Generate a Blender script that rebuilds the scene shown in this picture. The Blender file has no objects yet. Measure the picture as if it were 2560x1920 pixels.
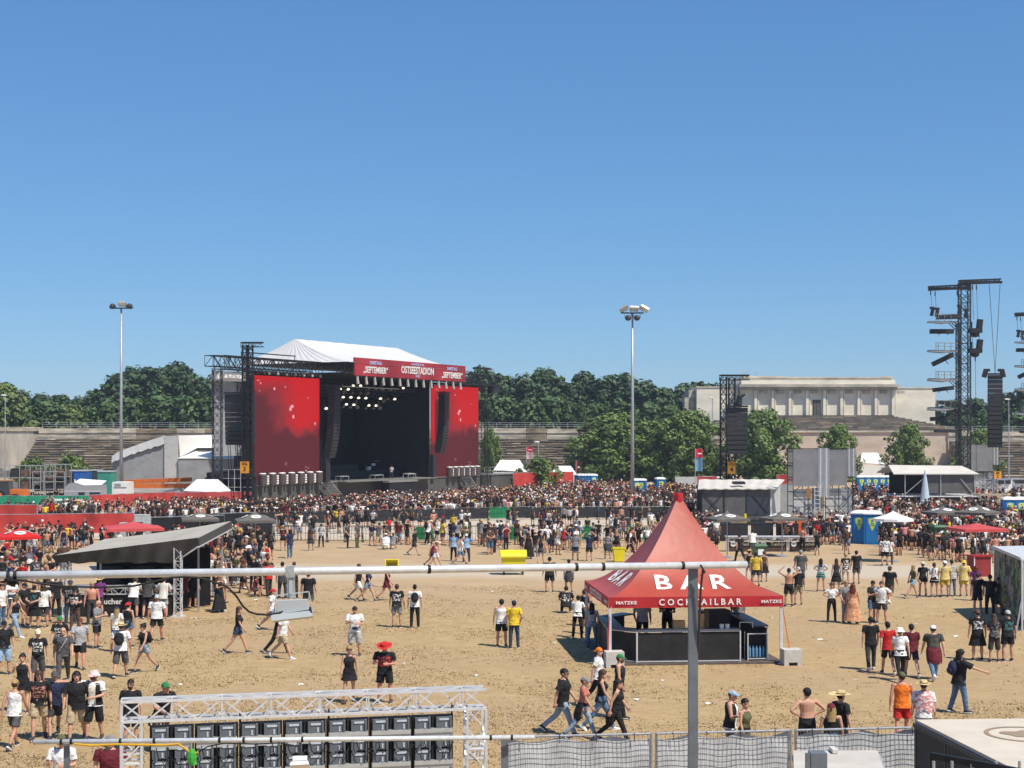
import bpy,math,random
import numpy as np
from mathutils import Vector,Matrix

# ---------------------------------------------------------------- camera, sky, sun, exposure
scene=bpy.context.scene
F,CX,HY,CAMH=3750.0,1280.0,1090.0,7.8        # focal length, centre and horizon of the 2560x1920 photograph; eye height in metres
cam_data=bpy.data.cameras.new("camera")
cam_data.sensor_width=36.0
cam_data.lens=F/2560.0*36.0
cam_data.shift_y=(HY-960.0)/2560.0
cam_data.clip_start,cam_data.clip_end=0.1,5000.0
cam=bpy.data.objects.new("camera",cam_data)
cam.location=(0.0,0.0,CAMH)
cam.rotation_euler=(math.radians(90),0,0)
scene.collection.objects.link(cam)
scene.camera=cam

SUN_ELEV=math.radians(58)
SUN_DIR=Vector((0.74*math.cos(SUN_ELEV),-0.67*math.cos(SUN_ELEV),math.sin(SUN_ELEV))).normalized()
world=bpy.data.worlds.new("World")
scene.world=world
world.use_nodes=True
wn=world.node_tree
for n in list(wn.nodes):
 wn.nodes.remove(n)
sky=wn.nodes.new("ShaderNodeTexSky")
sky.sky_type='NISHITA'
sky.sun_disc=False
sky.sun_elevation=SUN_ELEV
sky.sun_rotation=math.atan2(SUN_DIR.x,SUN_DIR.y)
sky.altitude=300
sky.air_density=1.0
sky.dust_density=0.0
sky.ozone_density=10.0
bg=wn.nodes.new("ShaderNodeBackground")
SKY=0.12
bg.inputs["Strength"].default_value=SKY
wo=wn.nodes.new("ShaderNodeOutputWorld")
sp=wn.nodes.new("ShaderNodeSeparateColor"); cb=wn.nodes.new("ShaderNodeCombineColor")
wn.links.new(sky.outputs[0],sp.inputs[0])
for i,(g_,k_) in enumerate(((0.80,0.515),(0.70,0.625),(0.62,0.755))):      # clear deep summer blue
 pw=wn.nodes.new("ShaderNodeMath"); pw.operation='POWER'; pw.inputs[1].default_value=g_
 mu=wn.nodes.new("ShaderNodeMath"); mu.operation='MULTIPLY'; mu.inputs[1].default_value=k_*SKY ** (g_-1)
 wn.links.new(sp.outputs[i],pw.inputs[0]); wn.links.new(pw.outputs[0],mu.inputs[0]); wn.links.new(mu.outputs[0],cb.inputs[i])
wn.links.new(cb.outputs[0],bg.inputs[0])
wn.links.new(bg.outputs[0],wo.inputs[0])

sun_data=bpy.data.lights.new("sun",'SUN')
sun_data.energy=5.0
sun_data.angle=math.radians(0.53)
sun_data.color=(1.0,0.93,0.80)
sun=bpy.data.objects.new("sun",sun_data)
sun.rotation_euler=(-SUN_DIR).to_track_quat('-Z','Y').to_euler()
sun.location=(0,0,100)
scene.collection.objects.link(sun)

scene.view_settings.view_transform='Standard'
scene.view_settings.look='None'
scene.view_settings.exposure=0.2
scene.view_settings.gamma=1.0
scene.render.engine='CYCLES'
scene.cycles.max_bounces=6
scene.cycles.transparent_max_bounces=12

R=random.Random(7)

# ---------------------------------------------------------------- helpers
def gy(py):
 return CAMH*F/(py-HY)
def gp(px,py):
 """ground point seen at a pixel of the photograph"""
 y=gy(py)
 return Vector(((px-CX)/F*y,y,0.0))
def pt(px,py,y):
 return Vector(((px-CX)/F*y,y,CAMH-(py-HY)/F*y))
def xat(px,y):
 return (px-CX)/F*y
def zat(py,y):
 return CAMH-(py-HY)/F*y

MATS={}
def mat(name,col,rough=0.7,metal=0.0,var=0.12,scale=3.0,bump=0.0,bscale=30.0,spec=0.3,alpha=1.0,
  stretch=(1,1,1),emit=0.0,emit_col=None,detail=4.0):
 if name in MATS:
  return MATS[name]
 m=bpy.data.materials.new(name)
 m.use_nodes=True
 nt=m.node_tree
 b=nt.nodes["Principled BSDF"]
 b.inputs["Roughness"].default_value=rough
 b.inputs["Metallic"].default_value=metal
 b.inputs["Specular IOR Level"].default_value=spec
 c=(col[0],col[1],col[2],1)
 b.inputs["Base Color"].default_value=c
 m.diffuse_color=c
 if var>0 or bump>0:
  tc=nt.nodes.new("ShaderNodeTexCoord")
  mp=nt.nodes.new("ShaderNodeMapping")
  mp.inputs["Scale"].default_value=stretch
  nt.links.new(tc.outputs["Object"],mp.inputs[0])
 if var>0:
  no=nt.nodes.new("ShaderNodeTexNoise")
  no.inputs["Scale"].default_value=scale
  no.inputs["Detail"].default_value=detail
  no.inputs["Roughness"].default_value=0.65
  nt.links.new(mp.outputs[0],no.inputs["Vector"])
  r=nt.nodes.new("ShaderNodeValToRGB")
  r.color_ramp.elements[0].position=0.32
  r.color_ramp.elements[1].position=0.68
  r.color_ramp.elements[0].color=tuple(max(0,x*(1-var)) for x in col)+(1,)
  r.color_ramp.elements[1].color=tuple(min(1,x*(1+var)) for x in col)+(1,)
  nt.links.new(no.outputs["Fac"],r.inputs[0])
  nt.links.new(r.outputs[0],b.inputs["Base Color"])
 if bump>0:
  n2=nt.nodes.new("ShaderNodeTexNoise")
  n2.inputs["Scale"].default_value=bscale
  n2.inputs["Detail"].default_value=5
  nt.links.new(mp.outputs[0],n2.inputs["Vector"])
  bp=nt.nodes.new("ShaderNodeBump")
  bp.inputs["Strength"].default_value=bump
  bp.inputs["Distance"].default_value=0.1
  nt.links.new(n2.outputs["Fac"],bp.inputs["Height"])
  nt.links.new(bp.outputs[0],b.inputs["Normal"])
 if alpha<1:
  b.inputs["Alpha"].default_value=alpha
 if emit>0:
  b.inputs["Emission Color"].default_value=tuple(emit_col or col)+(1,)
  b.inputs["Emission Strength"].default_value=emit
 MATS[name]=m
 return m

class MB:
 """collects shapes and links them as ONE mesh object"""
 def __init__(self):
  self.v,self.f,self.m,self.k=[],[],[],0
 def add(self,vs,fs):
  o=len(self.v)
  self.v.extend([tuple(p) for p in vs])
  for f in fs:
   self.f.append(tuple(i+o for i in f))
   self.m.append(self.k)
  return self
 def box(self,c,s,rz=0.0,M=None):
  x,y,z=s[0]/2,s[1]/2,s[2]/2
  vs=[Vector((i*x,j*y,k*z)) for k in (-1,1) for j in (-1,1) for i in (-1,1)]
  if M is not None:
   vs=[M @ p for p in vs]
  if rz:
   ro=Matrix.Rotation(rz,3,'Z')
   vs=[ro @ p for p in vs]
  vs=[p+Vector(c) for p in vs]
  return self.add(vs,[(0,2,3,1),(4,5,7,6),(0,1,5,4),(2,6,7,3),(0,4,6,2),(1,3,7,5)])
 def span(self,a,b):
  return self.box([(a[i]+b[i])/2 for i in range(3)],[abs(b[i]-a[i]) for i in range(3)])
 def quad(self,a,b,c,d):
  return self.add([a,b,c,d],[(0,1,2,3)])
 def slab(self,poly,th):
  """solid sheet: polygon with a thickness along its normal"""
  P=[Vector(p) for p in poly]
  n=(P[1]-P[0]).cross(P[2]-P[0]).normalized()*th
  k=len(P)
  self.add(P+[p-n for p in P],[tuple(range(k)),tuple(range(2*k-1,k-1,-1))]+
                 [((i+1) % k,i,i+k,(i+1) % k+k) for i in range(k)])
  return self
 def prism(self,poly2,axis_o,ax,ay,az,depth):
  P=[axis_o+ax*p[0]+ay*p[1] for p in poly2]
  k=len(P)
  self.add(P+[p+az*depth for p in P],[tuple(range(k-1,-1,-1)),tuple(range(k,2*k))]+
                 [(i,(i+1) % k,(i+1) % k+k,i+k) for i in range(k)])
  return self
 def tube(self,pts,r,n=6,cap=True,ph=0.0):
  P=[Vector(p) for p in pts]
  rr=r if isinstance(r,(list,tuple)) else [r]*len(P)
  vs,fs=[],[]
  u=None
  for i,p in enumerate(P):
   d=(P[min(i+1,len(P)-1)]-P[max(i-1,0)]).normalized()
   if u is None:
    u=d.orthogonal().normalized() if abs(d.z)<0.9 else Vector((1,0,0))
    if abs(d.z)<0.9:
     u=d.cross(Vector((0,0,1))).normalized()
   u=(u-d*u.dot(d)).normalized()
   w=d.cross(u)
   for j in range(n):
    a=2*math.pi*j/n+ph
    vs.append(p+(u*math.cos(a)+w*math.sin(a))*rr[i])
  for i in range(len(P)-1):
   for j in range(n):
    a,b=i*n+j,i*n+(j+1) % n
    fs.append((a,b,b+n,a+n))
  if cap:
   fs.append(tuple(range(n-1,-1,-1)))
   fs.append(tuple(range((len(P)-1)*n,len(P)*n)))
  return self.add(vs,fs)
 def bar(self,a,b,r,n=4):
  return self.tube([a,b],r,n,ph=math.pi/4 if n==4 else 0)
 def rings(self,rs,cap0=True,cap1=True,mats=None):
  n=len(rs[0])
  vs=[p for q in rs for p in q]
  fs=[]
  for i in range(len(rs)-1):
   for j in range(n):
    a,b=i*n+j,i*n+(j+1) % n
    fs.append((a,b,b+n,a+n))
  k0=len(self.m)
  self.add(vs,fs)
  if mats:
   for i in range(len(rs)-1):
    for j in range(n):
     self.m[k0+i*n+j]=mats(i,j)
  o=len(self.v)-len(vs)
  if cap0:
   self.f.append(tuple(o+j for j in range(n-1,-1,-1))); self.m.append(self.k)
  if cap1:
   self.f.append(tuple(o+(len(rs)-1)*n+j for j in range(n))); self.m.append(self.k)
  return self
 def ell(self,c,r,n=10,m=7,M=None):
  c=Vector(c)
  vs=[Vector((0,0,-r[2]))]
  for i in range(1,m):
   t=-math.pi/2+math.pi*i/m
   for j in range(n):
    a=2*math.pi*j/n
    vs.append(Vector((r[0]*math.cos(t)*math.cos(a),r[1]*math.cos(t)*math.sin(a),r[2]*math.sin(t))))
  vs.append(Vector((0,0,r[2])))
  if M is not None:
   vs=[M @ p for p in vs]
  vs=[p+c for p in vs]
  fs=[(0,1+(j+1) % n,1+j) for j in range(n)]
  for i in range(m-2):
   for j in range(n):
    a,b=1+i*n+j,1+i*n+(j+1) % n
    fs.append((a,b,b+n,a+n))
  l=len(vs)-1
  fs += [(l,l-n+j,l-n+(j+1) % n) for j in range(n)]
  return self.add(vs,fs)
 def lathe(self,prof,n=12,c=(0,0,0),cap=True):
  c=Vector(c)
  rs=[[c+Vector((r*math.cos(2*math.pi*j/n),r*math.sin(2*math.pi*j/n),z)) for j in range(n)] for r,z in prof]
  return self.rings(rs,cap,cap)
 def truss(self,a,b,w,r,step=None,up=(0,0,1),h=None,cross=False):
  a,b=Vector(a),Vector(b)
  d=(b-a); L=d.length; d=d/L
  up=Vector(up)
  if abs(d.dot(up))>0.95:
   up=Vector((0,1,0))
  p=d.cross(up).normalized(); q=p.cross(d).normalized()
  h=h or w
  step=step or w
  k=max(1,int(round(L/step)))
  co=[p*w/2+q*h/2,p*w/2-q*h/2,-p*w/2-q*h/2,-p*w/2+q*h/2]
  for o in co:
   self.bar(a+o,b+o,r)
  for i in range(k):
   s,e=a+d*(L*i/k),a+d*(L*(i+1)/k)
   for j in range(4):
    o1,o2=co[j],co[(j+1) % 4]
    if i % 2==0 or cross:
     self.bar(s+o1,e+o2,r*0.55)
    if i % 2==1 or cross:
     self.bar(s+o2,e+o1,r*0.55)
    if i % 2==0:
     self.bar(s+o1,s+o2,r*0.55)
  return self
 def build(self,name,mats,parent=None,world=True,smooth=False):
  me=bpy.data.meshes.new(name)
  vs=self.v
  if parent is not None and world:
   inv=WORLD[parent].inverted()
   vs=[tuple(inv @ Vector(p)) for p in vs]
  me.from_pydata(vs,[],self.f)
  if not isinstance(mats,(list,tuple)):
   mats=[mats]
  for m_ in mats:
   me.materials.append(m_)
  if len(mats)>1:
   me.polygons.foreach_set("material_index",self.m)
  if smooth:
   me.polygons.foreach_set("use_smooth",[True]*len(me.polygons))
  me.update()
  return link(name,me,parent)

WORLD,KIDS={},{}
def link(name,data,parent=None,M=None):
 o=bpy.data.objects.new(name,data)
 scene.collection.objects.link(o)
 if M is not None:
  o.matrix_basis=M
 if parent is not None:
  o.parent=parent
  KIDS.setdefault(parent,[]).append(o)
  WORLD[o]=WORLD[parent] @ (M if M is not None else Matrix.Identity(4))
 else:
  WORLD[o]=M.copy() if M is not None else Matrix.Identity(4)
 return o

LABELS={}
def tag(o,label,cat,group=None,kind=None):
 if label:
  o["label"]=label
  LABELS.setdefault(label,[]).append(o)
 if cat:
  o["category"]=cat
 if group:
  o["group"]=group
 if kind:
  o["kind"]=kind
 return o
def thing(name,label,cat,loc=(0,0,0),rz=0.0,group=None):
 M=Matrix.Translation(Vector(loc)) @ Matrix.Rotation(rz,4,'Z')
 o=link(name,None,None,M)
 o.empty_display_size=0.2
 return tag(o,label,cat,group)
def clone(o,label=None,loc=None,rz=None,scale=None,group=None):
 """a copy of a thing with copies of its parts and sub-parts"""
 c=o.copy()
 scene.collection.objects.link(c)
 if loc is not None:
  c.location=loc
 if rz is not None:
  c.rotation_euler=(0,0,rz)
 if scale is not None:
  c.scale=(scale,scale,scale) if not isinstance(scale,(tuple,list)) else scale
 if label:
  c["label"]=label
  LABELS.setdefault(label,[]).append(c)
 if group:
  c["group"]=group
 _kids(o,c)
 return c
def _kids(o,c):
 for ch in KIDS.get(o,[]):
  d=ch.copy()
  scene.collection.objects.link(d)
  d.parent=c
  KIDS.setdefault(c,[]).append(d)
  _kids(ch,d)
def text_on(parent,name,s,size,m,M,depth=0.01,align='CENTER',fn=None,sx=1.0):
 """writing as a mesh; M places the text plane, fn bends it onto a surface"""
 cu=bpy.data.curves.new(name,'FONT')
 cu.body=s
 cu.size=size
 cu.align_x=align
 cu.align_y='CENTER'
 cu.resolution_u=2
 cu.offset=size*0.018
 if fn is None:
  cu.extrude=depth/2
 ob=bpy.data.objects.new(name,cu)
 scene.collection.objects.link(ob)
 dg=bpy.context.evaluated_depsgraph_get()
 me=bpy.data.meshes.new_from_object(ob.evaluated_get(dg))
 bpy.data.objects.remove(ob)
 inv=WORLD[parent].inverted()
 for v in me.vertices:
  p=Vector((v.co.x*sx,v.co.y,v.co.z))
  v.co=inv @ (fn(p) if fn else (M @ p))
 me.materials.clear()
 me.materials.append(m)
 me.name=name
 return link(name,me,parent)
def ordinal(i):
 return ["first","second","third","fourth","fifth","sixth","seventh","eighth","ninth","tenth","eleventh","twelfth",
   "thirteenth","fourteenth","fifteenth","sixteenth","seventeenth","eighteenth","nineteenth","twentieth",
   "twenty-first","twenty-second","twenty-third","twenty-fourth","twenty-fifth","twenty-sixth","twenty-seventh",
   "twenty-eighth","twenty-ninth","thirtieth"][i]

# common materials
black=mat("black_metal",(0.018,0.018,0.02),0.55,0.0,0.3)
darkm=mat("dark_steel",(0.035,0.036,0.04),0.5,0.3,0.3)
steel=mat("galvanised_steel",(0.40,0.41,0.43),0.42,0.4,0.18,6)
alu=mat("aluminium",(0.72,0.72,0.73),0.36,0.35,0.1,8)
white_pvc=mat("white_tarpaulin",(0.78,0.77,0.75),0.55,0,0.05,0.8,0.15,3)
grey_pvc=mat("grey_tarpaulin",(0.30,0.305,0.32),0.6,0,0.14,0.6,0.3,2.5)
lgrey_pvc=mat("light_grey_tarpaulin",(0.50,0.50,0.50),0.6,0,0.1,0.6,0.3,2.5)
black_cloth=mat("black_cloth",(0.014,0.014,0.017),0.85,0,0.35,1.5)
char_cloth=mat("charcoal_cloth",(0.10,0.093,0.088),0.8,0,0.12,1.0)
red_cloth=mat("red_banner_cloth",(0.42,0.045,0.038),0.65,0,0.25,0.6,0.3,1.5)
dred_cloth=mat("dark_red_cloth",(0.25,0.03,0.03),0.7,0,0.2,0.8)
green_cloth=mat("green_banner_cloth",(0.02,0.24,0.13),0.6,0,0.2,0.8)
white_paint=mat("white_paint",(0.78,0.78,0.77),0.5,0,0.06,2)
orange_paint=mat("orange_paint",(0.62,0.16,0.03),0.45,0,0.15,2)
sign_orange=mat("orange_sign_board",(0.72,0.30,0.03),0.5,0,0.08,2)
yellow_pl=mat("yellow_plastic",(0.74,0.62,0.02),0.4,0,0.08,2)
green_pl=mat("green_plastic",(0.06,0.13,0.06),0.45,0,0.12,2)
blue_pl=mat("blue_plastic",(0.015,0.17,0.46),0.4,0,0.12,2)
lime_pl=mat("lime_sticker",(0.66,0.74,0.06),0.5,0,0.05,2)
concrete=mat("concrete",(0.52,0.50,0.46),0.85,0,0.1,5,0.2,30)
rubber=mat("black_rubber",(0.012,0.012,0.012),0.6,0,0.2)
wood=mat("plywood",(0.42,0.28,0.15),0.7,0,0.2,4)
glass=mat("dark_glass",(0.03,0.04,0.05),0.1,0,0.0,spec=0.6)
cardboard=mat("cardboard",(0.42,0.26,0.13),0.8,0,0.1,6)
print_white=mat("white_print",(0.75,0.75,0.73),0.6,0,0.05)
# ---------------------------------------------------------------- ground
def ground_mat():
 m=bpy.data.materials.new("dry_field")
 m.use_nodes=True
 nt=m.node_tree
 b=nt.nodes["Principled BSDF"]
 b.inputs["Roughness"].default_value=0.95
 b.inputs["Specular IOR Level"].default_value=0.1
 tc=nt.nodes.new("ShaderNodeTexCoord")
 def noise(scale,detail=4,rough=0.6,st=None):
  src=tc.outputs["Object"]
  if st:
   mp=nt.nodes.new("ShaderNodeMapping"); mp.inputs["Scale"].default_value=st
   nt.links.new(src,mp.inputs[0]); src=mp.outputs[0]
  n=nt.nodes.new("ShaderNodeTexNoise")
  n.inputs["Scale"].default_value=scale; n.inputs["Detail"].default_value=detail; n.inputs["Roughness"].default_value=rough
  nt.links.new(src,n.inputs["Vector"]); return n.outputs["Fac"]
 def ramp(f,p0,p1,c0,c1):
  r=nt.nodes.new("ShaderNodeValToRGB")
  r.color_ramp.elements[0].position=p0; r.color_ramp.elements[1].position=p1
  r.color_ramp.elements[0].color=c0+(1,); r.color_ramp.elements[1].color=c1+(1,)
  nt.links.new(f,r.inputs[0]); return r.outputs[0]
 def mix(fac,a,c):
  x=nt.nodes.new("ShaderNodeMixRGB"); nt.links.new(fac,x.inputs[0])
  for i,s in ((1,a),(2,c)):
   if isinstance(s,tuple): x.inputs[i].default_value=s+(1,)
   else: nt.links.new(s,x.inputs[i])
  return x.outputs[0]
 straw=ramp(noise(1.1,6,0.7),0.36,0.66,(0.375,0.262,0.135),(0.475,0.345,0.185))
 dirt=ramp(noise(0.6,5,0.7),0.3,0.7,(0.375,0.26,0.145),(0.45,0.322,0.185))
 base=mix(ramp(noise(0.09,4,0.6),0.42,0.58,(0,0,0),(1,1,1)),straw,dirt)
 fine=ramp(noise(2.6,6,0.72,(0.75,1.3,1)),0.40,0.58,(0,0,0),(1,1,1))
 base=mix(fine,mix(ramp(noise(0.3),0.3,0.7,(0.1,)*3,(0.5,)*3),base,(0.26,0.185,0.10)),base)
 sx=nt.nodes.new("ShaderNodeSeparateXYZ"); nt.links.new(tc.outputs["Object"],sx.inputs[0])
 wob=noise(0.12,3)
 def band(y0,y1,soft):
  ad=nt.nodes.new("ShaderNodeMath"); ad.operation='MULTIPLY_ADD'; ad.inputs[1].default_value=6.0
  nt.links.new(wob,ad.inputs[0]); nt.links.new(sx.outputs["Y"],ad.inputs[2])
  out=[]
  for lo,hi in ((y0,y0+soft),(y1+soft,y1)):
   mr=nt.nodes.new("ShaderNodeMapRange"); mr.inputs["From Min"].default_value=lo+3; mr.inputs["From Max"].default_value=hi+3
   nt.links.new(ad.outputs[0],mr.inputs["Value"]); out.append(mr.outputs[0])
  mu=nt.nodes.new("ShaderNodeMath"); mu.operation='MULTIPLY'
  nt.links.new(out[0],mu.inputs[0]); nt.links.new(out[1],mu.inputs[1]); return mu.outputs[0]
 far=band(66,2000,14)
 base=mix(far,base,ramp(noise(0.4,5),0.3,0.7,(0.39,0.277,0.165),(0.465,0.338,0.205)))
 base=mix(band(81,89,3),base,(0.48,0.405,0.315))        # trodden pale path across the field
 base=mix(band(112,160,4),base,(0.50,0.43,0.34))
 nt.links.new(base,b.inputs["Base Color"])
 bp=nt.nodes.new("ShaderNodeBump"); bp.inputs["Strength"].default_value=0.7; bp.inputs["Distance"].default_value=0.06
 nt.links.new(noise(5,6,0.75),bp.inputs["Height"]); nt.links.new(bp.outputs[0],b.inputs["Normal"])
 return m
g=MB(); g.quad((-1500,-400,0),(1500,-400,0),(1500,2600,0),(-1500,2600,0))
tag(g.build("ground",ground_mat()),"dry trampled tan field of the festival ground","ground",kind="structure")

# dry grass tufts of the near field: one object of small blades
def grass():
 rng=np.random.default_rng(3)
 N=70000
 y=33+45*rng.random(N) ** 1.25
 x=(rng.random(N)*2-1)*0.36*y
 cl=np.sin(x*0.9+1.7*np.sin(y*0.35))+np.sin(y*1.1+2*np.sin(x*0.3))+rng.normal(0,0.9,N)
 keep=cl>0.15
 bare=(x>8.5) & (y>44) & (rng.random(N)>0.12)
 keep &= ~bare
 x,y=x[keep],y[keep]; N=len(x)
 K=4
 V=np.zeros((N,K,3,3));
 for k in range(K):
  a=rng.random(N)*6.283; l=0.03+0.06*rng.random(N); w=0.008+0.014*rng.random(N); h=0.015+0.045*rng.random(N)
  ox,oy=rng.normal(0,0.07,N),rng.normal(0,0.05,N)
  dx,dy=np.cos(a),np.sin(a)
  V[:,k,0]=np.stack([x+ox-dy*w,y+oy+dx*w,np.full(N,0.0)],1)
  V[:,k,1]=np.stack([x+ox+dy*w,y+oy-dx*w,np.full(N,0.0)],1)
  V[:,k,2]=np.stack([x+ox+dx*l,y+oy+dy*l,h],1)
 V=V.reshape(-1,3)
 me=bpy.data.meshes.new("grass")
 n=len(V)
 me.vertices.add(n); me.vertices.foreach_set("co",V.ravel())
 me.loops.add(n); me.loops.foreach_set("vertex_index",np.arange(n))
 me.polygons.add(n // 3); me.polygons.foreach_set("loop_start",np.arange(0,n,3)); me.polygons.foreach_set("loop_total",np.full(n // 3,3))
 me.polygons.foreach_set("material_index",rng.choice([0,0,1,2],n // 3))
 me.update(); me.validate()
 for nm,c in (("straw_grass",(0.40,0.29,0.15)),("pale_straw",(0.45,0.335,0.185)),("brown_straw",(0.31,0.22,0.11))):
  me.materials.append(mat(nm,c,0.9,0,0.2,0.5))
 o=link("grass",me)
 tag(o,"short dry straw grass on the near field","grass",kind="stuff")
grass()

# ---------------------------------------------------------------- trees
leaf_dark=mat("dark_leaves",(0.050,0.093,0.036),0.6,0,0.5,0.35)
leaf_mid=mat("mid_leaves",(0.115,0.175,0.042),0.6,0,0.45,0.5)
leaf_light=mat("light_leaves",(0.12,0.165,0.045),0.6,0,0.35,0.5)
bark=mat("bark",(0.10,0.075,0.055),0.9,0,0.3,2)
def crown_mesh(seed,H,W,n,leaf,base=0.12,shape=1.0,holes=0.0):
 """leaf-sized quads in clumps around the limb ends"""
 rng=np.random.default_rng(seed)
 blobs=[]
 nb=int(44*shape)
 for i in range(nb):
  t=(i+rng.random())/nb
  z=H*(base+(0.93-base)*t)
  env=W*math.sqrt(max(0.06,1-((t-0.40)/0.64) ** 2))
  a=i*2.4+rng.random()
  rr=env*(0.40+0.62*rng.random())
  s=W*(0.15+0.15*rng.random())*(1-0.25*t)
  blobs.append((rr*math.cos(a),rr*math.sin(a),z,s,s*(0.62+0.2*rng.random())))
 for i in range(nb // 3):
  t=rng.random()
  blobs.append((0,0,H*(base+0.08+(0.85-base)*t),W*0.4,W*0.36))
 for i in range(6):
  a=rng.random()*6.28
  blobs.append((W*0.25*math.cos(a),W*0.25*math.sin(a),H*(0.88+0.08*rng.random()),W*0.16,W*0.13))
 B=np.array(blobs)
 idx=rng.choice(len(B),n,p=B[:,3] ** 1.6/(B[:,3] ** 1.6).sum())
 d=rng.normal(size=(n,3)); d /= np.linalg.norm(d,axis=1)[:,None]
 rad=0.45+0.65*rng.random(n)
 c=B[idx,:3]+d*rad[:,None]*np.stack([B[idx,3],B[idx,3],B[idx,4]],1)
 c[:,2]=np.maximum(c[:,2],H*base*0.75)
 nrm=d+np.array([0,0,0.55])+rng.normal(0,0.5,(n,3)); nrm /= np.linalg.norm(nrm,axis=1)[:,None]
 t=np.cross(nrm,rng.normal(size=(n,3))); t /= np.linalg.norm(t,axis=1)[:,None]
 b=np.cross(nrm,t)
 s=leaf*(0.6+0.8*rng.random(n))[:,None]
 V=np.stack([c-t*s,c-b*s*0.55,c+t*s,c+b*s*0.55],1).reshape(-1,3)
 me=bpy.data.meshes.new("crown")
 k=len(V)
 me.vertices.add(k); me.vertices.foreach_set("co",V.ravel())
 me.loops.add(k); me.loops.foreach_set("vertex_index",np.arange(k))
 me.polygons.add(k // 4); me.polygons.foreach_set("loop_start",np.arange(0,k,4)); me.polygons.foreach_set("loop_total",np.full(k // 4,4))
 me.update(); me.validate()
 return me,B
def tree_proto(name,label,cat,seed,H,W,n,leaf,mt,base=0.12,group=None,shape=1.0):
 t=thing(name,label,cat,(0,-60,0),0,group)
 me,B=crown_mesh(seed,H,W,n,leaf,base,shape)
 me.materials.append(mt)
 link("crown",me,t)
 tr=MB()
 rr=0.018*H+0.05
 tr.tube([(0,0,-0.1),(0.03*H*0.2,0,H*0.25),(0,0.02*H,H*0.55),(0,0,H*0.85)],[rr*1.25,rr,rr*0.6,rr*0.15],8)
 for b in B[::2]:
  z0=max(H*0.12,b[2]-0.25*H*(0.4+abs(b[0])/(W+0.01)))
  tr.tube([(0,0,z0),(b[0]*0.5,b[1]*0.5,(z0+b[2])/2),(b[0],b[1],b[2])],[rr*0.35,rr*0.22,rr*0.08],5)
 tr.build("trunk",bark,t,world=False,smooth=True)
 return t
TREES=[]
def put_tree(proto,state,label,px,ytop,Y,extra=0.0,group=None):
 """state remembers whether the first one has been placed"""
 H0=state["H"]
 ztop=zat(ytop,Y)
 s=ztop/H0
 loc=(xat(px,Y),Y,0)
 if not state.get("used"):
  proto.location=loc; proto.scale=(s*state.get("w",1),)*2+(s,); proto.rotation_euler=(0,0,R.random()*6)
  proto["label"]=label
  LABELS.setdefault(label,[]).append(proto)
  if group: proto["group"]=group
  state["used"]=True
  return proto
 return clone(proto,label,loc,R.random()*6,(s*state.get("w",1)*(0.9+0.2*R.random()),s*state.get("w",1)*(0.9+0.2*R.random()),s),group)

FG="trees of the wood behind the stone stands"
forest=[]
for i in range(5):
 p=tree_proto("broadleaf_tree",None,"tree",20+i,22.0,6.6,6500,0.62,leaf_dark,0.06,FG,1.5)
 forest.append((p,{"H": 22.0}))
fl=[  # px, y of top, distance: the wood's skyline from left to right
 (-60,930,330),(10,950,320),(55,978,345),(105,985,335),(150,982,350),(200,990,340),(245,968,338),(290,938,330),
 (335,918,335),(385,912,328),(440,904,332),(490,928,326),(540,940,335),(600,945,340),
 (1150,935,340),(1205,915,332),(1262,930,336),(1312,938,326),(1362,922,338),(1420,950,330),(1458,928,335),
 (1512,934,328),(1560,936,338),(1610,952,330),(1660,965,336),(1715,958,340),(1750,950,346),(1790,962,352),
 (2385,1000,335),(2440,992,330),(2500,978,336),(2560,962,330),(2610,960,335),(2330,1010,345)]
W0=["between the left edge pylon and the floodlight mast","behind the stand beside the stage","behind the stage towers","between stage and stone tribune","beyond the lighting towers"]
cnt={}
for i,(px,yt,Y) in enumerate(fl):
 zone=0 if px<300 else 1 if px<620 else 3 if px<1800 else 4
 k=cnt.get(zone,0); cnt[zone]=k+1
 pr,st=forest[i % 5]
 put_tree(pr,st,"tall dark tree %s, %s from west" % (W0[zone],ordinal(k)),px,yt,Y,0,FG)
# lower second row filling the wood's edge
p2=tree_proto("broadleaf_tree",None,"tree",41,15.0,5.6,5000,0.55,mat("edge_leaves",(0.058,0.102,0.030),0.6,0,0.45,0.4),0.05,FG,1.4)
st2={"H": 15.0}
cnt={}
for px,yt,Y in [(60,1010,310),(25,990,300),(120,1000,305),(225,1012,306),(275,1000,304),(330,990,306),(400,985,308),(470,985,304),(530,990,306),
                  (1215,985,306),(1265,990,308),(1325,998,304),(1385,985,306),(1440,1000,305),(1500,1002,308),(1560,1000,304),(1625,1005,306),(1690,1010,308),
                  (2420,1040,312),(2480,1030,310),(2540,1035,312)]:
 zone=0 if px<300 else 1 if px<620 else 3 if px<1800 else 4
 k=cnt.get(zone,0); cnt[zone]=k+1
 put_tree(p2,st2,"lower mid green tree %s, %s from west" % (W0[zone],ordinal(k)),px,yt,Y,0,FG)
p3=tree_proto("broadleaf_tree",None,"tree",51,12.0,4.6,5000,0.42,leaf_light,0.04,None,1.2)
st3={"H": 12.0}
put_tree(p3,st3,"pale green young tree in front of the dark wood above the west stand",178,1012,300)
put_tree(p3,st3,"grey green willow-like tree above the pale corner pylon",8,962,296)
FT="round trees in front of the tribune"
p4=tree_proto("lime_tree",None,"tree",61,12.0,6.4,12000,0.33,leaf_mid,0.02,FT,1.6)
st4={"H": 12.0}
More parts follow.
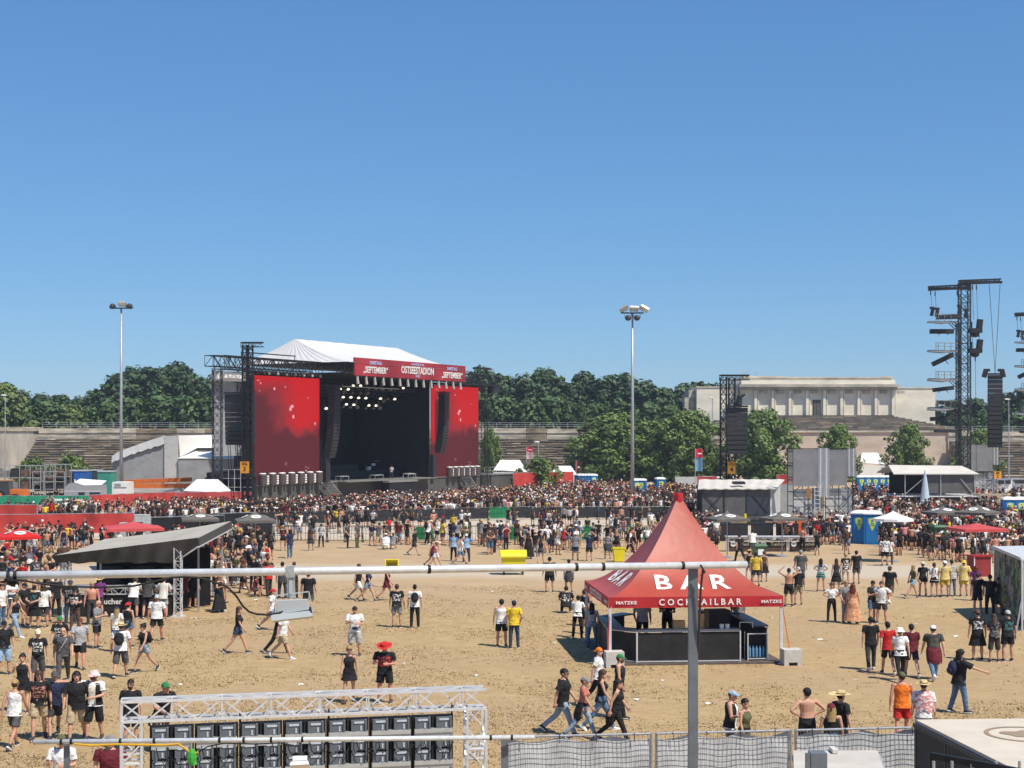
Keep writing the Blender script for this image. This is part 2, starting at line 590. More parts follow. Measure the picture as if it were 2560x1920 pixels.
for px,yt,Y,w,lb in [
 (1530,1032,262,1.32,"broadest round tree beside the floodlight mast right of the stage"),
 (1632,1052,258,1.05,"round green tree half hidden between the broad tree and the delay tower"),
 (1722,1026,255,1.15,"tall round tree just before the pylon of the tribune, behind banner pole"),
 (1908,1024,250,1.0,"dense egg shaped tree behind the delay tower before the tribune"),
 (2096,1062,255,0.85,"small tree before the tribune wall behind the wrapped scaffolds"),
 (2272,1060,262,0.75,"slim tree before the tribune wall beside the lighting tower"),
 (2450,1072,255,0.85,"tree behind the leaning speaker column at the lighting towers"),
 (1225,1072,240,0.45,"narrow tree showing beside the far end of the stage")]:
 st4["w"]=w
 put_tree(p4,st4,lb,px,yt,Y,0,FT)
p5=tree_proto("bush",None,"bush",71,3.2,2.6,2600,0.2,leaf_mid,0.0,None,0.8)
st5={"H": 3.2}
put_tree(p5,st5,"round green bush between the white tents beside the stage",1348,1148,228)
st5["w"]=0.9
put_tree(p5,st5,"yellowish bush rising behind the scaffold stacks",176,1140,225)
put_tree(p5,st5,"green bush behind the equipment racks",84,1148,222)

# ---------------------------------------------------------------- stone stands and tribune
def stone_mat(name,c,dark,sc=0.35,st=(1,1,2.5)):
 m=mat(name,c,0.9,0,0.55,sc*1.8,0.5,2.0,stretch=(0.6,1,2.5),detail=9)
 return m
st_step=stone_mat("weathered_step_stone",(0.27,0.215,0.155),0)
st_wall=stone_mat("weathered_wall_stone",(0.46,0.41,0.33),0)
st_pale=mat("pale_limestone",(0.74,0.68,0.56),0.85,0,0.18,0.16,0.15,2,stretch=(1,1,2.2),detail=8)
st_pink=mat("pinkish_limestone",(0.56,0.45,0.36),0.85,0,0.22,0.14,0.2,2,stretch=(1,1,2.0),detail=8)
st_dark=mat("step_stone_dark",(0.145,0.125,0.105),0.9,0,0.4,0.4,0.4,2.0,stretch=(1,1,3),detail=8)

def stand(name,label,x0,x1,yb,rows,z0,dz,dy,wall,seed):
 """stepped rows of irregular stone blocks, back wall and a railing on top"""
 rng=random.Random(seed)
 t=thing(name,label,"grandstand",((x0+x1)/2,yb,0))
 s=MB()
 for r in range(rows):
  x=x0
  while x<x1:
   l=min(rng.uniform(0.9,4.5),x1-x)
   zt=z0+dz*(r+1)+rng.uniform(-0.10,0.05)-(dz*0.7 if rng.random()<0.04 else 0)
   ya=yb+dy*r+rng.uniform(-0.12,0.12)
   s.k=1 if rng.random()<0.22 else 2 if rng.random()<0.13 else 0
   kk=s.k; s.k=1 if rng.random()<0.45 else 0  # darker risers paint in the shadow and vegetation lines under the treads
   s.span((x,ya+0.13,-0.1),(x+l-0.04,yb+dy*(r+1)+0.3,zt-0.17)); s.k=kk
   s.span((x,ya,zt-0.169),(x+l-0.05,yb+dy*(r+1)+0.25,zt))
   x += l
 s.build("steps",[st_step,st_dark,st_wall],t)
 zt=z0+dz*rows
 yb2=yb+dy*rows+0.9
 w=MB()
 x=x0
 while x<x1:
  l=min(rng.uniform(3,8),x1-x)
  h=wall+rng.uniform(-0.12,0.10)
  w.k=1 if rng.random()<0.2 else 0
  w.span((x,yb2,-0.1),(x+l-0.05,yb2+2.4,zt+h*0.55))
  w.span((x,yb2-0.15,zt+h*0.55),(x+l-0.03,yb2+2.4,zt+h))
  x += l
 w.build("back_wall",[st_wall,st_step],t)
 rl=MB()
 zr=zt+wall
 yr=yb2+1.8
 x=x0
 while x <= x1:
  rl.bar((x,yr,zr-0.2),(x,yr,zr+1.05),0.05)
  x += 2.6
 for h in (0.35,0.7,1.05):
  rl.bar((x0,yr,zr+h),(x1,yr,zr+h),0.045)
 rl.build("railing",steel,t)
 return t
stand("stone_grandstand","long weathered stone terrace of brown steps with railing behind the stage",-86,38,258,17,0.2,0.42,0.82,1.85,5)
stand("stone_grandstand","weathered stone terrace beyond the lighting towers east of the tribune",84,112,276,15,0.2,0.44,0.8,1.8,9)
# corner pylon at the left end
t=thing("stone_pylon","pale stone corner pylon at the west end of the terrace","pylon",(-90,252,0))
m_=MB()
m_.add([(-105,272,0),(-86.6,272,0),(-86.9,272,9.2),(-105,272,9.2),(-105,277,0),(-86.6,277,0),(-86.9,277,9.2),(-105,277,9.2)],
       [(0,1,2,3),(5,4,7,6),(1,5,6,2),(3,2,6,7),(4,0,3,7)])
m_.build("shaft",mat("streaked_limestone",(0.46,0.42,0.35),0.9,0,0.3,0.25,0.4,2,stretch=(1.6,1,0.5)),t)
m_=MB(); m_.span((-105,271.8,8.7),(-86.6,277.2,9.45)); m_.build("coping",st_wall,t)
g2=MB(); g2.ell((-92,246,0),(8,6,2.0),16,8); tag(g2.build("grass_bank",mat("bank_grass",(0.07,0.13,0.03),0.9,0,0.4,0.6,0.5,4),smooth=True),"small green grass bank below the pale corner pylon","grass bank",kind="structure")

# the tribune
def tribune():
 Y=300.0
 X=lambda px: xat(px,Y)
 Z=lambda py: zat(py,Y)
 t=thing("stone_tribune","pale limestone tribune block with pilasters, dark door and stepped base","tribune",(X(2045),Y,0))
 zb=Z(1038)
 m=MB()
 m.span((X(1853),Y,zb),(X(2236),Y+16,Z(975)))
 m.build("main_block",st_pale,t)
 m=MB()
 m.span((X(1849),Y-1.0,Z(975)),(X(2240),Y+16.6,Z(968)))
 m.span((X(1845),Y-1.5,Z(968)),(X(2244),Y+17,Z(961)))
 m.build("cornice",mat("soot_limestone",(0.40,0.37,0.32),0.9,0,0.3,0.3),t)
 m=MB()
 m.span((X(1853),Y-0.2,Z(961)),(X(2238),Y+16,Z(950)))
 m.build("parapet",st_pale,t)
 m=MB(); m.span((X(1860),Y+0.4,Z(950)),(X(2232),Y+15,Z(944)));
 x=X(1860)
 while x<X(2228):
  l=R.uniform(4,9); m.span((x,Y+0.1,Z(944)),(min(x+l,X(2232)),Y+15.5,Z(941.5)+R.uniform(-0.15,0.1))); x += l+0.03
 m.build("attic",mat("attic_limestone",(0.66,0.60,0.49),0.9,0,0.3,0.25),t)
 for i in range(9):
  px=1885+i*42.9
  m=MB(); m.span((X(px),Y-0.55,zb),(X(px+7),Y-0.003,Z(976))); m.span((X(px+9),Y-0.4,zb),(X(px+11.5),Y-0.003,Z(976)))
  m.build("pilaster",st_pale,t)
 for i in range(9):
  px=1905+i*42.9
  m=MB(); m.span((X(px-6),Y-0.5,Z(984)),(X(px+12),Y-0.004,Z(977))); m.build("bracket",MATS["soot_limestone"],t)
 d=MB(); d.span((X(2032),Y-0.12,zb),(X(2051),Y-0.006,Z(1000))); d.k=1
 d.span((X(2034),Y-0.18,zb),(X(2041),Y-0.125,Z(1002))); d.span((X(2042),Y-0.18,zb),(X(2049),Y-0.125,Z(1002)))
 d.build("door",[mat("door_dark",(0.05,0.045,0.04),0.6),mat("door_leaf",(0.11,0.10,0.09),0.6)],t)
 for a,b,top in ((1745,1851,968),(2241,2345,970)):
  m=MB(); m.span((X(a),Y+2,0),(X(b),Y+15,Z(top))); m.build("side_block",st_pale,t)
  m=MB(); m.span((X(a-1.5),Y+1.85,Z(top)),(X(b+1),Y+15.2,Z(top-2.5))); m.build("side_coping",MATS["attic_limestone"],t)
 m=MB(); m.span((X(1716),Y+3,0),(X(1726),Y+9,Z(992))); m.span((X(1728),Y+4,0),(X(1743),Y+12,Z(974))); m.build("end_pylon",st_wall,t)
 # stepped base
 m=MB()
 n=12
 zl=Z(1077)
 for i in range(n):
  f=i/n
  zt=zb-0.02-(zb-zl)*f
  grow=14.0*f
  y0=Y-1.2-0.75*i
  x=X(1862)-grow*1.35
  xe=X(2225)+grow
  while x<xe:
   l=min(R.uniform(2,6),xe-x)
   m.k=1 if R.random()<0.3 else 0
   m.span((x,y0+R.uniform(-0.1,0.1),zl-1),(x+l-0.03,Y-0.05,zt+R.uniform(-0.07,0.03)))
   x += l
 m.build("steps",[st_dark,st_step],t)
 yw=Y-1.2-0.75*n-0.6
 m=MB(); m.span((X(1770),yw,-0.1),(X(2395),Y-0.2,zl-0.35)); m.build("base_wall",st_pink,t)
 m=MB(); m.span((X(1768),yw-0.3,zl-0.35),(X(2397),yw+6,zl)); m.build("ledge",st_wall,t)
 m=MB(); m.span((X(1768),yw-1.6,-0.1),(X(2397),yw-0.003,1.9)); m.build("plinth",st_pale,t)
 m=MB(); m.span((X(1768),yw-1.8,1.9),(X(2397),yw-0.002,2.25)); m.build("plinth_ledge",st_wall,t)
 dk=mat("opening_dark",(0.03,0.028,0.025),0.9)
 for px,z in ((2027,7.2),(2178,7.0),(1898,7.2),(2335,1.2),(2272,1.1)):
  yy=yw-(1.61 if z<2 else 0.02)
  m=MB(); m.span((X(px)-0.28,yy,z),(X(px)+0.28,yy+0.1,z+0.5)); m.build("opening",dk,t)
 # antennas on the roof
 for px in (1870,1880,1902):
  m=MB(); a=X(px)
  m.bar((a,Y+6,Z(942)),(a,Y+6,Z(924)),0.06)
  for k in range(4):
   m.bar((a-0.5,Y+6,Z(940)+k*0.35),(a+0.5,Y+6,Z(940)+k*0.35),0.04)
  m.build("antenna",steel,t)
tribune()
# ---------------------------------------------------------------- main stage (s along the front, t towards the audience)
SA=Vector((-30.05,175.0,0)); SU=Vector((0.482,0.877,0)).normalized(); SN=Vector((SU.y,-SU.x,0)); SZ=Vector((0,0,1))
def sp_(s,t,z):
 return SA+SU*s+SN*t+SZ*z
class SB(MB):
 """boxes and bars in stage coordinates"""
 def sbox(self,a,b):
  c=[(a[i]+b[i])/2 for i in range(3)]; d=[abs(b[i]-a[i]) for i in range(3)]
  vs=[sp_(c[0]+d[0]*i/2,c[1]+d[1]*j/2,c[2]+d[2]*k/2) for k in (-1,1) for j in (-1,1) for i in (-1,1)]
  return self.add(vs,[(0,2,3,1),(4,5,7,6),(0,1,5,4),(2,6,7,3),(0,4,6,2),(1,3,7,5)])
 def sbar(self,a,b,r,n=4):
  return self.bar(sp_(*a),sp_(*b),r,n)
 def struss(self,a,b,w,r,**k):
  return self.truss(sp_(*a),sp_(*b),w,r,**k)

def screen_mat(name,seed):
 """red glowing picture of smoke and sparks on the video wall"""
 m=bpy.data.materials.new(name); m.use_nodes=True
 nt=m.node_tree; b=nt.nodes["Principled BSDF"]
 tc=nt.nodes.new("ShaderNodeTexCoord")
 def nz(sc,det,off,st=(1,1,1)):
  mp=nt.nodes.new("ShaderNodeMapping"); mp.inputs["Location"].default_value=off; mp.inputs["Scale"].default_value=st
  nt.links.new(tc.outputs["UV"],mp.inputs[0])
  n=nt.nodes.new("ShaderNodeTexNoise"); n.inputs["Scale"].default_value=sc; n.inputs["Detail"].default_value=det; n.inputs["Roughness"].default_value=0.6
  nt.links.new(mp.outputs[0],n.inputs["Vector"]); return n.outputs["Fac"]
 # bright cloud: distance to a slanting streak in the upper middle, bent by noise
 sx=nt.nodes.new("ShaderNodeSeparateXYZ"); nt.links.new(tc.outputs["UV"],sx.inputs[0])
 def mth(op,a,c=None):
  n=nt.nodes.new("ShaderNodeMath"); n.operation=op
  for i,v in ((0,a),(1,c)):
   if v is None: continue
   if isinstance(v,(int,float)): n.inputs[i].default_value=v
   else: nt.links.new(v,n.inputs[i])
  return n.outputs[0]
 n1=nz(3.2,7,(seed,0,0)); n2=nz(1.6,4,(0,seed,3))
 # height term: lower half dark maroon, upper half brighter
 h=mth('ADD',sx.outputs["Y"],mth('MULTIPLY',mth('SUBTRACT',n1,0.5),0.55))
 up=nt.nodes.new("ShaderNodeMapRange"); up.inputs["From Min"].default_value=0.44; up.inputs["From Max"].default_value=0.58; nt.links.new(h,up.inputs["Value"])
 left=nt.nodes.new("ShaderNodeMapRange"); left.inputs["From Min"].default_value=0.12; left.inputs["From Max"].default_value=0.6
 nt.links.new(mth('ADD',sx.outputs["X"],mth('MULTIPLY',mth('SUBTRACT',n2,0.5),0.9)),left.inputs["Value"])
 top=nt.nodes.new("ShaderNodeMapRange"); top.inputs["From Min"].default_value=0.80; top.inputs["From Max"].default_value=1.0; nt.links.new(sx.outputs["Y"],top.inputs["Value"])
 br=mth('MULTIPLY',up.outputs[0],mth('MAXIMUM',left.outputs[0],top.outputs[0]))
 r=nt.nodes.new("ShaderNodeValToRGB")
 r.color_ramp.elements[0].color=(0.105,0.016,0.022,1); r.color_ramp.elements[1].color=(0.52,0.012,0.014,1)
 e=r.color_ramp.elements.new(0.35); e.color=(0.24,0.024,0.03,1)
 nt.links.new(br,r.inputs[0])
 sparks=None
 for (u,v,ru,rv,k) in ((0.055,0.955,.02,.006,.5),(0.09,0.93,.010,.008,.8),(0.295,0.885,.012,.013,1.0),(0.46,0.905,.011,.007,.7),(0.075,0.86,.008,.006,.6),
                              (0.565,0.725,.022,.013,1.0),(0.54,0.70,.017,.018,.9),(0.585,0.628,.014,.016,1.0),(0.93,0.565,.012,.014,.7),(0.82,0.81,.012,.005,.5),
                              (0.78,0.15,.009,.007,.5),(0.82,0.14,.008,.007,.5),(0.785,0.115,.013,.008,.6),(0.47,0.185,.02,.015,.18)):
  dx=mth('DIVIDE',mth('SUBTRACT',sx.outputs["X"],u),ru); dy=mth('DIVIDE',mth('SUBTRACT',sx.outputs["Y"],v),rv)
  d=mth('ADD',mth('MULTIPLY',dx,dx),mth('MULTIPLY',dy,dy))
  q=mth('MULTIPLY',mth('MAXIMUM',mth('SUBTRACT',1.0,mth('MULTIPLY',d,0.5)),0.0),k)
  sparks=q if sparks is None else mth('MAXIMUM',sparks,q)
 mx=nt.nodes.new("ShaderNodeMixRGB"); nt.links.new(sparks,mx.inputs[0]); nt.links.new(r.outputs[0],mx.inputs[1]); mx.inputs[2].default_value=(0.95,0.45,0.5,1)
 b.inputs["Base Color"].default_value=(0.008,0.005,0.005,1)
 b.inputs["Specular IOR Level"].default_value=0.05
 b.inputs["Roughness"].default_value=0.6
 nt.links.new(mx.outputs[0],b.inputs["Emission Color"]); b.inputs["Emission Strength"].default_value=1.0
 return m
def add_uv(ob,uvs):
 l=ob.data.uv_layers.new(name="UV")
 for i,u in enumerate(uvs):
  l.data[i].uv=u

DK=2.07
st=thing("concert_stage","huge black open air stage with white peaked fabric roof and two red video walls","stage",sp_(26,0,0))
m=SB(); m.sbox((-0.6,-3.5,0.02),(12.9,0,DK-0.12)); m.sbox((12.903,-14,0.02),(52.8,0,DK-0.12)); m.sbox((52.803,-10,0.02),(63,0.3,DK-0.12)); m.build("skirt",mat("stage_skirt",(0.085,0.083,0.08),0.8,0,0.2,0.3),st)
m=SB(); m.sbox((-0.7,-3.6,DK-0.118),(12.9,0.12,DK)); m.sbox((12.903,-14,DK-0.118),(52.85,0.12,DK)); m.sbox((52.853,-10,DK-0.118),(63.1,0.42,DK)); m.sbox((16.5,0.123,DK-0.12),(38,1.6,DK-0.004))
m.build("deck",mat("stage_deck",(0.17,0.168,0.16),0.7,0,0.2),st)
m=SB(); m.sbox((24.5,1.62,DK-0.35),(31.5,2.6,DK-0.12)); m.build("thrust",mat("thrust_grey",(0.22,0.215,0.2),0.7,0,0.2),st)
m=SB(); m.sbox((24.7,1.65,0.1),(31.3,2.5,DK-0.353)); m.build("thrust_skirt",black_cloth,st)
for s0 in (12.6,46.2):
 m=SB()
 for i in range(8):
  m.sbox((s0+0.32*i,0.5,DK-0.24*(i+1)),(s0+0.32*(i+1),2.0,DK-0.24*(i+1)+0.05))
 m.sbar((s0,2.0,DK),(s0+2.6,2.0,0.1),0.05); m.sbar((s0,0.5,DK-0.1),(s0+2.6,0.5,0.1),0.05)
 m.build("stairs",steel,st)
# interior: back wall, side walls, ceiling drape
m=SB(); m.sbox((12.9,-13.6,DK),(39.6,-13.4,15.4)); m.build("back_drape",black_cloth,st)
m=SB(); m.sbox((12.95,-13.39,DK),(13.25,-0.4,15.4)); m.build("side_drape",black_cloth,st)
m=SB(); m.sbox((39.3,-13.39,DK),(39.62,-0.65,15.4)); m.build("side_drape",black_cloth,st)
m=SB(); m.sbox((11.5,-13.7,15.42),(40.9,4.9,15.6)); m.build("ceiling_drape",black_cloth,st)
m=SB(); m.sbox((14.5,-12.5,DK+0.002),(38.5,-5,DK+1.0)); m.sbox((20,-9.5,DK+1.002),(30,-6,DK+1.8)); m.build("riser",black,st)
# video walls
for (a,b) in ((0.0,12.75),(39.8,52.1)):
 m=SB(); m.add([sp_(a,0.0,DK+0.02),sp_(b,0.0,DK+0.02),sp_(b,0.0,14.9),sp_(a,0.0,14.9)],[(0,1,2,3)])
 sc_=m.build("video_wall",screen_mat("video_wall_picture",1.0 if a<1 else 1.35),st)
 add_uv(sc_,[(0,0),(1,0),(1,1),(0,1)])
 m=SB(); m.sbox((a-0.12,-0.55,DK),(b+0.12,-0.03,15.0))
 fr=m.build("wall_frame",black,sc_)
m=SB(); m.add([sp_(38.9,0.0,DK+3),sp_(39.5,0.3,DK+3),sp_(39.5,0.3,14.6),sp_(38.9,0.0,14.6)],[(0,1,2,3)])
sc_=m.build("side_screen",MATS.get("x") or screen_mat("side_screen_picture",2.0),st); add_uv(sc_,[(0.6,0.3),(0.75,0.3),(0.75,1),(0.6,1)])
# header banner
m=SB(); m.sbox((12.9,5.0,15.25),(39.5,5.25,17.45))
hb=m.build("header_banner",mat("header_cloth",(0.30,0.028,0.038),0.7,0,0.35,0.12,detail=2),st)
HM=Matrix.Translation(sp_(0,5.27,0)) @ Matrix(((SU.x,0,SN.x,0),(SU.y,0,SN.y,0),(0,1,0,0),(0,0,0,1)))
blue_pr=mat("pale_blue_print",(0.42,0.48,0.78),0.6,0,0.1)
navy_pr=mat("navy_print",(0.03,0.045,0.14),0.6,0,0.1)
def htext(s,sc,z,size,m_,sx=1.0,dz=0.0):
 text_on(hb,"lettering",s,size,m_,HM @ Matrix.Translation((sc,z,0.01+dz)),0.02,sx=sx)
for sc in (17.4,35.9):
 htext("SAMSTAG",sc,16.9,0.62,blue_pr,1.0); htext("\u201eSEPTEMBER\u201c",sc,16.0,1.1,print_white,0.85,0.012)
htext("OSTSEESTADION",27.2,16.3,1.3,print_white,0.80,0.012); htext("KONZERTE IM",27.2,17.12,0.36,blue_pr,1.3); htext("2025",27.2,15.62,0.42,blue_pr,1.3)
# roof: fabric panels with folds
def roof():
 m=SB()
 fl_,fr_,bl,br_=(11.3,5.3,16.85),(41.2,5.3,16.85),(11.3,-12.5,16.85),(41.2,-12.5,16.85)
 r1,r2=(13.7,-4.5,20.05),(37.3,-4.5,20.1)
 rng=random.Random(2)
 def panel(a,b,c,d,nu,nv,folds):
  """quad panel a-b (eave) to d-c (ridge)"""
  base=len(m.v)
  vs=[]
  for j in range(nv+1):
   v=j/nv
   for i in range(nu+1):
    u=i/nu
    p=[(a[k]*(1-u)+b[k]*u)*(1-v)+(d[k]*(1-u)+c[k]*u)*v for k in range(3)]
    p[2] -= 0.35*math.sin(math.pi*v)+(0.05*math.sin(u*folds*6.28+1.3*math.sin(9*u))*(0.3+0.7*math.sin(math.pi*v)) if folds else 0)
    vs.append(sp_(*p))
  m.add(vs,[(j*(nu+1)+i,j*(nu+1)+i+1,(j+1)*(nu+1)+i+1,(j+1)*(nu+1)+i) for j in range(nv) for i in range(nu)])
 panel(fl_,fr_,r2,r1,70,8,9)
 panel(br_,bl,r1,r2,40,6,6)
 panel(bl,fl_,r1,r1,60,8,12)
 panel(fr_,br_,r2,r2,30,6,6)
 o=m.build("roof",mat("roof_membrane",(0.60,0.595,0.585),0.5,0,0.06,0.3),st,smooth=True)
roof()
m=SB()
m.struss((11.3,4.2,16.1),(41.2,4.2,16.1),1.2,0.07,step=1.4)
m.build("front_truss",darkm,st)
m=SB(); m.struss((-7.0,0.6,16.1),(11.8,0.6,16.1),1.5,0.075,step=1.3,cross=True); m.struss((-7.0,-0.9,16.3),(11.8,-0.9,16.3),1.2,0.07,step=1.3)
m.sbar((-7.0,0.6,16.85),(-7.0,-0.9,16.85),0.08); m.sbox((-4,1.2,17.3),(6,1.45,17.42)); m.sbar((-4,1.3,16.9),(-4,1.3,17.35),0.05); m.sbar((6,1.3,16.9),(6,1.3,17.35),0.05)
m.build("wing_truss",darkm,st)
m=SB(); m.struss((41.5,0.8,16.0),(55.5,0.8,16.0),1.5,0.07,step=1.3,cross=True); m.sbox((50,0.3,17.6),(53.5,1.3,17.85)); m.sbar((50.5,0.8,16.7),(50.5,0.8,17.7),0.08); m.sbar((53,0.8,16.7),(53,0.8,17.7),0.08)
m.sbox((54,0.5,14.2),(56,1.4,15.2))
m.build("wing_truss",darkm,st)
for s,t_,zt in ((-7.0,0.3,15.4),(53.2,0.4,15.4),(54.6,0.2,15.3),(53.2,-3,15.2),(-0.9,-1.2,15.4)):
 m=SB(); m.struss((s,t_,0),(s,t_,zt),0.95 if s>-0.9 or s<-5 else 0.8,0.06,step=0.95,cross=True); m.build("tower",darkm,st)
m=SB()
for i in range(16):       # hanging wing curtain with folds
 a,b=-5.6+i*0.30,-5.6+(i+1)*0.30
 m.add([sp_(a,-1.3+0.1*math.sin(i*1.7),5.5),sp_(b,-1.3+0.1*math.sin(i*1.7+1.7),5.5),sp_(b,-1.3+0.1*math.sin(i*1.7+1.7),14.0),sp_(a,-1.3+0.1*math.sin(i*1.7),14.0)],[(0,1,2,3)])
m.build("wing_curtain",grey_pvc,st,smooth=True)
m=SB(); m.sbox((-6.2,-1.2,14.1),(-0.9,-0.3,15.2)); m.sbox((-5.6,-0.25,14.4),(-2.0,0.2,15.0)); m.build("wing_canopy",white_pvc,st)
m=SB()
for i in range(14):       # side drapes between screens and opening
 pass
m.sbox((-0.3,-0.6,15.05),(12.9,0.5,15.3)); m.sbox((39.6,-0.6,15.05),(52.4,0.5,15.3)); m.sbox((12.85,-2.5,DK),(12.94,0.2,15.2)); m.build("masking",black_cloth,st)
# lamps under header and in the rig
lamp_body=mat("lamp_housing",(0.05,0.05,0.055),0.5,0.2,0.2)
lamp_pale=mat("lamp_housing_pale",(0.42,0.40,0.36),0.5,0.1,0.2)
lamp_on=mat("lit_lamp",(1.0,0.93,0.72),0.5,0,0,emit=1.8,emit_col=(1.0,0.92,0.68))
m=SB(); m.sbar((13.2,5.1,15.1),(39.2,5.1,15.1),0.06); m.build("lamp_bar",darkm,st)
for i in range(14):
 s=13.6+i*1.9
 m=SB(); m.sbox((s-0.14,5.02,14.98),(s+0.14,5.2,15.2)); m.tube([sp_(s,5.1,15.0),sp_(s+0.06,5.16,14.2)],[0.16,0.2],8); m.build("hanging_lamp",lamp_pale,st)
m=SB()
for t_ in (-2.0,-4.5,-7.0):
 m.struss((14,t_,14.4-0.15*abs(t_)),(39,t_,14.4-0.15*abs(t_)),0.45,0.045,step=0.6)
m.build("lamp_truss",darkm,st)
lit=[(985,428),(1042,430),(1077,405),(1130,405),(1432,422),(1007,486),(1062,487),(1117,491),(1168,493),(1272,496),(1373,500),(1030,537),(1083,540),(1190,545),(1240,546),(865,530)]
dim=[(1190,425),(1240,428),(1290,432),(1345,434),(1490,440),(1540,445),(1590,448),(990,505),(1020,452),(1075,455),(1130,458),(1185,462),(1325,500),(1355,515),(1300,518),(1010,555),(1060,558),(1115,562),(1170,566),(1225,566),(1275,568)]
def on_stage(px,py,t_):
 k=(px-CX)/F
 ax,ay=SA.x+SN.x*t_,SA.y+SN.y*t_
 s=(k*ay-ax)/(SU.x-k*SU.y)
 y=ay+SU.y*s
 return s,CAMH-(py-HY)/F*y
for j,(cx_,cy_) in enumerate(lit+dim):
 t_=-2.0 if cy_<440 else (-4.5 if cy_<510 else -7.0)
 s,z=on_stage(500+cx_/2.836,820+cy_/2.836,t_)
 if cx_==865:
  s,t_=13.1,0.6; z=11.3
 on=j<len(lit)
 m=SB(); m.tube([sp_(s,t_-0.35,z+0.35),sp_(s,t_-0.1,z+0.1),sp_(s,t_+0.1,z-0.05)],[0.12,0.25,0.30],10); m.sbox((s-0.03,t_-0.2,z+0.2),(s+0.03,t_-0.1,z+1.0))
 sl=m.build("spotlight",lamp_body if on or j % 3 else lamp_pale,st)
 if on:
  m=MB(); c=sp_(s,t_+0.16,z-0.08); m.ell(c,(0.23,0.14,0.14),10,6); m.build("lens",lamp_on,sl,smooth=True)
 else:
  m=MB(); c=sp_(s,t_+0.14,z-0.06); m.ell(c,(0.22,0.08,0.18),8,5); m.build("lens",mat("unlit_lens",(0.35,0.30,0.27),0.3,0,0),sl,smooth=True)
for i in range(14):
 s,zz=0.6+i*0.85,15.25
 m=SB(); m.tube([sp_(s,0.9,15.3),sp_(s+0.1,1.0,14.98)],[0.13,0.18],8); m.build("hanging_lamp",lamp_pale if i % 2 else lamp_body,st)
m=SB(); m.sbox((16.2,-1.5,14.15),(33,-1.4,14.23)); m.build("pale_rail",alu,st)
# foot lights in front of the video walls
for base,n_,dstep in ((0.9,7,1.85),(43.2,6,1.55)):
 for i in range(n_):
  s=base+i*dstep
  m=SB(); m.lathe([(0.42,DK+0.02),(0.46,DK+0.1),(0.46,DK+1.15),(0.40,DK+1.28)],14,sp_(s,0.5,0))
  fl2=m.build("foot_light",mat("foot_light_body",(0.10,0.075,0.075),0.4,0.1,0.2),st,smooth=False)
  m=SB(); m.lathe([(0.44,DK+1.282),(0.40,DK+1.36),(0.1,DK+1.40)],14,sp_(s,0.5,0)); m.build("cap",white_paint,fl2)
  if i<n_-1:
   m=SB()
   for k in range(4):
    m.sbox((s+dstep/2-0.17,0.4,DK+0.05+k*0.28),(s+dstep/2+0.17,0.6,DK+0.25+k*0.28))
   m.build("strobe_stack",white_paint,st)
# wedges, risers, monitors on the deck
for s,t_,w in ((17.5,-0.9,1.7),(24.6,-0.5,1.9),(31.5,0.2,1.9),(34.2,-1.5,1.4)):
 m=SB()
 for a in (s,s+w):
  for c in (t_,t_+0.8):
   m.sbar((a,c,DK),(a,c,DK+0.55),0.04)
 m.sbox((s-0.05,t_-0.05,DK+0.55),(s+w+0.05,t_+0.85,DK+0.63)); m.build("platform",mat("platform_grey",(0.36,0.36,0.36),0.6),st)
m=SB(); m.ell(sp_(14.6,-0.3,DK+0.45),(0.42,0.42,0.42),14,9); m.build("blue_ball",mat("blue_ball",(0.05,0.20,0.62),0.4,0,0.1),st,smooth=True)
for s in (13.35,38.6):
 m=SB(); m.sbox((s+0.05,-0.1,DK),(s+0.85,0.55,DK+3.1))
 for k in range(4):
  m.sbox((s,-0.2,DK+0.02+k*0.78),(s+0.9,0.6,DK+0.76+k*0.78))
 m.build("side_fill",mat("speaker_black",(0.03,0.03,0.033),0.7,0,0.2,8),st)
m=SB(); m.lathe([(0.4,DK+1.02),(0.42,DK+1.5)],12,sp_(33.0,-6.5,0)); m.lathe([(0.3,DK+1.6),(0.32,DK+1.95)],12,sp_(33.9,-6.3,0)); m.lathe([(0.02,DK+2.3),(0.5,DK+2.24)],12,sp_(34.6,-6.2,0)); m.build("drum_kit",white_paint,st)

spk=MATS["speaker_black"]
def line_array(name,label,top,n,w,h,d,yaw,curve,group=None,hang=None,tilt0=0.0,cat="speaker"):
 """column of loudspeaker cabinets, bending backwards towards its foot"""
 t=thing(name,label,cat,(top[0],top[1],0),0,group)
 p=Vector(top); a=tilt0
 ro=Matrix.Rotation(yaw,3,'Z')
 for i in range(n):
  M=ro @ Matrix.Rotation(a,3,'X')
  c=p+M @ Vector((0,0,-h/2))
  m=MB(); m.box(c,(w,d,h*0.93),M=M)
  cb_=m.build("cabinet",spk,t)
  m=MB(); m.box(c+M @ Vector((0,-d/2-0.012,0)),(w*0.9,0.02,h*0.78),M=M); m.build("grille",mat("speaker_grille",(0.045,0.044,0.048),0.6,0.2,0.2,20),cb_)
  p=p+M @ Vector((0,0,-h))
  a += curve*(i/n) ** 1.5
 m=MB(); m.box(Vector(top)+Vector((0,0,0.12)),(w*1.02,d*1.5,0.14),yaw)
 if hang:
  for q in hang:
   m.bar(Vector(top)+Vector((0,0,0.15)),q,0.03)
 m.build("flying_frame",darkm,t)
 return t
yaw_st=math.atan2(SU.y,SU.x)
line_array("line_array","tall black speaker column hanging beside the big west video wall",tuple(sp_(14.2,1.2,13.9)),20,1.35,0.44,1.0,yaw_st,0.05,"speaker columns of the stage",[sp_(14.2,1.2,15.4)])
line_array("line_array","tall black speaker column hanging before the far east video wall",tuple(sp_(40.4,1.2,13.8)),20,1.35,0.42,1.0,yaw_st,0.05,"speaker columns of the stage",[sp_(40.4,1.2,15.4)])

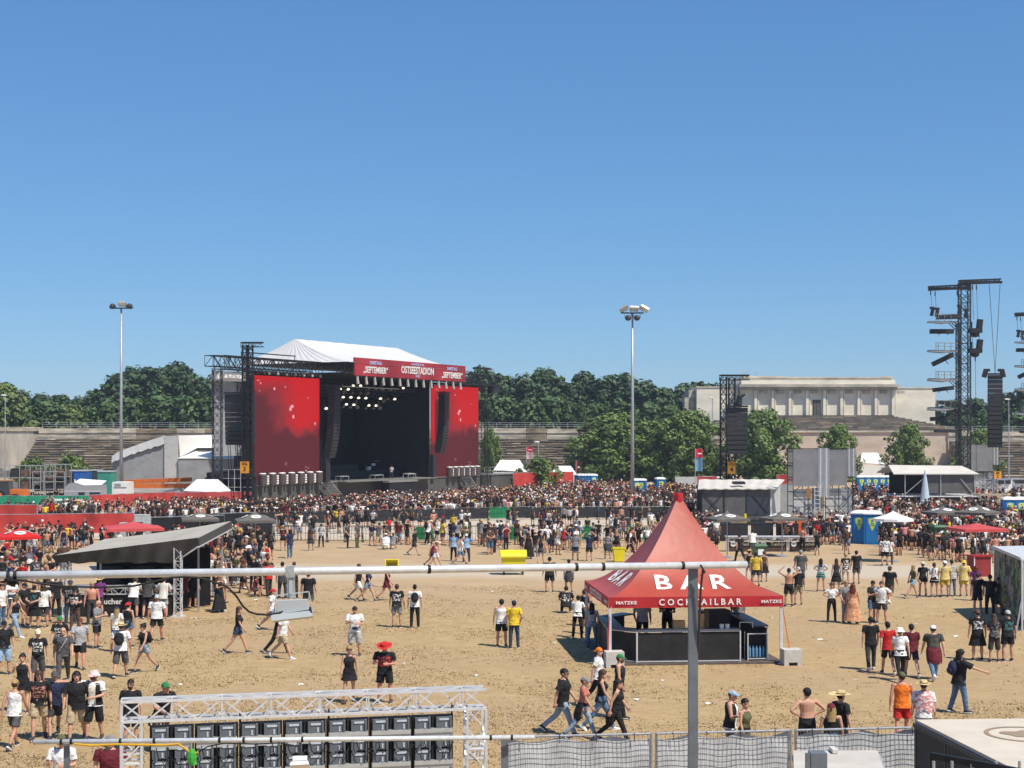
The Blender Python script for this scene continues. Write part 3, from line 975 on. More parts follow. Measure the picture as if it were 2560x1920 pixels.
# ---------------------------------------------------------------- delay towers 3 and 4
def sign(parent,c,w,h,txt,yaw=0.0):
 Mz=Matrix.Translation(c) @ Matrix.Rotation(yaw,4,'Z') @ Matrix(((1,0,0,0),(0,0,-1,0),(0,1,0,0),(0,0,0,1)))
 m=MB(); m.box(c,(w,0.08,h),yaw); b=m.build("sign",sign_orange,parent)
 if txt:
  text_on(b,"number",txt,h*0.52,black,Mz @ Matrix.Translation((0,-h*0.16,0.05)),0.02)
  text_on(b,"lettering","DELAY\nTOWER",h*0.15,black,Mz @ Matrix.Translation((0,h*0.30,0.05)),0.02)
 return b
def delay_tower(name,label,px0,px1,ytop,yfoot,num,arr,bar_px,sign_px,group):
 Y=gy(yfoot)
 xa,xb=xat(px0,Y),xat(px1,Y)
 zt=zat(ytop,Y)
 t=thing(name,label,"tower",((xa+xb)/2,Y,0),0,group)
 w=xb-xa
 for k,(a,b) in enumerate(((xa,xa+w*0.42),(xb-w*0.42,xb))):
  m=MB(); m.truss(((a+b)/2,Y,0),((a+b)/2,Y,zt),b-a,0.055,step=(b-a)*1.6,cross=True); m.build("mast",black,t)
 m=MB()
 z=0.4
 while z<zt:
  m.bar((xa,Y-0.3,z),(xb,Y-0.3,z),0.04); z += 1.6
 m.build("rungs",black,t)
 x2=xat(bar_px,Y)
 m=MB(); m.truss((xa-0.1,Y,zt),(x2,Y-0.4,zt),0.45,0.05,step=0.5); m.span((xa,Y-0.25,zt+0.1),(x2,Y-0.15,zt+0.28)); m.build("top_beam",black,t)
 m=MB(); m.box(((xa+xb)/2,Y,0.12),(w+1.6,2.4,0.24)); m.build("base",black,t)
 sign(t,Vector((xat(sign_px[0],Y),Y-0.75,zat(sign_px[1],Y))),sign_px[2]/F*Y,sign_px[3]/F*Y,num)
 sign(t,Vector((xat(sign_px[0]-2,Y),Y-0.75,1.0)),0.8,0.8,"")
 return t,Y,zt
DT="numbered delay towers"
t3,Y3,z3=delay_tower("delay_tower","slim black truss tower with orange sign 3 before the west video wall",606,632,862,1287,"3",None,659,(615,1168,22,29),DT)
t4,Y4,z4=delay_tower("delay_tower","slim black truss tower with orange sign 4 beside the grey sound booth",1801,1837,944,1300,"4",None,1872,(1826,1169,19,30),DT)
line_array("line_array","wide double speaker array hung on the tower marked 3",(xat(600,Y3+1.2),Y3+1.2,zat(984,Y3)),11,2.85,0.46,0.9,-0.25,0.035,"speaker arrays of the delay towers",[(xat(610,Y3),Y3+0.6,z3-3.2),(xat(600,Y3),Y3+0.6,zat(960,Y3))])
line_array("line_array","black speaker array hung on the tower marked 4 before the tree",(xat(1842,Y4-1.2),Y4-1.3,zat(1020,Y4)),10,1.95,0.425,0.8,-0.12,0.045,"speaker arrays of the delay towers",[(xat(1848,Y4),Y4-0.5,z4)])
m=MB(); m.tube([(xat(1842,Y4),Y4-1.2,zat(1014,Y4)),(xat(1845,Y4),Y4-1.1,zat(992,Y4)),(xat(1858,Y4),Y4-1.1,zat(986,Y4))],[0.32,0.26,0.1],8); m.build("hoist",black,t4)
for px in (566,572,585,596):
 m=MB(); m.tube([(xat(px,Y3),Y3+0.7,zat(1110,Y3)),(xat(px+6,Y3),Y3+0.5,zat(1200,Y3)),(xat(px+14,Y3),Y3+0.3,zat(1262,Y3))],0.03,4)
 m.build("cable",rubber,t3)

# ---------------------------------------------------------------- tall lighting towers with platforms
def lighting_tower():
 Y=167.0
 X=lambda px: xat(px,Y)
 Z=lambda py: zat(py,Y)
 G="tall lighting towers with platforms"
 t=thing("lighting_tower","tall black lattice lighting tower with cross beams and floodlight platforms beside the tribune","tower",(X(2411),Y,0),0,G)
 m=MB(); m.truss((X(2411),Y,0),(X(2411),Y,Z(706)),26/F*Y*0.92,0.075,step=1.15,cross=True); m.build("mast",darkm,t)
 m=MB(); m.truss((X(2394),Y-0.2,2),(X(2394),Y-0.2,Z(808)),0.42,0.04,step=0.8,cross=True); m.build("ladder_mast",darkm,t)
 for a,b,ya,yb in ((2397,2502,706,702),(2319,2424,722,717)):
  m=MB(); m.truss((X(a),Y-(0.4 if a<2390 else 0),Z(ya)),(X(b),Y-(0.4 if a<2390 else 0),Z(yb)),0.42,0.07,step=0.5,cross=True); m.span((X(a),Y-0.55,Z(ya)-0.15),(X(b),Y-0.35,Z(ya)+0.12)); m.build("cross_beam",black,t)
 def box_at(px0,px1,py,hpx,tilt,name="flood_bank"):
  w=(px1-px0)/F*Y
  c=Vector((X((px0+px1)/2),Y-0.9,Z(py)))
  M=Matrix.Rotation(tilt,3,'Y')
  m=MB(); m.box(c,(w,0.7,hpx/F*Y),M=M)
  b=m.build(name,black,t)
  m=MB(); m.box(c+M @ Vector((0,-0.37,0)),(w*0.94,0.03,hpx/F*Y*0.75),M=M); m.build("front",spk,b)
  return b
 for a,b,py,h,tl in ((2336,2396,794,10,-0.03),(2320,2377,830,11,0.0),(2323,2378,900,11,-0.45),(2327,2377,973,10,-0.12),(2338,2392,1008,9,0.05),(2321,2386,1046,10,-0.06),(2331,2392,1078,7,0.02)):
  box_at(a,b,py,h,tl)
 for py in (809,881,952,1024):
  m=MB()
  m.slab([(X(2301),Y-2.6,Z(py)),(X(2336),Y-3.2,Z(py+4)),(X(2392),Y-0.4,Z(py-5)),(X(2396),Y+0.6,Z(py-7)),(X(2318),Y-0.2,Z(py-6))],0.12)
  m.bar((X(2331),Y-1.4,Z(py-22)),(X(2392),Y-0.4,Z(py-22)),0.045); m.bar((X(2331),Y-1.4,Z(py-14)),(X(2392),Y-0.4,Z(py-14)),0.035)
  for px in (2331,2337,2352,2368):
   m.bar((X(px),Y-1.4,Z(py-22)),(X(px),Y-1.4,Z(py)),0.04)
  m.build("platform",mat("platform_grating",(0.20,0.195,0.19),0.6,0.2),t)
  m=MB()
  for k in range(3):
   m.bar((X(2364+8*k),Y-0.8,Z(py-2)),(X(2396),Y,Z(py+22-8*k)),0.05)
  m.bar((X(2340),Y-1,Z(py+30)),(X(2352),Y-1,Z(py+16)),0.045); m.bar((X(2364),Y-1,Z(py+30)),(X(2352),Y-1,Z(py+16)),0.045)
  m.build("bracket",darkm,t)
 for px,py in ((2324,783),(2336,785),(2392,778),(2408,788)):
  m=MB(); m.box((X(px),Y-1,Z(py)),(0.32,0.35,0.75),M=Matrix.Rotation(0.2,3,'Y')); m.box((X(px),Y-1,Z(py)+0.5),(0.5,0.3,0.25)); m.build("chain_motor",black,t)
 for px,ya,yb in ((2323,726,778),(2334,728,778),(2389,726,774),(2427,712,800),(2437,712,800),(2434,890,1180),(2443,830,862),(2426,830,870)):
  m=MB(); m.bar((X(px),Y-0.6,Z(ya)),(X(px+3),Y-0.6,Z(yb)),0.022)
  m.box((X(px),Y-0.6,Z(ya+8)),(0.1,0.1,0.5)); m.build("cable",rubber,t)
 for py in (828,878):
  m=MB(); m.box((X(2432),Y-0.8,Z(py)),(1.35,1.0,0.5)); m.ell((X(2432),Y-0.8,Z(py+8)),(0.5,0.5,0.4),8,5); m.box((X(2443),Y-0.8,Z(py-14)),(0.55,0.6,1.25),M=Matrix.Rotation(0.12,3,'Y')); m.bar((X(2424),Y-0.8,Z(py)),(X(2424),Y-0.8,Z(py-22)),0.08)
  m.build("spot_basket",black,t)
 m=MB(); m.box((X(2411),Y,0.2),(3.4,3.4,0.4)); m.build("base",black,t)
 # second tower further back
 o=clone(t,"second black lattice lighting tower at the picture's east edge, seen only in part",(xat(2611,203),203,0),0,None,G)
 # leaning speaker column hung from the long beam
 line_array("line_array","leaning black speaker column hung by two cables from the lattice tower beam",(X(2484),Y-0.5,Z(938)),16,1.55,0.5,0.95,-0.25,0.03,"speaker arrays of the delay towers",
               [(X(2469),Y-0.5,Z(706)),(X(2497),Y-0.5,Z(704))],tilt0=0.02)
 for i,px in enumerate((2459,2503)):
  m=MB(); m.box((X(px),Y-0.5,Z(934)),(0.45,0.4,0.9),M=Matrix.Rotation(0.25 if i==0 else -0.25,3,'Y')); m.box((X(px+(5 if i==0 else -5)),Y-0.5,Z(926)),(0.6,0.35,0.3))
  m.build("chain_motor",black,t)
lighting_tower()

# ---------------------------------------------------------------- floodlight masts
def floodlight_mast(px,ytop,yfoot,label,lamps,group):
 Y=gy(yfoot); X0=xat(px,Y); zt=zat(ytop,Y); k=Y/F
 t=thing("floodlight_mast",label,"floodlight",(X0,Y,0),0,group)
 m=MB(); m.tube([(X0,Y,0),(X0,Y,zt*0.5),(X0,Y,zt)],[0.22,0.17,0.10],12); m.lathe([(0.45,0),(0.45,0.12)],12,(X0,Y,0)); m.build("pole",steel,t,smooth=True)
 m=MB()
 n=int(zt/0.8)
 for i in range(4,n-1):
  sgn=-1 if i % 2 else 1
  m.bar((X0+sgn*0.1,Y-0.1,i*0.8),(X0+sgn*0.42,Y-0.1,i*0.8),0.025)
 m.build("climbing_rungs",steel,t)
 w=28*k
 m=MB(); m.span((X0-w,Y-0.08,zt),(X0+w,Y+0.08,zt+0.14)); m.build("cross_arm",darkm,t)
 for (dx,dz,kind) in lamps:
  c=Vector((X0+dx*k,Y-0.2,zt+dz*k))
  if kind=='flat':
   ro=Matrix.Rotation(0.5*(1 if dx>0 else -1) if abs(dx)>8 else 0.05,3,'Y') @ Matrix.Rotation(-0.55,3,'X')
   m=MB(); m.box(c,(0.95,0.75,0.22),M=ro); m.bar(c+Vector((-0.35,0,0)),(c.x-0.3,Y,zt+0.1),0.03); m.bar(c+Vector((0.35,0,0)),(c.x+0.3,Y,zt+0.1),0.03)
   b=m.build("floodlight",steel,t)
   m=MB(); m.box(c+ro @ Vector((0,-0.02,-0.12)),(0.8,0.6,0.03),M=ro); m.build("reflector",mat("lamp_reflector",(0.85,0.80,0.70),0.25,0.3,0),b)
  else:
   m=MB(); m.ell(c,(0.36,0.36,0.33),12,8); m.bar(c+Vector((-0.4,0,0)),(c.x-0.36,Y,zt),0.03); m.bar(c+Vector((0.4,0,0)),(c.x+0.36,Y,zt),0.03)
   m.build("floodlight",lamp_body,t,smooth=False)
 return t
FM="grey floodlight masts"
floodlight_mast(303,772,1258,"tall grey floodlight mast west of the stage with three tilted lamps on top",[(-20,6,'round'),(22,6,'round'),(4,12,'flat')],FM)
floodlight_mast(1581,784,1266,"tall grey floodlight mast by the tribune with five lamps on its cross arm",[(-22,12,'flat'),(4,12,'flat'),(29,12,'flat'),(-11,-11,'round'),(11,-11,'round')],FM)
def lamp_post(px,ytop,Y,label):
 X0=xat(px,Y); zt=zat(ytop,Y)
 t=thing("street_lamp",label,"street lamp",(X0,Y,0),0,"slim grey lamp posts")
 m=MB(); m.tube([(X0,Y,0),(X0,Y,zt)],[0.12,0.07],8); m.build("pole",steel,t)
 m=MB(); m.ell((X0-0.25,Y,zt),(0.5,0.2,0.12),8,5); m.build("lamp_head",white_paint,t)
lamp_post(13,988,240,"slim grey lamp post before the pale corner pylon")
lamp_post(1781,994,270,"slim grey lamp post between the tribune end and tower 4")
lamp_post(2522,998,240,"slim grey lamp post beside the leaning speaker column")
lamp_post(1346,1105,240,"short lamp post above the round bush before the terrace")

# ---------------------------------------------------------------- sound booth, wrapped scaffolds, second structure
mesh_cloth=mat("grey_scaffold_net",(0.27,0.27,0.28),0.8,0,0.15,1.0,alpha=0.68)
dark_net=mat("dark_scaffold_net",(0.11,0.105,0.105),0.8,0,0.2,1.0,alpha=0.88)
def booth():
 Y=131.0; X=lambda px: xat(px,Y); Z=lambda py: zat(py,Y)
 t=thing("sound_booth","grey fabric sound booth with sloping pale roof behind tower 4","booth",(X(1845),Y,0))
 x0,x1=X(1755),X(1924); D=8.0
 xb0,xb1=X(1776),X(1986)+0.6
 zt,ztb=Z(1222),zat(1199,Y+D)
 m=MB(); n=14
 for i in range(n):
  a,b=i/n,(i+1)/n
  zz=0.06*(i % 2)
  m.slab([(x0-0.4+(x1-x0+0.9)*a,Y-0.3,zt+zz),(x0-0.4+(x1-x0+0.9)*b,Y-0.3,zt+0.06-zz),(xb0+(xb1-xb0)*b,Y+D,ztb+0.06-zz),(xb0+(xb1-xb0)*a,Y+D,ztb+zz)],0.08)
 m.build("roof",mat("pale_roof_fabric",(0.60,0.56,0.50),0.6,0,0.1,0.5),t)
 m=MB(); m.span((x0,Y,0.5),(x1,Y+0.05,zt-0.08)); m.build("front_net",dark_net,t)
 m=MB(); m.span((x0+(x1-x0)*0.66,Y-0.04,0.9),(x1-0.1,Y-0.02,zt-0.7)); m.build("dark_panel",mat("dark_blue_panel",(0.04,0.045,0.06),0.6),t)
 m=MB()
 for a in (0,0.33,0.66,1.0):
  m.bar((x0+(x1-x0)*a,Y-0.06,0),(x0+(x1-x0)*a,Y-0.06,zt),0.05)
 m.bar((x0,Y-0.07,0.8),(x0+(x1-x0)*0.33,Y-0.07,zt-0.3),0.04); m.bar((x0+(x1-x0)*0.33,Y-0.07,0.8),(x0,Y-0.07,zt-0.3),0.04)
 m.bar((x0+(x1-x0)*0.75,Y-0.07,zt-0.6),(x1-0.2,Y-0.07,1.1),0.04)
 m.build("frame",darkm,t)
 m=MB(); m.slab([(x1,Y-0.05,0.3),(x1+1.6,Y+3.6,0.3),(x1+1.6,Y+3.6,zt+0.25),(x1,Y-0.05,zt-0.05)],0.06); m.build("side_curtain",lgrey_pvc,t)  # lighter grey paints in the sunlit stretch of the grey side wall
 m=MB(); m.slab([(x1+1.62,Y+3.6,0.3),(xb1,Y+3.9,0.3),(xb1,Y+3.9,zt+0.3),(x1+1.62,Y+3.6,zt+0.3)],0.06); m.build("rear_curtain",grey_pvc,t)  # darker grey paints in the shaded stretch of that wall
 m=MB(); m.span((x0-0.2,Y-0.25,0.02),(x1+0.3,Y+D,0.48)); m.build("floor_deck",darkm,t)
 m=MB(); m.span((x0+0.5,Y+D-0.3,0.5),(xb1,Y+D-0.2,zt)); m.build("back_net",dark_net,t)
 m=MB(); m.slab([(X(1838),Y+1,zt+0.55),(X(1868),Y+1,zt+0.55),(X(1868),Y+2,zt+0.6),(X(1838),Y+2,zt+0.6)],0.2); m.build("roof_box",darkm,t)
booth()
def scaffold(name,label,px0,px1,ytop,ymid,Y,group,slip):
 X=lambda px: xat(px,Y); Z=lambda py: zat(py,Y)
 x0,x1=X(px0),X(px1); D=2.6; zt,zm=Z(ytop),Z(ymid)
 t=thing(name,label,"scaffold",((x0+x1)/2,Y,0),0,group)
 m=MB()
 for x in (x0,(x0+x1)/2,x1):
  for y in (Y,Y+D):
   m.bar((x,y,0),(x,y,zt),0.045)
 z=0.5
 while z<zt+0.05:
  for y in (Y,Y+D):
   m.bar((x0,y,z),(x1,y,z),0.035)
  for x in (x0,x1):
   m.bar((x,Y,z),(x,Y+D,z),0.035)
  z += 1.24
 for i,z in enumerate((0.5,2.98)):
  m.bar((x0,Y-0.05,z),(x1,Y-0.05,z+2.4),0.035); m.bar((x1,Y-0.06,z),(x0,Y-0.06,z+2.4),0.035)
 m.bar((x0,Y-0.05,zm),((x0+x1)/2,Y-0.05,zt),0.035)
 m.build("tube_frame",darkm,t)
 m=MB(); m.span((x0-0.02,Y-0.14,zm),(x1-0.5,Y-0.11,zt-0.05)); m.build("net_wrap",mesh_cloth,t); m=MB(); m.span((x0-0.02,Y+D+0.1,zm),(x1,Y+D+0.13,zt-0.1)); m.build("net_wrap",mesh_cloth,t)
 m=MB(); nx=6
 pts=[[Vector((x1-0.5+(0.75+(0.25 if slip else 0))*i/nx,Y-0.16-0.08*math.sin(i*2.1),z)) for i in range(nx+1)] for z in (zm-(0.9 if slip else -0.8),(zm+zt)/2,zt+0.05)]
 for j in range(2):
  for i in range(nx):
   m.quad(pts[j][i],pts[j][i+1],pts[j+1][i+1],pts[j+1][i])
 m.build("loose_net",mat("pale_net",(0.40,0.41,0.43),0.7,0,0.1,alpha=0.85),t)
 m=MB(); m.span((x0+0.1,Y+0.25,0.2),(x0+(x1-x0)*0.62,Y+0.3,zm-0.25)); m.build("pale_panel",mat("pale_panel",(0.50,0.50,0.49),0.7,0,0.08),t)
 m=MB(); m.span((x0+(x1-x0)*0.64,Y+0.28,0.2),(x1,Y+0.33,zm-0.15)); m.build("grey_curtain",grey_pvc,t)
 return t,x0,x1
SG="wrapped camera scaffolds"
ts,a_,b_=scaffold("scaffold_tower","scaffold tower wrapped in grey net with ladder and brown board beside the sound booth",1983,2058,1122,1216,128,SG,True)
m=MB()
for s_ in (0.55,0.72):
 m.bar((a_+(b_-a_)*s_+0.35,127.6,0),(a_+(b_-a_)*s_+0.35,127.6,3.6),0.04)
for i in range(10):
 m.bar((a_+(b_-a_)*0.55+0.35,127.6,0.3+i*0.35),(a_+(b_-a_)*0.72+0.35,127.6,0.3+i*0.35),0.03)
m.build("ladder",alu,ts)
m=MB(); m.span((xat(2016,127.5),127.5,zat(1246,127.5)),(xat(2027,127.5),127.55,zat(1221,127.5))); m.build("brown_board",mat("brown_board",(0.30,0.14,0.05),0.7),ts)
scaffold("scaffold_tower","second wrapped scaffold tower standing apart with torn pale net at its top",2063,2131,1123,1214,129.5,SG,False)
scaffold("scaffold_tower","grey wrapped scaffold tower behind the leaning speaker column",2424,2491,1111,1178,185,SG,False)

def second_booth():
 Y=160.0; X=lambda px: xat(px,Y); Z=lambda py: zat(py,Y)
 t=thing("crew_stage","black side platform with beige gabled roof and grey net front under the lighting tower","platform",(X(2340),Y,0))
 x0,x1=X(2262),X(2440)
 zf=Z(1184)
 m=MB(); m.slab([(x0-1.3,Y-0.4,zf),(x1+0.2,Y-0.4,zf),(x1-0.6,Y+3,Z(1166)),(x0-1.0,Y+3,Z(1166)+0.1)],0.1)
 m.slab([(x0-1.0,Y+3.02,Z(1166)+0.1),(x1-0.6,Y+3.02,Z(1166)),(x1,Y+7,zf),(x0-1.3,Y+7,zf)],0.1); m.build("roof",MATS["pale_roof_fabric"],t)
 m=MB(); m.span((x0+2.2,Y,1.7),(x1-0.2,Y+0.04,zf-0.2)); m.build("front_net",dark_net,t)
 m=MB(); m.span((x0-0.8,Y-0.2,0.02),(x1+0.2,Y+7,1.3)); m.build("skirt",black_cloth,t)
 m=MB(); m.span((x0-0.9,Y-0.3,1.302),(x1+0.3,Y+7,1.42)); m.build("deck",alu,t)
 m=MB(); m.span((x0,Y+6.6,1.43),(x1,Y+6.7,zf)); m.build("back_drape",black_cloth,t)
 m=MB()
 for x in (x0,x0+2.1,(x0+x1)/2,x1-0.1):
  m.bar((x,Y-0.1,1.4),(x,Y-0.1,zf),0.06)
 m.bar((x0,Y-0.1,1.6),(x0+2.1,Y-0.1,zf-0.4),0.05); m.bar((x1-1.7,Y-0.1,zf-0.5),(x1-0.3,Y-0.1,1.6),0.05)
 m.bar((x0,Y-0.12,zf-0.1),(x1,Y-0.12,zf-0.1),0.06)
 m.build("frame",steel,t)
 m=MB(); c=Vector((X(2306),Y-1.0,0)); m.lathe([(0.55,0.3),(0.5,1.2),(0.22,3.2),(0.04,4.2)],10,c); tag(m.build("closed_parasol",mat("pale_blue_cloth",(0.42,0.50,0.58),0.7)),"closed pale blue parasol standing before the black side platform","parasol")
 # camera platform with sign 2
 t2=thing("camera_platform","galvanised camera platform with railings and round orange sign 2","platform",(X(2470),Y,0))
 m=MB(); xa,xb=X(2443),X(2504)
 for x in (xa,(xa+xb)/2,xb):
  for y in (Y-1,Y+1.5):
   m.bar((x,y,0),(x,y,3.2),0.05)
 for z in (0.6,1.5,2.3,3.2):
  m.bar((xa,Y-1,z),(xb,Y-1,z),0.04)
 m.bar((xa,Y-1,0.2),((xa+xb)/2,Y-1,1.5),0.04); m.bar((xb,Y-1,1.5),((xa+xb)/2,Y-1,3.2),0.04)
 m.build("frame",steel,t2)
 m=MB(); m.span((xa,Y-1,1.5),(xb+0.6,Y+1.5,1.6)); m.build("deck",wood,t2)
 sign(t2,Vector((X(2485),Y-1.2,zat(1187,Y))),0.75,0.78,"2")
second_booth()
# ---------------------------------------------------------------- cocktail bar tent
red_tent=mat("red_tent_cloth",(0.37,0.058,0.036),0.45,0,0.14,0.6,0.10,2.2,spec=0.35)
valance_red=mat("valance_red",(0.42,0.022,0.026),0.6,0,0.1,1)
def tent():
 yaw=math.radians(5.0)
 C0=Vector((6.02,54.1,0))
 t=thing("cocktail_tent","red pagoda tent with white BAR lettering over a black cocktail counter","tent",C0,yaw)
 W=WORLD[t]
 A,ZE,ZT=3.02,2.32,5.72
 def surf(x,y,up=0.0):
  q=min(1.0,max(abs(x),abs(y))/A)
  h=max(0.0,1-q/1.0)
  z=ZE+(ZT-ZE)*(h ** 1.72)
  z -= 0.05*math.sin(math.pi*q)*(1-abs(abs(x)-abs(y))/max(0.01,max(abs(x),abs(y))))*0
  return Vector((x,y,z+up))
 m=MB()
 n=40; k=12
 for side in range(4):
  ro=Matrix.Rotation(side*math.pi/2,3,'Z')
  vs=[]
  for i in range(n+1):
   q=0.045+(1-0.045)*(i/n)
   for j in range(k+1):
    u=(j/k)*2-1
    p=surf(u*q*A,-q*A)
    p.z -= 0.07*math.sin(math.pi*min(1,q*1.05))*(1-u*u)
    vs.append(W @ (ro @ p))
  m.add(vs,[(i*(k+1)+j,(i+1)*(k+1)+j,(i+1)*(k+1)+j+1,i*(k+1)+j+1) for i in range(n) for j in range(k)])
 m.build("roof",red_tent,t,smooth=True)
 m=MB(); m.lathe([(0.17,ZT-0.32),(0.15,ZT-0.05),(0.13,ZT+0.03)],10,W @ Vector((0,0,0))); m.build("roof_cap",valance_red,t)
 va=MB()
 for side in range(4):
  ro=Matrix.Rotation(side*math.pi/2,3,'Z')
  for i in range(20):
   a,b=-A+2*A*i/20,-A+2*A*(i+1)/20
   f=lambda q: 0.02*math.sin(q*5)
   va.add([W @ (ro @ Vector(p)) for p in ((a,-A-f(a),ZE-0.36),(b,-A-f(b),ZE-0.36),(b,-A,ZE+0.01),(a,-A,ZE+0.01))],[(0,1,2,3)])
 vo=va.build("valance",valance_red,t)
 tw=mat("white_tent_lettering",(0.78,0.77,0.74),0.6,0,0.05)
 # lettering that follows the roof
 def bend(side,s0,v0):
  ro=Matrix.Rotation(side,3,'Z')
  def fn(p):
   x=p.x+s0
   v=v0+p.y*0.56            # metres up from the eave, measured on plan
   y=-(A-v)
   q=abs(y)/A
   u=x/(q*A)
   pp=surf(x,y) ; pp.z=ZE+(ZT-ZE)*((1-q) ** 1.72)-0.07*math.sin(math.pi*min(1,q*1.05))*(1-u*u)+0.02
   return W @ (ro @ pp)
  return fn
 def letter(s,size,side,s0,v0,sx=1.0):
  text_on(t,"roof_lettering",s,size,tw,None,fn=bend(side,s0,v0),sx=sx)
 for ch,s0 in (("B",-1.0),("A",-0.02),("R",0.98)):
  letter(ch,1.42,0,s0,0.86,0.80)
  letter(ch,1.42,-math.pi/2,s0,0.86,0.80)
 for side in (0,-math.pi/2):
  M0=W @ Matrix.Rotation(side,4,'Z') @ Matrix(((1,0,0,0),(0,0,-1,-A-0.035),(0,1,0,ZE-0.18),(0,0,0,1)))
  for s_,x_,z_ in (("COCKTAILBAR",0.12,0.30),("MATZKE",-2.42,0.15),("MATZKE",2.6,0.15)):
   text_on(vo,"lettering"," ".join(s_) if z_>0.2 else s_,z_,tw,M0 @ Matrix.Translation((x_,0,0)),0.006,sx=1.0 if z_>0.2 else 1.25)
 for sx in (-1,1):
  for sy in (-1,1):
   m=MB(); c=W @ Vector((sx*(A-0.06),sy*(A-0.06),0)); m.bar(c,c+Vector((0,0,ZE)),0.065); m.box(c+Vector((0,0,0.02)),(0.25,0.25,0.04)); m.build("post",alu,t)
   if sy<0:
    e=W @ Vector((sx*(A-0.06)+0.28*(1 if sx>0 else -0.35),sy*(A-0.06)-0.1,0.4))
    m=MB(); m.bar(c+Vector((0,0,ZE-0.1)),e,0.02); m.build("ratchet_strap",mat("orange_strap" if sx>0 else "red_strap",(0.62,0.14,0.03) if sx>0 else (0.55,0.02,0.02),0.6),t)
 # counters (same thing: fixed below the tent, but free standing -> own things)
 fr=alu
 ctop=mat("counter_top",(0.10,0.12,0.15),0.35,0.2,0.1)
 panel=mat("counter_panel",(0.022,0.021,0.021),0.6,0,0.35,2)
 def counter(label,pts,h,name="bar_counter",inner=None):
  b=thing(name,label,"bar counter",W @ Vector(((pts[0][0]+pts[-1][0])/2,(pts[0][1]+pts[-1][1])/2,0)),yaw,"counters of the cocktail tent")
  for (x0,y0),(x1,y1) in zip(pts[:-1],pts[1:]):
   a,c=Vector((x0,y0,0)),Vector((x1,y1,0))
   d=(c-a).normalized(); nn=Vector((d.y,-d.x,0))
   z=Vector((0,0,1))
   m=MB(); m.slab([W @ p for p in (a+nn*0.0+z*0.08,c+z*0.08,c+z*(h-0.05),a+z*(h-0.05))],0.05); m.build("front_panel",panel,b)
   m=MB()
   for q in (a,c):
    m.bar(W @ (q+nn*0.02),W @ (q+nn*0.02+z*h),0.03)
   m.bar(W @ (a+nn*0.02+z*h),W @ (c+nn*0.02+z*h),0.03); m.bar(W @ (a+nn*0.02+z*0.1),W @ (c+nn*0.02+z*0.1),0.025)
   m.build("frame",fr,b)
   m=MB(); m.slab([W @ p for p in (a+nn*0.05+z*(h+0.05),c+nn*0.05+z*(h+0.05),c-nn*0.5+z*(h+0.05),a-nn*0.5+z*(h+0.05))],0.05); m.build("top",ctop if h<1.3 else mat("blue_black_top",(0.06,0.08,0.11),0.3),b)
  return b
 counter("black front counter with silver edges below the COCKTAILBAR valance",[(-2.82,-2.05),(-2.0,-2.75),(1.58,-2.75)],1.12)
 counter("black side counter on the tent's sunny side with bottle crate shelf",[(2.62,-2.35),(2.62,1.2),(1.2,2.6)],1.2)
 counter("black side counter on the tent's shady side where guests queue",[(-1.6,2.6),(-2.7,1.6),(-2.82,-1.6)],1.1)
 b=thing("bottle_shelf","open silver framed shelf with blue water bottles at the counter's corner","shelf",W @ Vector((2.2,-2.5,0)),yaw)
 m=MB()
 for x in (1.9,2.58):
  for y in (-2.55,-2.1):
   m.bar(W @ Vector((x,y,0)),W @ Vector((x,y,1.0)),0.025)
 for z in (0.12,0.98):
  m.bar(W @ Vector((1.9,-2.55,z)),W @ Vector((2.58,-2.55,z)),0.025)
 m.build("frame",fr,b)
 m=MB(); m.slab([W @ Vector(p) for p in ((1.9,-2.12,0.12),(2.58,-2.12,0.12),(2.58,-2.12,0.95),(1.9,-2.12,0.95))],0.03); m.slab([W @ Vector(p) for p in ((1.9,-2.55,0.16),(2.58,-2.55,0.16),(2.58,-2.1,0.16),(1.9,-2.1,0.16))],0.03); m.build("panel",panel,b)
 for i in range(5):
  m=MB(); m.lathe([(0.045,0.165),(0.045,0.42),(0.02,0.5),(0.02,0.54)],8,W @ Vector((2.0+0.12*i,-2.4,0)))
  o=tag(m.build("bottle",mat("blue_bottle",(0.12,0.30,0.48),0.15,0,0)),"blue water bottle in the shelf at the tent counter","bottle","bottles in the counter shelf")
 m=MB(); m.box(W @ Vector((0,0.0,0.03)),(6.1,6.0,0.06),yaw); tag(m.build("wooden_floor",mat("dark_planks",(0.10,0.08,0.07),0.8,0,0.3,3)),"dark plank floor under the red cocktail tent","floor",kind="structure")
 for i,(x,y,z,s,lb) in enumerate(((-0.55,-1.9,0.06,(0.5,0.4,0.95),None),(0.12,-2.45,1.17,(0.42,0.3,0.26),"brown cardboard box on the front counter, lower one of two"),(0.14,-2.42,1.43,(0.42,0.3,0.26),"brown cardboard box stacked on another on the front counter"),(-0.5,-2.45,1.17,(0.4,0.3,0.28),"single brown cardboard box on the front counter beside the stack"),(1.35,-0.2,0.06,(0.8,0.6,1.5),None))):
  m=MB(); m.box(W @ Vector((x,y,z+s[2]/2)),s,yaw+0.1*(i % 3))
  if lb:
   m.box(W @ Vector((x,y-s[1]/2-0.003,z+s[2]*0.75)),(s[0]*0.3,0.004,0.03),yaw+0.1*(i % 3))
   tag(m.build("cardboard_box",cardboard),lb,"box")
  else:
   m.box(W @ Vector((x,y-s[1]/2-0.01,z+s[2]*0.6)),(s[0]*0.8,0.02,s[2]*0.5),yaw+0.1*(i % 3))
   tag(m.build("drinks_fridge",mat("fridge_black",(0.03,0.03,0.035),0.4)),"low dark drinks fridge behind the front counter" if i==0 else "tall dark drinks fridge inside the cocktail tent","fridge")
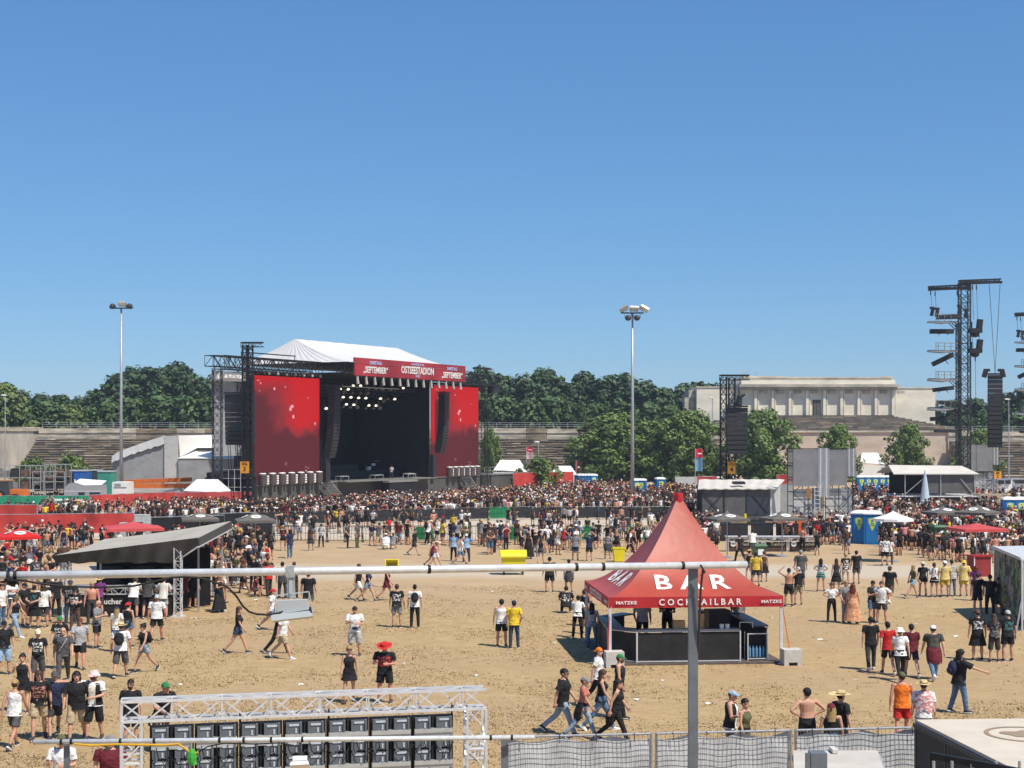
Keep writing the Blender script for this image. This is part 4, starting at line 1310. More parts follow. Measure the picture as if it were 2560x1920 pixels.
 for i in range(2):
  m=MB(); c=W @ Vector((0.98+0.2*i,-2.55,1.17)); m.lathe([(0.075,0),(0.08,0.16),(0.03,0.162)],10,c); tag(m.build("paper_roll",white_paint),"white paper roll on the cocktail counter","paper roll","paper rolls on the counter")
 m=MB()
 for a_ in (1.75,2.2):
  m.bar(W @ Vector((a_-0.1,-2.4,1.17)),W @ Vector((a_-0.1,-2.4,1.36)),0.015)
 m.bar(W @ Vector((1.65,-2.4,1.36)),W @ Vector((2.1,-2.4,1.36)),0.015); tag(m.build("wire_rack",alu),"small silver wire rack standing on the front counter","rack")
 # concrete feet
 for sx,lb in ((1,"pale concrete ballast block at the sunny front post of the red tent"),(-1,"pale concrete ballast block at the shady front post of the red tent")):
  c=W @ Vector((sx*(A-0.05)+(0.26 if sx>0 else 0.1),-A-0.22,0))
  m=MB(); m.box(c+Vector((0,0,0.33)),(0.62,0.55,0.42),yaw)
  for dx in (-0.23,0.23):
   m.box(c+Matrix.Rotation(yaw,3,'Z') @ Vector((dx,0,0.06)),(0.16,0.55,0.12),yaw)
  tag(m.build("concrete_block",concrete),lb,"concrete block")
tent()

# ---------------------------------------------------------------- stall with the big sloping grey awning
def awning_stall():
 t=thing("awning_stall","beer stall under a huge tilted grey awning on silver truss posts","stall",(-17,66,0))
 top=mat("awning_top",(0.40,0.365,0.31),0.7,0,0.1,0.7,0.2,2)
 und=mat("awning_black",(0.06,0.058,0.056),0.5,0,0.2,1,0.5,1.5)
 fl_,fr_,br_,bl=Vector((-19.75,64.3,2.66)),Vector((-13.5,64.5,3.42)),Vector((-13.05,69.6,3.85)),Vector((-18.9,69.6,3.02))
 m=MB(); n=10
 vs=[]
 for i in range(n+1):
  for j in range(n+1):
   u,v=i/n,j/n
   p=(fl_*(1-u)+fr_*u)*(1-v)+(bl*(1-u)+br_*u)*v
   p.z -= 0.08*math.sin(math.pi*v)+0.06*math.sin(math.pi*u)
   vs.append(p)
 m.add(vs,[(i*(n+1)+j,(i+1)*(n+1)+j,(i+1)*(n+1)+j+1,i*(n+1)+j+1) for i in range(n) for j in range(n)])
 m.build("awning",top,t,smooth=True)
 # front hanging cloth with drapes
 m=MB(); N=60; vs=[]
 for i in range(N+1):
  u=i/N
  a=fl_*(1-u)+fr_*u
  zb=2.33 if u<0.80 else 2.33+(u-0.80)/0.20*(fr_.z-0.36-2.33)
  for k in range(4):
   f=k/3
   vs.append(Vector((a.x+0.12*f*(1-u),a.y-0.05+0.10*math.sin(u*46+3*f)*f+0.25*f,a.z+0.01+(zb+0.03*math.sin(u*30)-a.z)*f)))
 m.add(vs,[(i*4+k,i*4+k+1,(i+1)*4+k+1,(i+1)*4+k) for i in range(N) for k in range(3)])
 m.build("front_valance",und,t,smooth=True)
 m=MB(); m.slab([fr_+Vector((0.02,0,0)),br_+Vector((0.02,0,0)),br_+Vector((0.02,0,-0.34)),fr_+Vector((0.02,0,-0.36))],0.04); m.build("side_fascia",und,t)
 m=MB(); m.bar(fr_+Vector((0.04,0,-0.38)),br_+Vector((0.04,0,-0.36)),0.04); m.bar(fr_+Vector((-0.9,0.4,-0.95)),fr_+Vector((0,0,-0.38)),0.04); m.build("fascia_bar",alu,t)
 for x,zt in ((-19.2,2.5),(-14.4,3.0)):
  m=MB(); m.truss((x,64.7,0),(x,64.7,zt),0.29,0.026,step=0.29); m.box((x,64.7,0.03),(0.55,0.55,0.06)); m.build("truss_post",alu,t)
 for x,y,zt in ((-18.5,69.3,2.9),(-13.4,69.3,3.6),(-17.8,64.9,2.5),(-13.9,66.5,3.3)):
  m=MB(); m.bar((x,y,0),(x,y,zt),0.05); m.build("pole",steel,t)
 b=thing("bar_counter","black stall counter with silver truss rail and white lettering under the grey awning","bar counter",(-16.8,64.9,0))
 m=MB(); m.truss((-19.0,64.75,1.12),(-14.6,64.75,1.12),0.27,0.028,step=0.3); m.build("truss_rail",alu,b)
 m=MB(); m.span((-19.0,64.6,1.285),(-14.6,65.3,1.33)); m.build("top",alu,b)
 m=MB(); m.span((-18.95,64.66,0.06),(-14.65,64.72,0.95)); pnl=m.build("front_panel",mat("stall_panel",(0.02,0.02,0.02),0.6,0,0.3),b)
 Mx=Matrix(((1,0,0,0),(0,0,-1,64.63),(0,1,0,0),(0,0,0,1)))
 for s,x,z,sz in (("Tucher",-17.3,0.66,0.34),("11/4",-15.55,0.66,0.3)):
  text_on(pnl,"lettering",s,sz,print_white,Matrix.Translation((x,0,z)) @ Mx,0.012)
 m=MB(); m.span((-19.0,68.6,0.05),(-13.8,68.7,2.7)); m.build("back_wall",black_cloth,t)
 for i,(x,lb) in enumerate(((-18.2,"tall dark fridge at the back of the awning stall, westmost"),(-16.7,"middle dark fridge at the back of the awning stall"),(-15.2,"dark fridge at the back of the awning stall, by the tall end"))):
  m=MB(); m.span((x-0.55,67.7,0),(x+0.55,68.5,1.9)); m.span((x-0.48,67.66,0.3),(x+0.48,67.695,1.8)); tag(m.build("drinks_fridge",MATS["fridge_black"]),lb,"fridge")
awning_stall()

# ---------------------------------------------------------------- parasols
def parasol_parts(t,w,h,rise,m_top,n,logo,square=True):
 W=WORLD[t]
 m=MB(); K=4 if square else n
 N=K*6
 rs=[]
 for i in range(6):
  f=i/5
  ring=[]
  for j in range(N):
   a=2*math.pi*j/N+math.pi/4
   c=(a-math.pi/4) % (2*math.pi/K)-math.pi/K
   rr=(w/2*(math.sqrt(2) if square else 1.0))*math.cos(math.pi/K)/math.cos(c)
   sag=0.10*rise*math.sin(math.pi*f)
   ring.append(W @ Vector((rr*f*math.cos(a+math.pi/K*0),rr*f*math.sin(a),h+rise*(1-f)-sag)) if f>0 else W @ Vector((0.03*math.cos(a),0.03*math.sin(a),h+rise)))
  rs.append(ring)
 rs.append([p-Vector((0,0,0.16)) for p in rs[-1]])
 m.rings(rs,True,False)
 m.build("canopy",m_top,t,smooth=False)
 m=MB(); m.bar(W @ Vector((0,0,0)),W @ Vector((0,0,h+rise+0.08)),0.035,8); m.lathe([(0.4,0),(0.4,0.08),(0.08,0.1)],10,W @ Vector((0,0,0))); m.build("pole",steel,t)
 if logo:
  for j in range(4):
   a=j*math.pi/2
   ro=W.to_3x3() @ Matrix.Rotation(a,3,'Z')
   d=Vector((0,-1,0)); sl=rise/(w/2)
   c=Vector((0,-w*0.27,h+rise*(1-0.54)-0.085*rise+0.035))
   ux,uy=Vector((1,0,0)),Vector((0,1,sl)).normalized()
   org=W @ Vector((0,0,0))
   ps=[org+ro @ (c+ux*(0.42*logo*math.cos(q))+uy*(0.30*logo*math.sin(q))) for q in [2*math.pi*i/18 for i in range(18)]]
   nn=(ro @ ux.cross(uy)).normalized()*0.012
   m=MB(); m.add(ps+[p+nn for p in ps],[tuple(range(18,36))]+[(i,(i+1) % 18,(i+1) % 18+18,i+18) for i in range(18)])
   ps2=[org+ro @ (c+ux*(0.24*logo*math.cos(q))+uy*(0.10*logo*math.sin(q)))+nn*1.6 for q in [2*math.pi*i/12 for i in range(12)]]
   lo=m.build("logo",print_white,t)
   m=MB(); m.add(ps2,[tuple(range(12))]); m.build("emblem",mat("logo_grey",(0.30,0.29,0.27),0.6),lo)
def parasol(px,ytop,Y,w,rise,h_edge_py,label,m_top,logo=0,rz=0.2,n=8,square=True,group=None):
 ze=zat(h_edge_py,Y)
 t=thing("parasol",label,"parasol",(xat(px,Y),Y,0),rz,group)
 parasol_parts(t,w,ze,zat(ytop,Y)-ze,m_top,n,logo,square)
 return t
PG="grey square parasols with white oval logos"
grey_par=mat("taupe_parasol_cloth",(0.13,0.118,0.105),0.8,0,0.08,2)
for px,yt,Y,ye,lb in ((638,1280,98,1299,"grey parasol with white oval logo before the crowd barrier, below tower 3"),
                      (500,1280,104,1296,"grey parasol with oval logo standing before the black fence, behind the tilted awning"),
                      (1818,1280,96,1296,"grey parasol with oval logo over the bar nearest to tower 4"),
                      (1955,1278,97,1295,"grey parasol with oval logo between sound booth and wrapped scaffolds"),
                      (2358,1266,106,1280,"grey parasol with oval logo behind the white round parasol"),
                      (2444,1262,103,1280,"grey parasol with two oval logos showing, above the red flat canopy")):
 parasol(px,yt,Y,2.5 if px<1000 else 2.25,1,ye,lb,grey_par,0.8,0.25 if px != 2444 else 0.8,group=PG)
red_par=mat("red_parasol_cloth",(0.62,0.02,0.015),0.6,0,0.08,2)
parasol(48,1321,82,2.1,1,1339,"bright red parasol with white oval prints among the people at the west edge",red_par,0.75,0.4)
flat_red=mat("faded_red_canopy",(0.52,0.075,0.075),0.65,0,0.12,1)
for px,yt,Y,ye,w,lb in ((333,1304,88,1318,3.2,"wide flat faded red canopy behind the tilted awning stall"),(2441,1308,86,1320,2.6,"wide flat faded red canopy over a red booth at the bars")):
 parasol(px,yt,Y,w,1,ye,lb,flat_red,0,0.35 if px<1000 else 0.15)
parasol(2233,1278,93,2.5,1,1296,"white round parasol beside the blue portable toilets",mat("white_parasol_cloth",(0.80,0.80,0.80),0.6,0,0.04),0,0.1,10,False)
# small red booth below the flat canopy
t=thing("promo_booth","dark red square booth under the flat red canopy","booth",(xat(2441,84),84,0))
m=MB(); c=Vector((xat(2441,84),83.5,0)); m.box(c+Vector((0,0,0.55)),(1.05,0.8,1.1),0.2); m.build("body",dred_cloth,t)
m=MB(); m.box(c+Vector((0,0,1.14)),(1.2,0.95,0.08),0.2); m.build("top",mat("dark_red_top",(0.30,0.02,0.02),0.5),t)
m=MB(); ro=Matrix.Rotation(0.2,3,'Z')
for dx in (-0.51,0.51):
 m.box(c+ro @ Vector((dx,-0.41,0.55)),(0.05,0.03,1.1),0.2)
m.build("edge_trim",print_white,t)

# ---------------------------------------------------------------- portable toilets
def toilet(label,loc,rz,group):
 t=thing("portable_toilet",label,"portable toilet",(0,0,0),0,group)
 m=MB(); m.span((-0.55,-0.55,0.08),(0.55,0.55,2.15)); m.span((-0.58,-0.6,0),(0.58,0.6,0.1))
 for sx in (-1,1):
  for sy in (-1,1):
   m.span((sx*0.55-0.05,sy*0.55-0.05,0.05),(sx*0.55+0.05,sy*0.55+0.05,2.18))
 for k in range(4):
  m.span((-0.56-0.02,-0.38+0.25*k,0.3),(-0.55,-0.30+0.25*k,1.9)); m.span((0.55,-0.38+0.25*k,0.3),(0.57,-0.30+0.25*k,1.9))
 m.build("cabin",blue_pl,t)
 m=MB(); m.rings([[Vector((x*a,y*a,z)) for x,y in ((-0.62,-0.64),(0.62,-0.64),(0.62,0.64),(-0.62,0.64))] for a,z in ((1.0,2.15),(1.0,2.22),(0.82,2.36),(0.4,2.42))]); m.build("roof",white_paint,t)
 m=MB(); m.span((-0.42,-0.585,0.12),(0.42,-0.555,2.0)); d=m.build("door",mat("blue_door",(0.02,0.20,0.52),0.4,0,0.08),t)
 m=MB(); m.add([Vector((x*0.27,-0.592,1.46+z*0.4)) for x,z in ((-1,0.9),(-0.5,1.08),(0.5,1.08),(1,0.9),(0.95,0.2),(0.45,-0.6),(0,-1.25),(-0.45,-0.6),(-0.95,0.2))],[tuple(range(9))]); m.build("sticker",lime_pl,d)
 m=MB(); m.span((-0.12,-0.60,1.5),(0.12,-0.594,1.56)); m.ell((0,-0.598,1.7),(0.07,0.008,0.09),8,6); m.span((-0.16,-0.60,1.36),(0.16,-0.594,1.42)); m.build("sticker_print",blue_pl,d)
 m=MB(); m.span((0.33,-0.62,1.0),(0.38,-0.585,1.12)); m.build("handle",darkm,d)
 t.location=loc; t.rotation_euler=(0,0,rz)
 return t
TG="blue portable toilets"
T0=toilet("blue portable toilet before the wrapped scaffolds, west one of the near pair",(xat(2152,109),109,0),-0.45,TG)
clone(T0,"blue portable toilet before the wrapped scaffolds, east one of the near pair",(xat(2182,108.4),108.4,0),-0.30,None,TG)
m=MB()
sp0=[(1450+7.5*i,214,0.5,"portable toilet in the far row beside the broad tree, %s from west" % ordinal(i)) for i in range(5)]
sp0 += [(1590,190,0.2,"far portable toilet just behind the east floodlight mast"),(1604,190,-0.2,"far portable toilet right beside the east floodlight mast"),(1650,196,0.2,"lone far portable toilet between mast and banner pole")]
sp0 += [(2152+17.4*i,205,0.0,"portable toilet in the far row below the tribune wall, %s from west" % ordinal(i)) for i in range(5)]
sp0 += [(2522,133,-0.1,"portable toilet behind the bars at the east edge, west one"),(2550,133,-0.1,"portable toilet behind the bars at the east edge, outer one")]
for px,Y,rz,lb in sp0:
 clone(T0,lb,(xat(px,Y),Y,0),rz,None,TG)

# ---------------------------------------------------------------- crowd barriers
def barrier_proto(label,L,h,m_,group,solid=False):
 t=thing("crowd_barrier",label,"barrier",(0,0,0),0,group)
 m=MB()
 m.bar((-L/2,0,h),(L/2,0,h),0.035,6); m.bar((-L/2,0,0.15),(L/2,0,0.15),0.03)
 for x in (-L/2+0.03,L/2-0.03):
  m.bar((x,0,0),(x,0,h),0.035)
 m.build("frame",m_,t)
 m=MB()
 n=5
 for i in range(1,n):
  m.bar((-L/2+L*i/n,0,0.15),(-L/2+L*i/n,0,h),0.018)
 m.bar((-L/2,0,h*0.55),(L/2,0,h*0.55),0.015)
 if solid:
  m.span((-L/2+0.05,0.02,0.2),(L/2-0.05,0.035,h-0.08))
 m.build("infill_panel" if solid else "bars",m_,t)
 m=MB()
 for x in (-L/2+0.03,L/2-0.03):
  m.span((x-0.05,-0.02,0.0),(x+0.05,0.75,0.05)); m.bar((x,0.7,0.03),(x,0.02,h*0.75),0.02)
 m.build("foot",m_,t)
 return t
BG1,BG2="near row of black crowd barriers","far row of black crowd barriers"
fence_green=mat("barrier_green",(0.02,0.20,0.08),0.5,0,0.2,2)
bar_steel=mat("barrier_rail",(0.05,0.052,0.055),0.4,0.4,0.2)
B0=barrier_proto(None,1.28,1.2,bar_steel,BG1)
BGn=barrier_proto(None,1.28,1.2,fence_green,BG1,True)
BD=barrier_proto(None,2.0,1.2,bar_steel,BG2,True)
BG_=barrier_proto(None,2.0,1.2,fence_green,BG2,True)
used=set()
def place_b(p,lb,loc,rz,g_):
 if p not in used:
  used.add(p); p.location=loc; p.rotation_euler=(0,0,rz); p["label"]=lb; p["group"]=g_; return p
 return clone(p,lb,loc,rz,None,g_)
i=0; x=xat(640,110.0)
while x<xat(1700,110):
 px=CX+x/110*F
 gr=any(a<px<b for a,b in ((1032,1082),(1212,1266),(1425,1452),(1538,1592)))
 place_b(BGn if gr else B0,("green gate panel in the near barrier row, no black bars, %s panel from west" if gr else "black barred barrier in the near row, %s panel from west") % ordinal(min(i,29)),(x+0.64,110+0.02*(i % 2),0),0,BG1)
 x += 1.30; i += 1
i=0; px=560
while px<1760:
 f=(px-560)/1200
 Y=128+12*min(1,f*1.6)
 x=xat(px,Y)
 gr=1240<px<1302
 place_b(BG_ if gr else BD,("green solid barrier panel in the far row, %s from west" if gr else "dark clad barrier in the far row before the crowd, %s from west") % ordinal(min(i,29)),(x,Y,0),0.16,BG2)
 px += 2.04/Y*F; i += 1

# ---------------------------------------------------------------- bars on the right
def bar_stand(name,label,px0,px1,yfoot,h,group,nseg,txt):
 Y=gy(yfoot); x0,x1=xat(px0,Y),xat(px1,Y)
 t=thing(name,label,"bar counter",((x0+x1)/2,Y,0),0,group)
 m=MB(); m.span((x0-0.1,Y-0.15,h),(x1+0.1,Y+0.6,h+0.06)); m.build("top",alu,t)
 m=MB(); m.truss((x0,Y,h-0.17),(x1,Y,h-0.17),0.22,0.022,step=0.3); m.build("truss_rail",alu,t)
 for i in range(nseg):
  a,b=x0+(x1-x0)*i/nseg,x0+(x1-x0)*(i+1)/nseg
  m=MB(); m.span((a+0.06,Y-0.03,0.08),(b-0.06,Y+0.03,h-0.32)); p=m.build("front_panel",mat("bar_panel",(0.02,0.018,0.016),0.5,0,0.3),t)
  m=MB(); m.span((a+0.06,Y-0.045,0.08),(b-0.06,Y-0.032,0.26)); m.build("panel_stripe",mat("brown_stripe",(0.10,0.055,0.03),0.6),p)
  M0=Matrix(((1,0,0,0),(0,0,-1,Y-0.034),(0,1,0,0),(0,0,0,1)))
  if txt:
   text_on(p,"lettering","Tucher",0.30,mat("cream_print",(0.62,0.55,0.38),0.6),Matrix.Translation(((a+b)/2+0.35,0,0.52)) @ M0,0.012,sx=1.15)
  m=MB(); ps=[Vector(((a+b)/2-(0.62 if txt else 0)+0.19*math.cos(q),Y-0.04,0.52+0.19*math.sin(q))) for q in [2*math.pi*k/16 for k in range(16)]]; m.add(ps,[tuple(range(16))])
  lo=m.build("emblem",print_white,p)
  m=MB(); ps=[Vector(((a+b)/2-(0.62 if txt else 0)+0.09*math.cos(q),Y-0.046,0.52+0.06*math.sin(q))) for q in [2*math.pi*k/10 for k in range(10)]]; m.add(ps,[tuple(range(10))]); m.build("emblem_mark",MATS["logo_grey"],lo)
  m=MB(); m.truss((a,Y,0),(a,Y,h-0.05),0.16,0.02,step=0.2); m.build("leg",alu,t)
 m=MB(); m.truss((x1,Y,0),(x1,Y,h-0.05),0.16,0.02,step=0.2); m.build("leg",alu,t)
 return t
RG="black beer bars on the east side"
bar_stand("bar_counter","long black bar with cream lettering and silver top between red tent and green bin",1818,2045,1379,0.98,RG,3,True)
bar_stand("bar_counter","short black bar with round emblem below the white parasol",2238,2296,1362,1.1,RG,1,False)
def cabinet(name,label,px,yfoot,w,d,h,m_,rz=0.0,cat="cabinet",group=None):
 p=gp(px,yfoot)
 t=thing(name,label,cat,p,rz,group)
 W=WORLD[t]
 def bx(a,b):
  q=MB(); c=[(a[i]+b[i])/2 for i in range(3)]; q.box(W @ Vector(c),[abs(b[i]-a[i]) for i in range(3)],rz); return q
 bx((-w/2,-d/2,0.06),(w/2,d/2,h)).build("body",m_,t)
 bx((-w/2-0.02,-d/2-0.02,h),(w/2+0.02,d/2+0.02,h+0.04)).build("top",darkm if m_ is not darkm else steel,t)
 q=bx((-w/2+0.04,-d/2-0.012,0.14),(-0.01,-d/2+0.01,h-0.08)); q.build("door",m_,t)
 q=bx((0.01,-d/2-0.012,0.14),(w/2-0.04,-d/2+0.01,h-0.08)); q.build("door",m_,t)
 return t
fb=MATS["fridge_black"]
for px,yf,lb in ((1800,1352,"black drinks cabinet at the bar below tower 4, westmost"),(1842,1352,"black drinks cabinet with papers behind the long bar"),(1905,1350,"black drinks cabinet under the bar parasol by the booth"),
                   (1968,1352,"black drinks cabinet beside the orange crates"),(2352,1340,"tall black cabinet under the parasol behind the white parasol"),(2432,1338,"black cabinet under the parasol with two logos"),
                   (655,1352,"black drinks cabinet below the grey parasol by the crowd barrier"),(505,1352,"black cabinet below the grey parasol before the black fence")):
 cabinet("drinks_cabinet",lb,px,yf,1.5,0.8,1.25,fb,0.1,"cabinet","black drinks cabinets at the bars")
for i,(px,yf,z,lb) in enumerate(((1834,1350,1.3,"brown carton on the cabinet below the bar parasol"),(1851,1350,1.3,"taller brown carton on the cabinet below the bar parasol"),(1922,1345,1.0,"brown carton beside the booth's bar cabinet"))):
 p=gp(px,yf); m=MB(); m.box(p+Vector((0,0,z+0.22)),(0.5,0.4,0.44),0.1); m.box(p+Vector((0,-0.205,z+0.3)),(0.2,0.006,0.05),0.1); tag(m.build("cardboard_box",cardboard),lb,"box")
p=gp(1860,1350); m=MB(); m.box(p+Vector((0.1,0,1.62)),(0.16,0.3,0.6)); m.box(p+Vector((0.1,0,1.95)),(0.10,0.2,0.06)); tag(m.build("yellow_canister",yellow_pl),"yellow canister beside the cartons under the bar parasol","canister")
for i,(px,w,lb) in enumerate(((1968,1.4,"orange crate stack under the parasol between booth and scaffolds, wide one"),(1998,0.9,"orange crate stack beside the wide orange crates, smaller one"))):
 p=gp(px,1342); m=MB()
 for k in range(3):
  m.box(p+Vector((0,0,0.9+0.22*k)),(w,0.5,0.2)); m.box(p+Vector((0,0,0.9+0.22*k+0.105)),(w*0.96,0.46,0.01))
 m.box(p+Vector((0,0,0.39)),(w,0.5,0.78)); tag(m.build("crate_stack",mat("orange_crate",(0.65,0.11,0.02),0.5)),lb,"crates")

# bins and skips
def wheelie(label,p,m_,rz,s=1.0,group=None,open_=False):
 t=thing("wheelie_bin",label,"bin",p,rz,group)
 W=WORLD[t] @ Matrix.Scale(s,4)
 m=MB(); m.rings([[W @ Vector((x*a,y*a,z)) for x,y in ((-0.28,-0.34),(0.28,-0.34),(0.28,0.36),(-0.28,0.36))] for a,z in ((0.82,0.08),(1.0,0.95))]); m.build("body",m_,t)
 m=MB()
 if not open_:
  m.rings([[W @ Vector((x*a,y*a-0.02,z)) for x,y in ((-0.31,-0.38),(0.31,-0.38),(0.31,0.40),(-0.31,0.40))] for a,z in ((1.0,0.951),(1.0,1.0),(0.85,1.06))])
 else:
  m.slab([W @ Vector(p_) for p_ in ((-0.3,0.40,0.95),(0.3,0.40,0.95),(0.3,0.52,1.6),(-0.3,0.52,1.6))],0.04)
 m.build("lid",m_,t)
 for sx in (-1,1):
  m=MB(); m.tube([W @ Vector((sx*0.24,0.34,0.1)),W @ Vector((sx*0.30,0.34,0.1))],0.1*s,12); m.build("wheel",rubber,t)
 m=MB(); m.slab([W @ Vector(p_) for p_ in ((-0.14,-0.325,0.55),(0.14,-0.325,0.55),(0.14,-0.338,0.85),(-0.14,-0.338,0.85))],0.01); m.build("sticker",print_white,t)
 return t
wheelie("tall green wheeled bin with white notice beside the long bar",gp(1897,1415),green_pl,0.15,1.25)
wheelie("dark green wheeled bin between people near the flat red canopy",gp(2345,1372),green_pl,0.1,1.55)
def open_bin(label,px,yf,rz,tip=0.0):
 p=gp(px,yf)
 t=thing("yellow_bin",label,"bin",p,rz,"yellow open bins")
 M=WORLD[t] @ Matrix.Rotation(tip,4,'X')
 m=MB(); N=4
 rs=[[M @ Vector((x*a,y*a,z)) for x,y in ((-0.36,-0.32),(0.36,-0.32),(0.36,0.32),(-0.36,0.32))] for a,z in ((0.80,0.03),(1.0,0.82),(1.08,0.83),(1.08,0.88),(0.96,0.88),(0.76,0.08))]
 m.rings(rs); m.build("tub",yellow_pl,t)
 m=MB()
 for sx in (-1,1):
  m.box(M @ Vector((sx*0.42,0,0.78)),(0.06,0.2,0.1),rz)
 m.build("handle",yellow_pl,t)
open_bin("yellow bin tipped over on the bare sand before the barrier",979,1421,0.1,1.25)
open_bin("yellow open bin standing behind the red tent's roof edge",1547,1404,0.05)
p=gp(1283,1436)
t=thing("rubbish_skip","big yellow wheeled rubbish container with domed lid in the middle of the field","container",p,0.06)
W=WORLD[t]
m=MB(); m.rings([[W @ Vector((x*a,y*a,z)) for x,y in ((-0.68,-0.5),(0.68,-0.5),(0.68,0.5),(-0.68,0.5))] for a,z in ((0.86,0.28),(0.98,0.95),(1.0,1.05))]); m.build("body",yellow_pl,t)
m=MB(); m.rings([[W @ Vector((sx,-0.56+0.0,1.05)),W @ Vector((sx,-0.45,1.22)),W @ Vector((sx,-0.15,1.38)),W @ Vector((sx,0.15,1.38)),W @ Vector((sx,0.45,1.22)),W @ Vector((sx,0.56,1.05))] for sx in (-0.74,0.74)]); m.build("lid",yellow_pl,t)
m=MB(); m.box(W @ Vector((0,-0.53,1.02)),(1.52,0.10,0.08),0.06); m.build("rim",mat("yellow_rim",(0.62,0.50,0.02),0.45),t)
for sx in (-1,1):
 for sy in (-1,1):
  m=MB(); m.tube([W @ Vector((sx*0.52-0.04,sy*0.38,0.11)),W @ Vector((sx*0.52+0.04,sy*0.38,0.11))],0.11,12); m.bar(W @ Vector((sx*0.52,sy*0.38,0.12)),W @ Vector((sx*0.52,sy*0.38,0.3)),0.04); m.build("wheel",rubber,t)

# ---------------------------------------------------------------- painted kiosk at the right edge
def mural_mat():
 m=bpy.data.materials.new("kiosk_mural"); m.use_nodes=True
 nt=m.node_tree; b=nt.nodes["Principled BSDF"]; b.inputs["Roughness"].default_value=0.7
 tc=nt.nodes.new("ShaderNodeTexCoord")
 cur=None
 for i,(c,sc,lo) in enumerate((((0.20,0.19,0.18),1,0),((0.04,0.20,0.05),1.0,0.52),((0.012,0.012,0.012),1.3,0.50),((0.55,0.40,0.04),2.2,0.62),((0.12,0.25,0.45),2.6,0.66),((0.24,0.19,0.13),3.0,0.60))):
  if i==0:
   rgb=nt.nodes.new("ShaderNodeRGB"); rgb.outputs[0].default_value=c+(1,); cur=rgb.outputs[0]; continue
  mp=nt.nodes.new("ShaderNodeMapping"); mp.inputs["Location"].default_value=(i*3.7,i*1.3,i*2.1); nt.links.new(tc.outputs["Object"],mp.inputs[0])
  n=nt.nodes.new("ShaderNodeTexNoise"); n.inputs["Scale"].default_value=sc; n.inputs["Detail"].default_value=5; n.inputs["Distortion"].default_value=1.0; nt.links.new(mp.outputs[0],n.inputs["Vector"])
  r=nt.nodes.new("ShaderNodeValToRGB"); r.color_ramp.elements[0].position=lo; r.color_ramp.elements[1].position=lo+0.02; nt.links.new(n.outputs["Fac"],r.inputs[0])
  x=nt.nodes.new("ShaderNodeMixRGB"); nt.links.new(r.outputs[0],x.inputs[0]); nt.links.new(cur,x.inputs[1]); x.inputs[2].default_value=c+(1,); cur=x.outputs[0]
 nt.links.new(cur,b.inputs["Base Color"]); return m
t=thing("painted_kiosk","grey kiosk trailer covered with a colourful painted mural at the east edge","kiosk",(20.9,61,0),0)
a,b_,c,d=Vector((xat(2494,66),66.5,0)),Vector((xat(2556,60.0),60.0,0)),Vector((xat(2556,60)+3,61.0,0)),Vector((xat(2494,66)+3.2,67.5,0))
z0,z1=Vector((0,0,0.45)),Vector((0,0,2.85))
m=MB(); m.slab([a+z0,b_+z0,b_+z1,a+z1],0.05); m.build("painted_side",mural_mat(),t)
m=MB(); m.slab([b_+z0,c+z0,c+z1,b_+z1],0.05); m.build("front_side",mat("kiosk_grey",(0.42,0.42,0.44),0.6,0,0.1),t)
m=MB(); up=Vector((0,0,2.9)); m.slab([a+up+Vector((-.08,.1,0)),b_+up+Vector((-.08,-.1,0)),c+up,d+up],0.08); m.bar(b_+z0*0+Vector((-.02,-.03,0)),b_+z1+Vector((-.02,-.03,0)),0.05); m.bar(a+z1+Vector((-.05,0,0.06)),b_+z1+Vector((-.05,0,0.06)),0.05); m.build("roof",mat("kiosk_trim",(0.55,0.55,0.57),0.5),t)
m=MB(); m.bar(b_+Vector((-0.05,-0.05,1.2)),b_+Vector((-0.45,-0.6,0.02)),0.035); m.build("prop",steel,t)
for f in (0.2,0.75):
 m=MB(); q=a*(1-f)+b_*f+Vector((0.25,0.1,0.3)); m.tube([q+Vector((-0.1,0,0)),q+Vector((0.12,0,0))],0.3,14); m.build("wheel",rubber,t)

# ---------------------------------------------------------------- fences and banners on the left
def banner_fence(name,label,p0,p1,h,z0,m_,cat="banner fence",group=None,post=2.2):
 t=thing(name,label,cat,(Vector(p0)+Vector(p1))/2,0,group)
 p0,p1=Vector(p0),Vector(p1); L=(p1-p0).length; d=(p1-p0)/L; nn=Vector((d.y,-d.x,0))
 m=MB(); n=max(6,int(L*3)); vs=[]
 ph=p0.x
 for i in range(n+1):
  for k in range(4):
   f=k/3
   q=p0+d*(L*i/n)+nn*(0.08+0.05*math.sin(i*1.1+ph+2*f)+0.04*math.sin(i*0.37+5*f))
   vs.append(q+Vector((0,0,z0+(h-z0)*f-(0.05*abs(math.sin(i*math.pi*3/n*2)) if k==3 else 0))))
 m.add(vs,[(i*4+k,(i+1)*4+k,(i+1)*4+k+1,i*4+k+1) for i in range(n) for k in range(3)])
 m.build("banner",m_,t,smooth=True)
 m=MB(); k=max(1,round(L/post))
 for i in range(k+1):
  q=p0+d*(L*i/k)
  m.bar(q,q+Vector((0,0,h+0.05)),0.04)
 m.bar(p0+Vector((0,0,h)),p1+Vector((0,0,h)),0.035); m.bar(p0+Vector((0,0,0.25)),p1+Vector((0,0,0.25)),0.03)
 m.build("fence_frame",steel,t)
 return t
def gl(px,Y):
 return (xat(px,Y),Y,0)
banner_fence("banner_fence","long red banner fence behind the red parasol at the west edge",gl(-40,110),gl(335,113),2.02,0.55,red_cloth,post=3.6)
banner_fence("banner_fence","red banner fence further back at the west edge, beside the grey road cases",gl(-40,130),gl(93,130),1.85,0.4,red_cloth)
banner_fence("banner_fence","black fabric fence behind the grey parasol, west of tower 3",gl(378,108),gl(560,111),1.95,0.2,black_cloth,post=3.0)
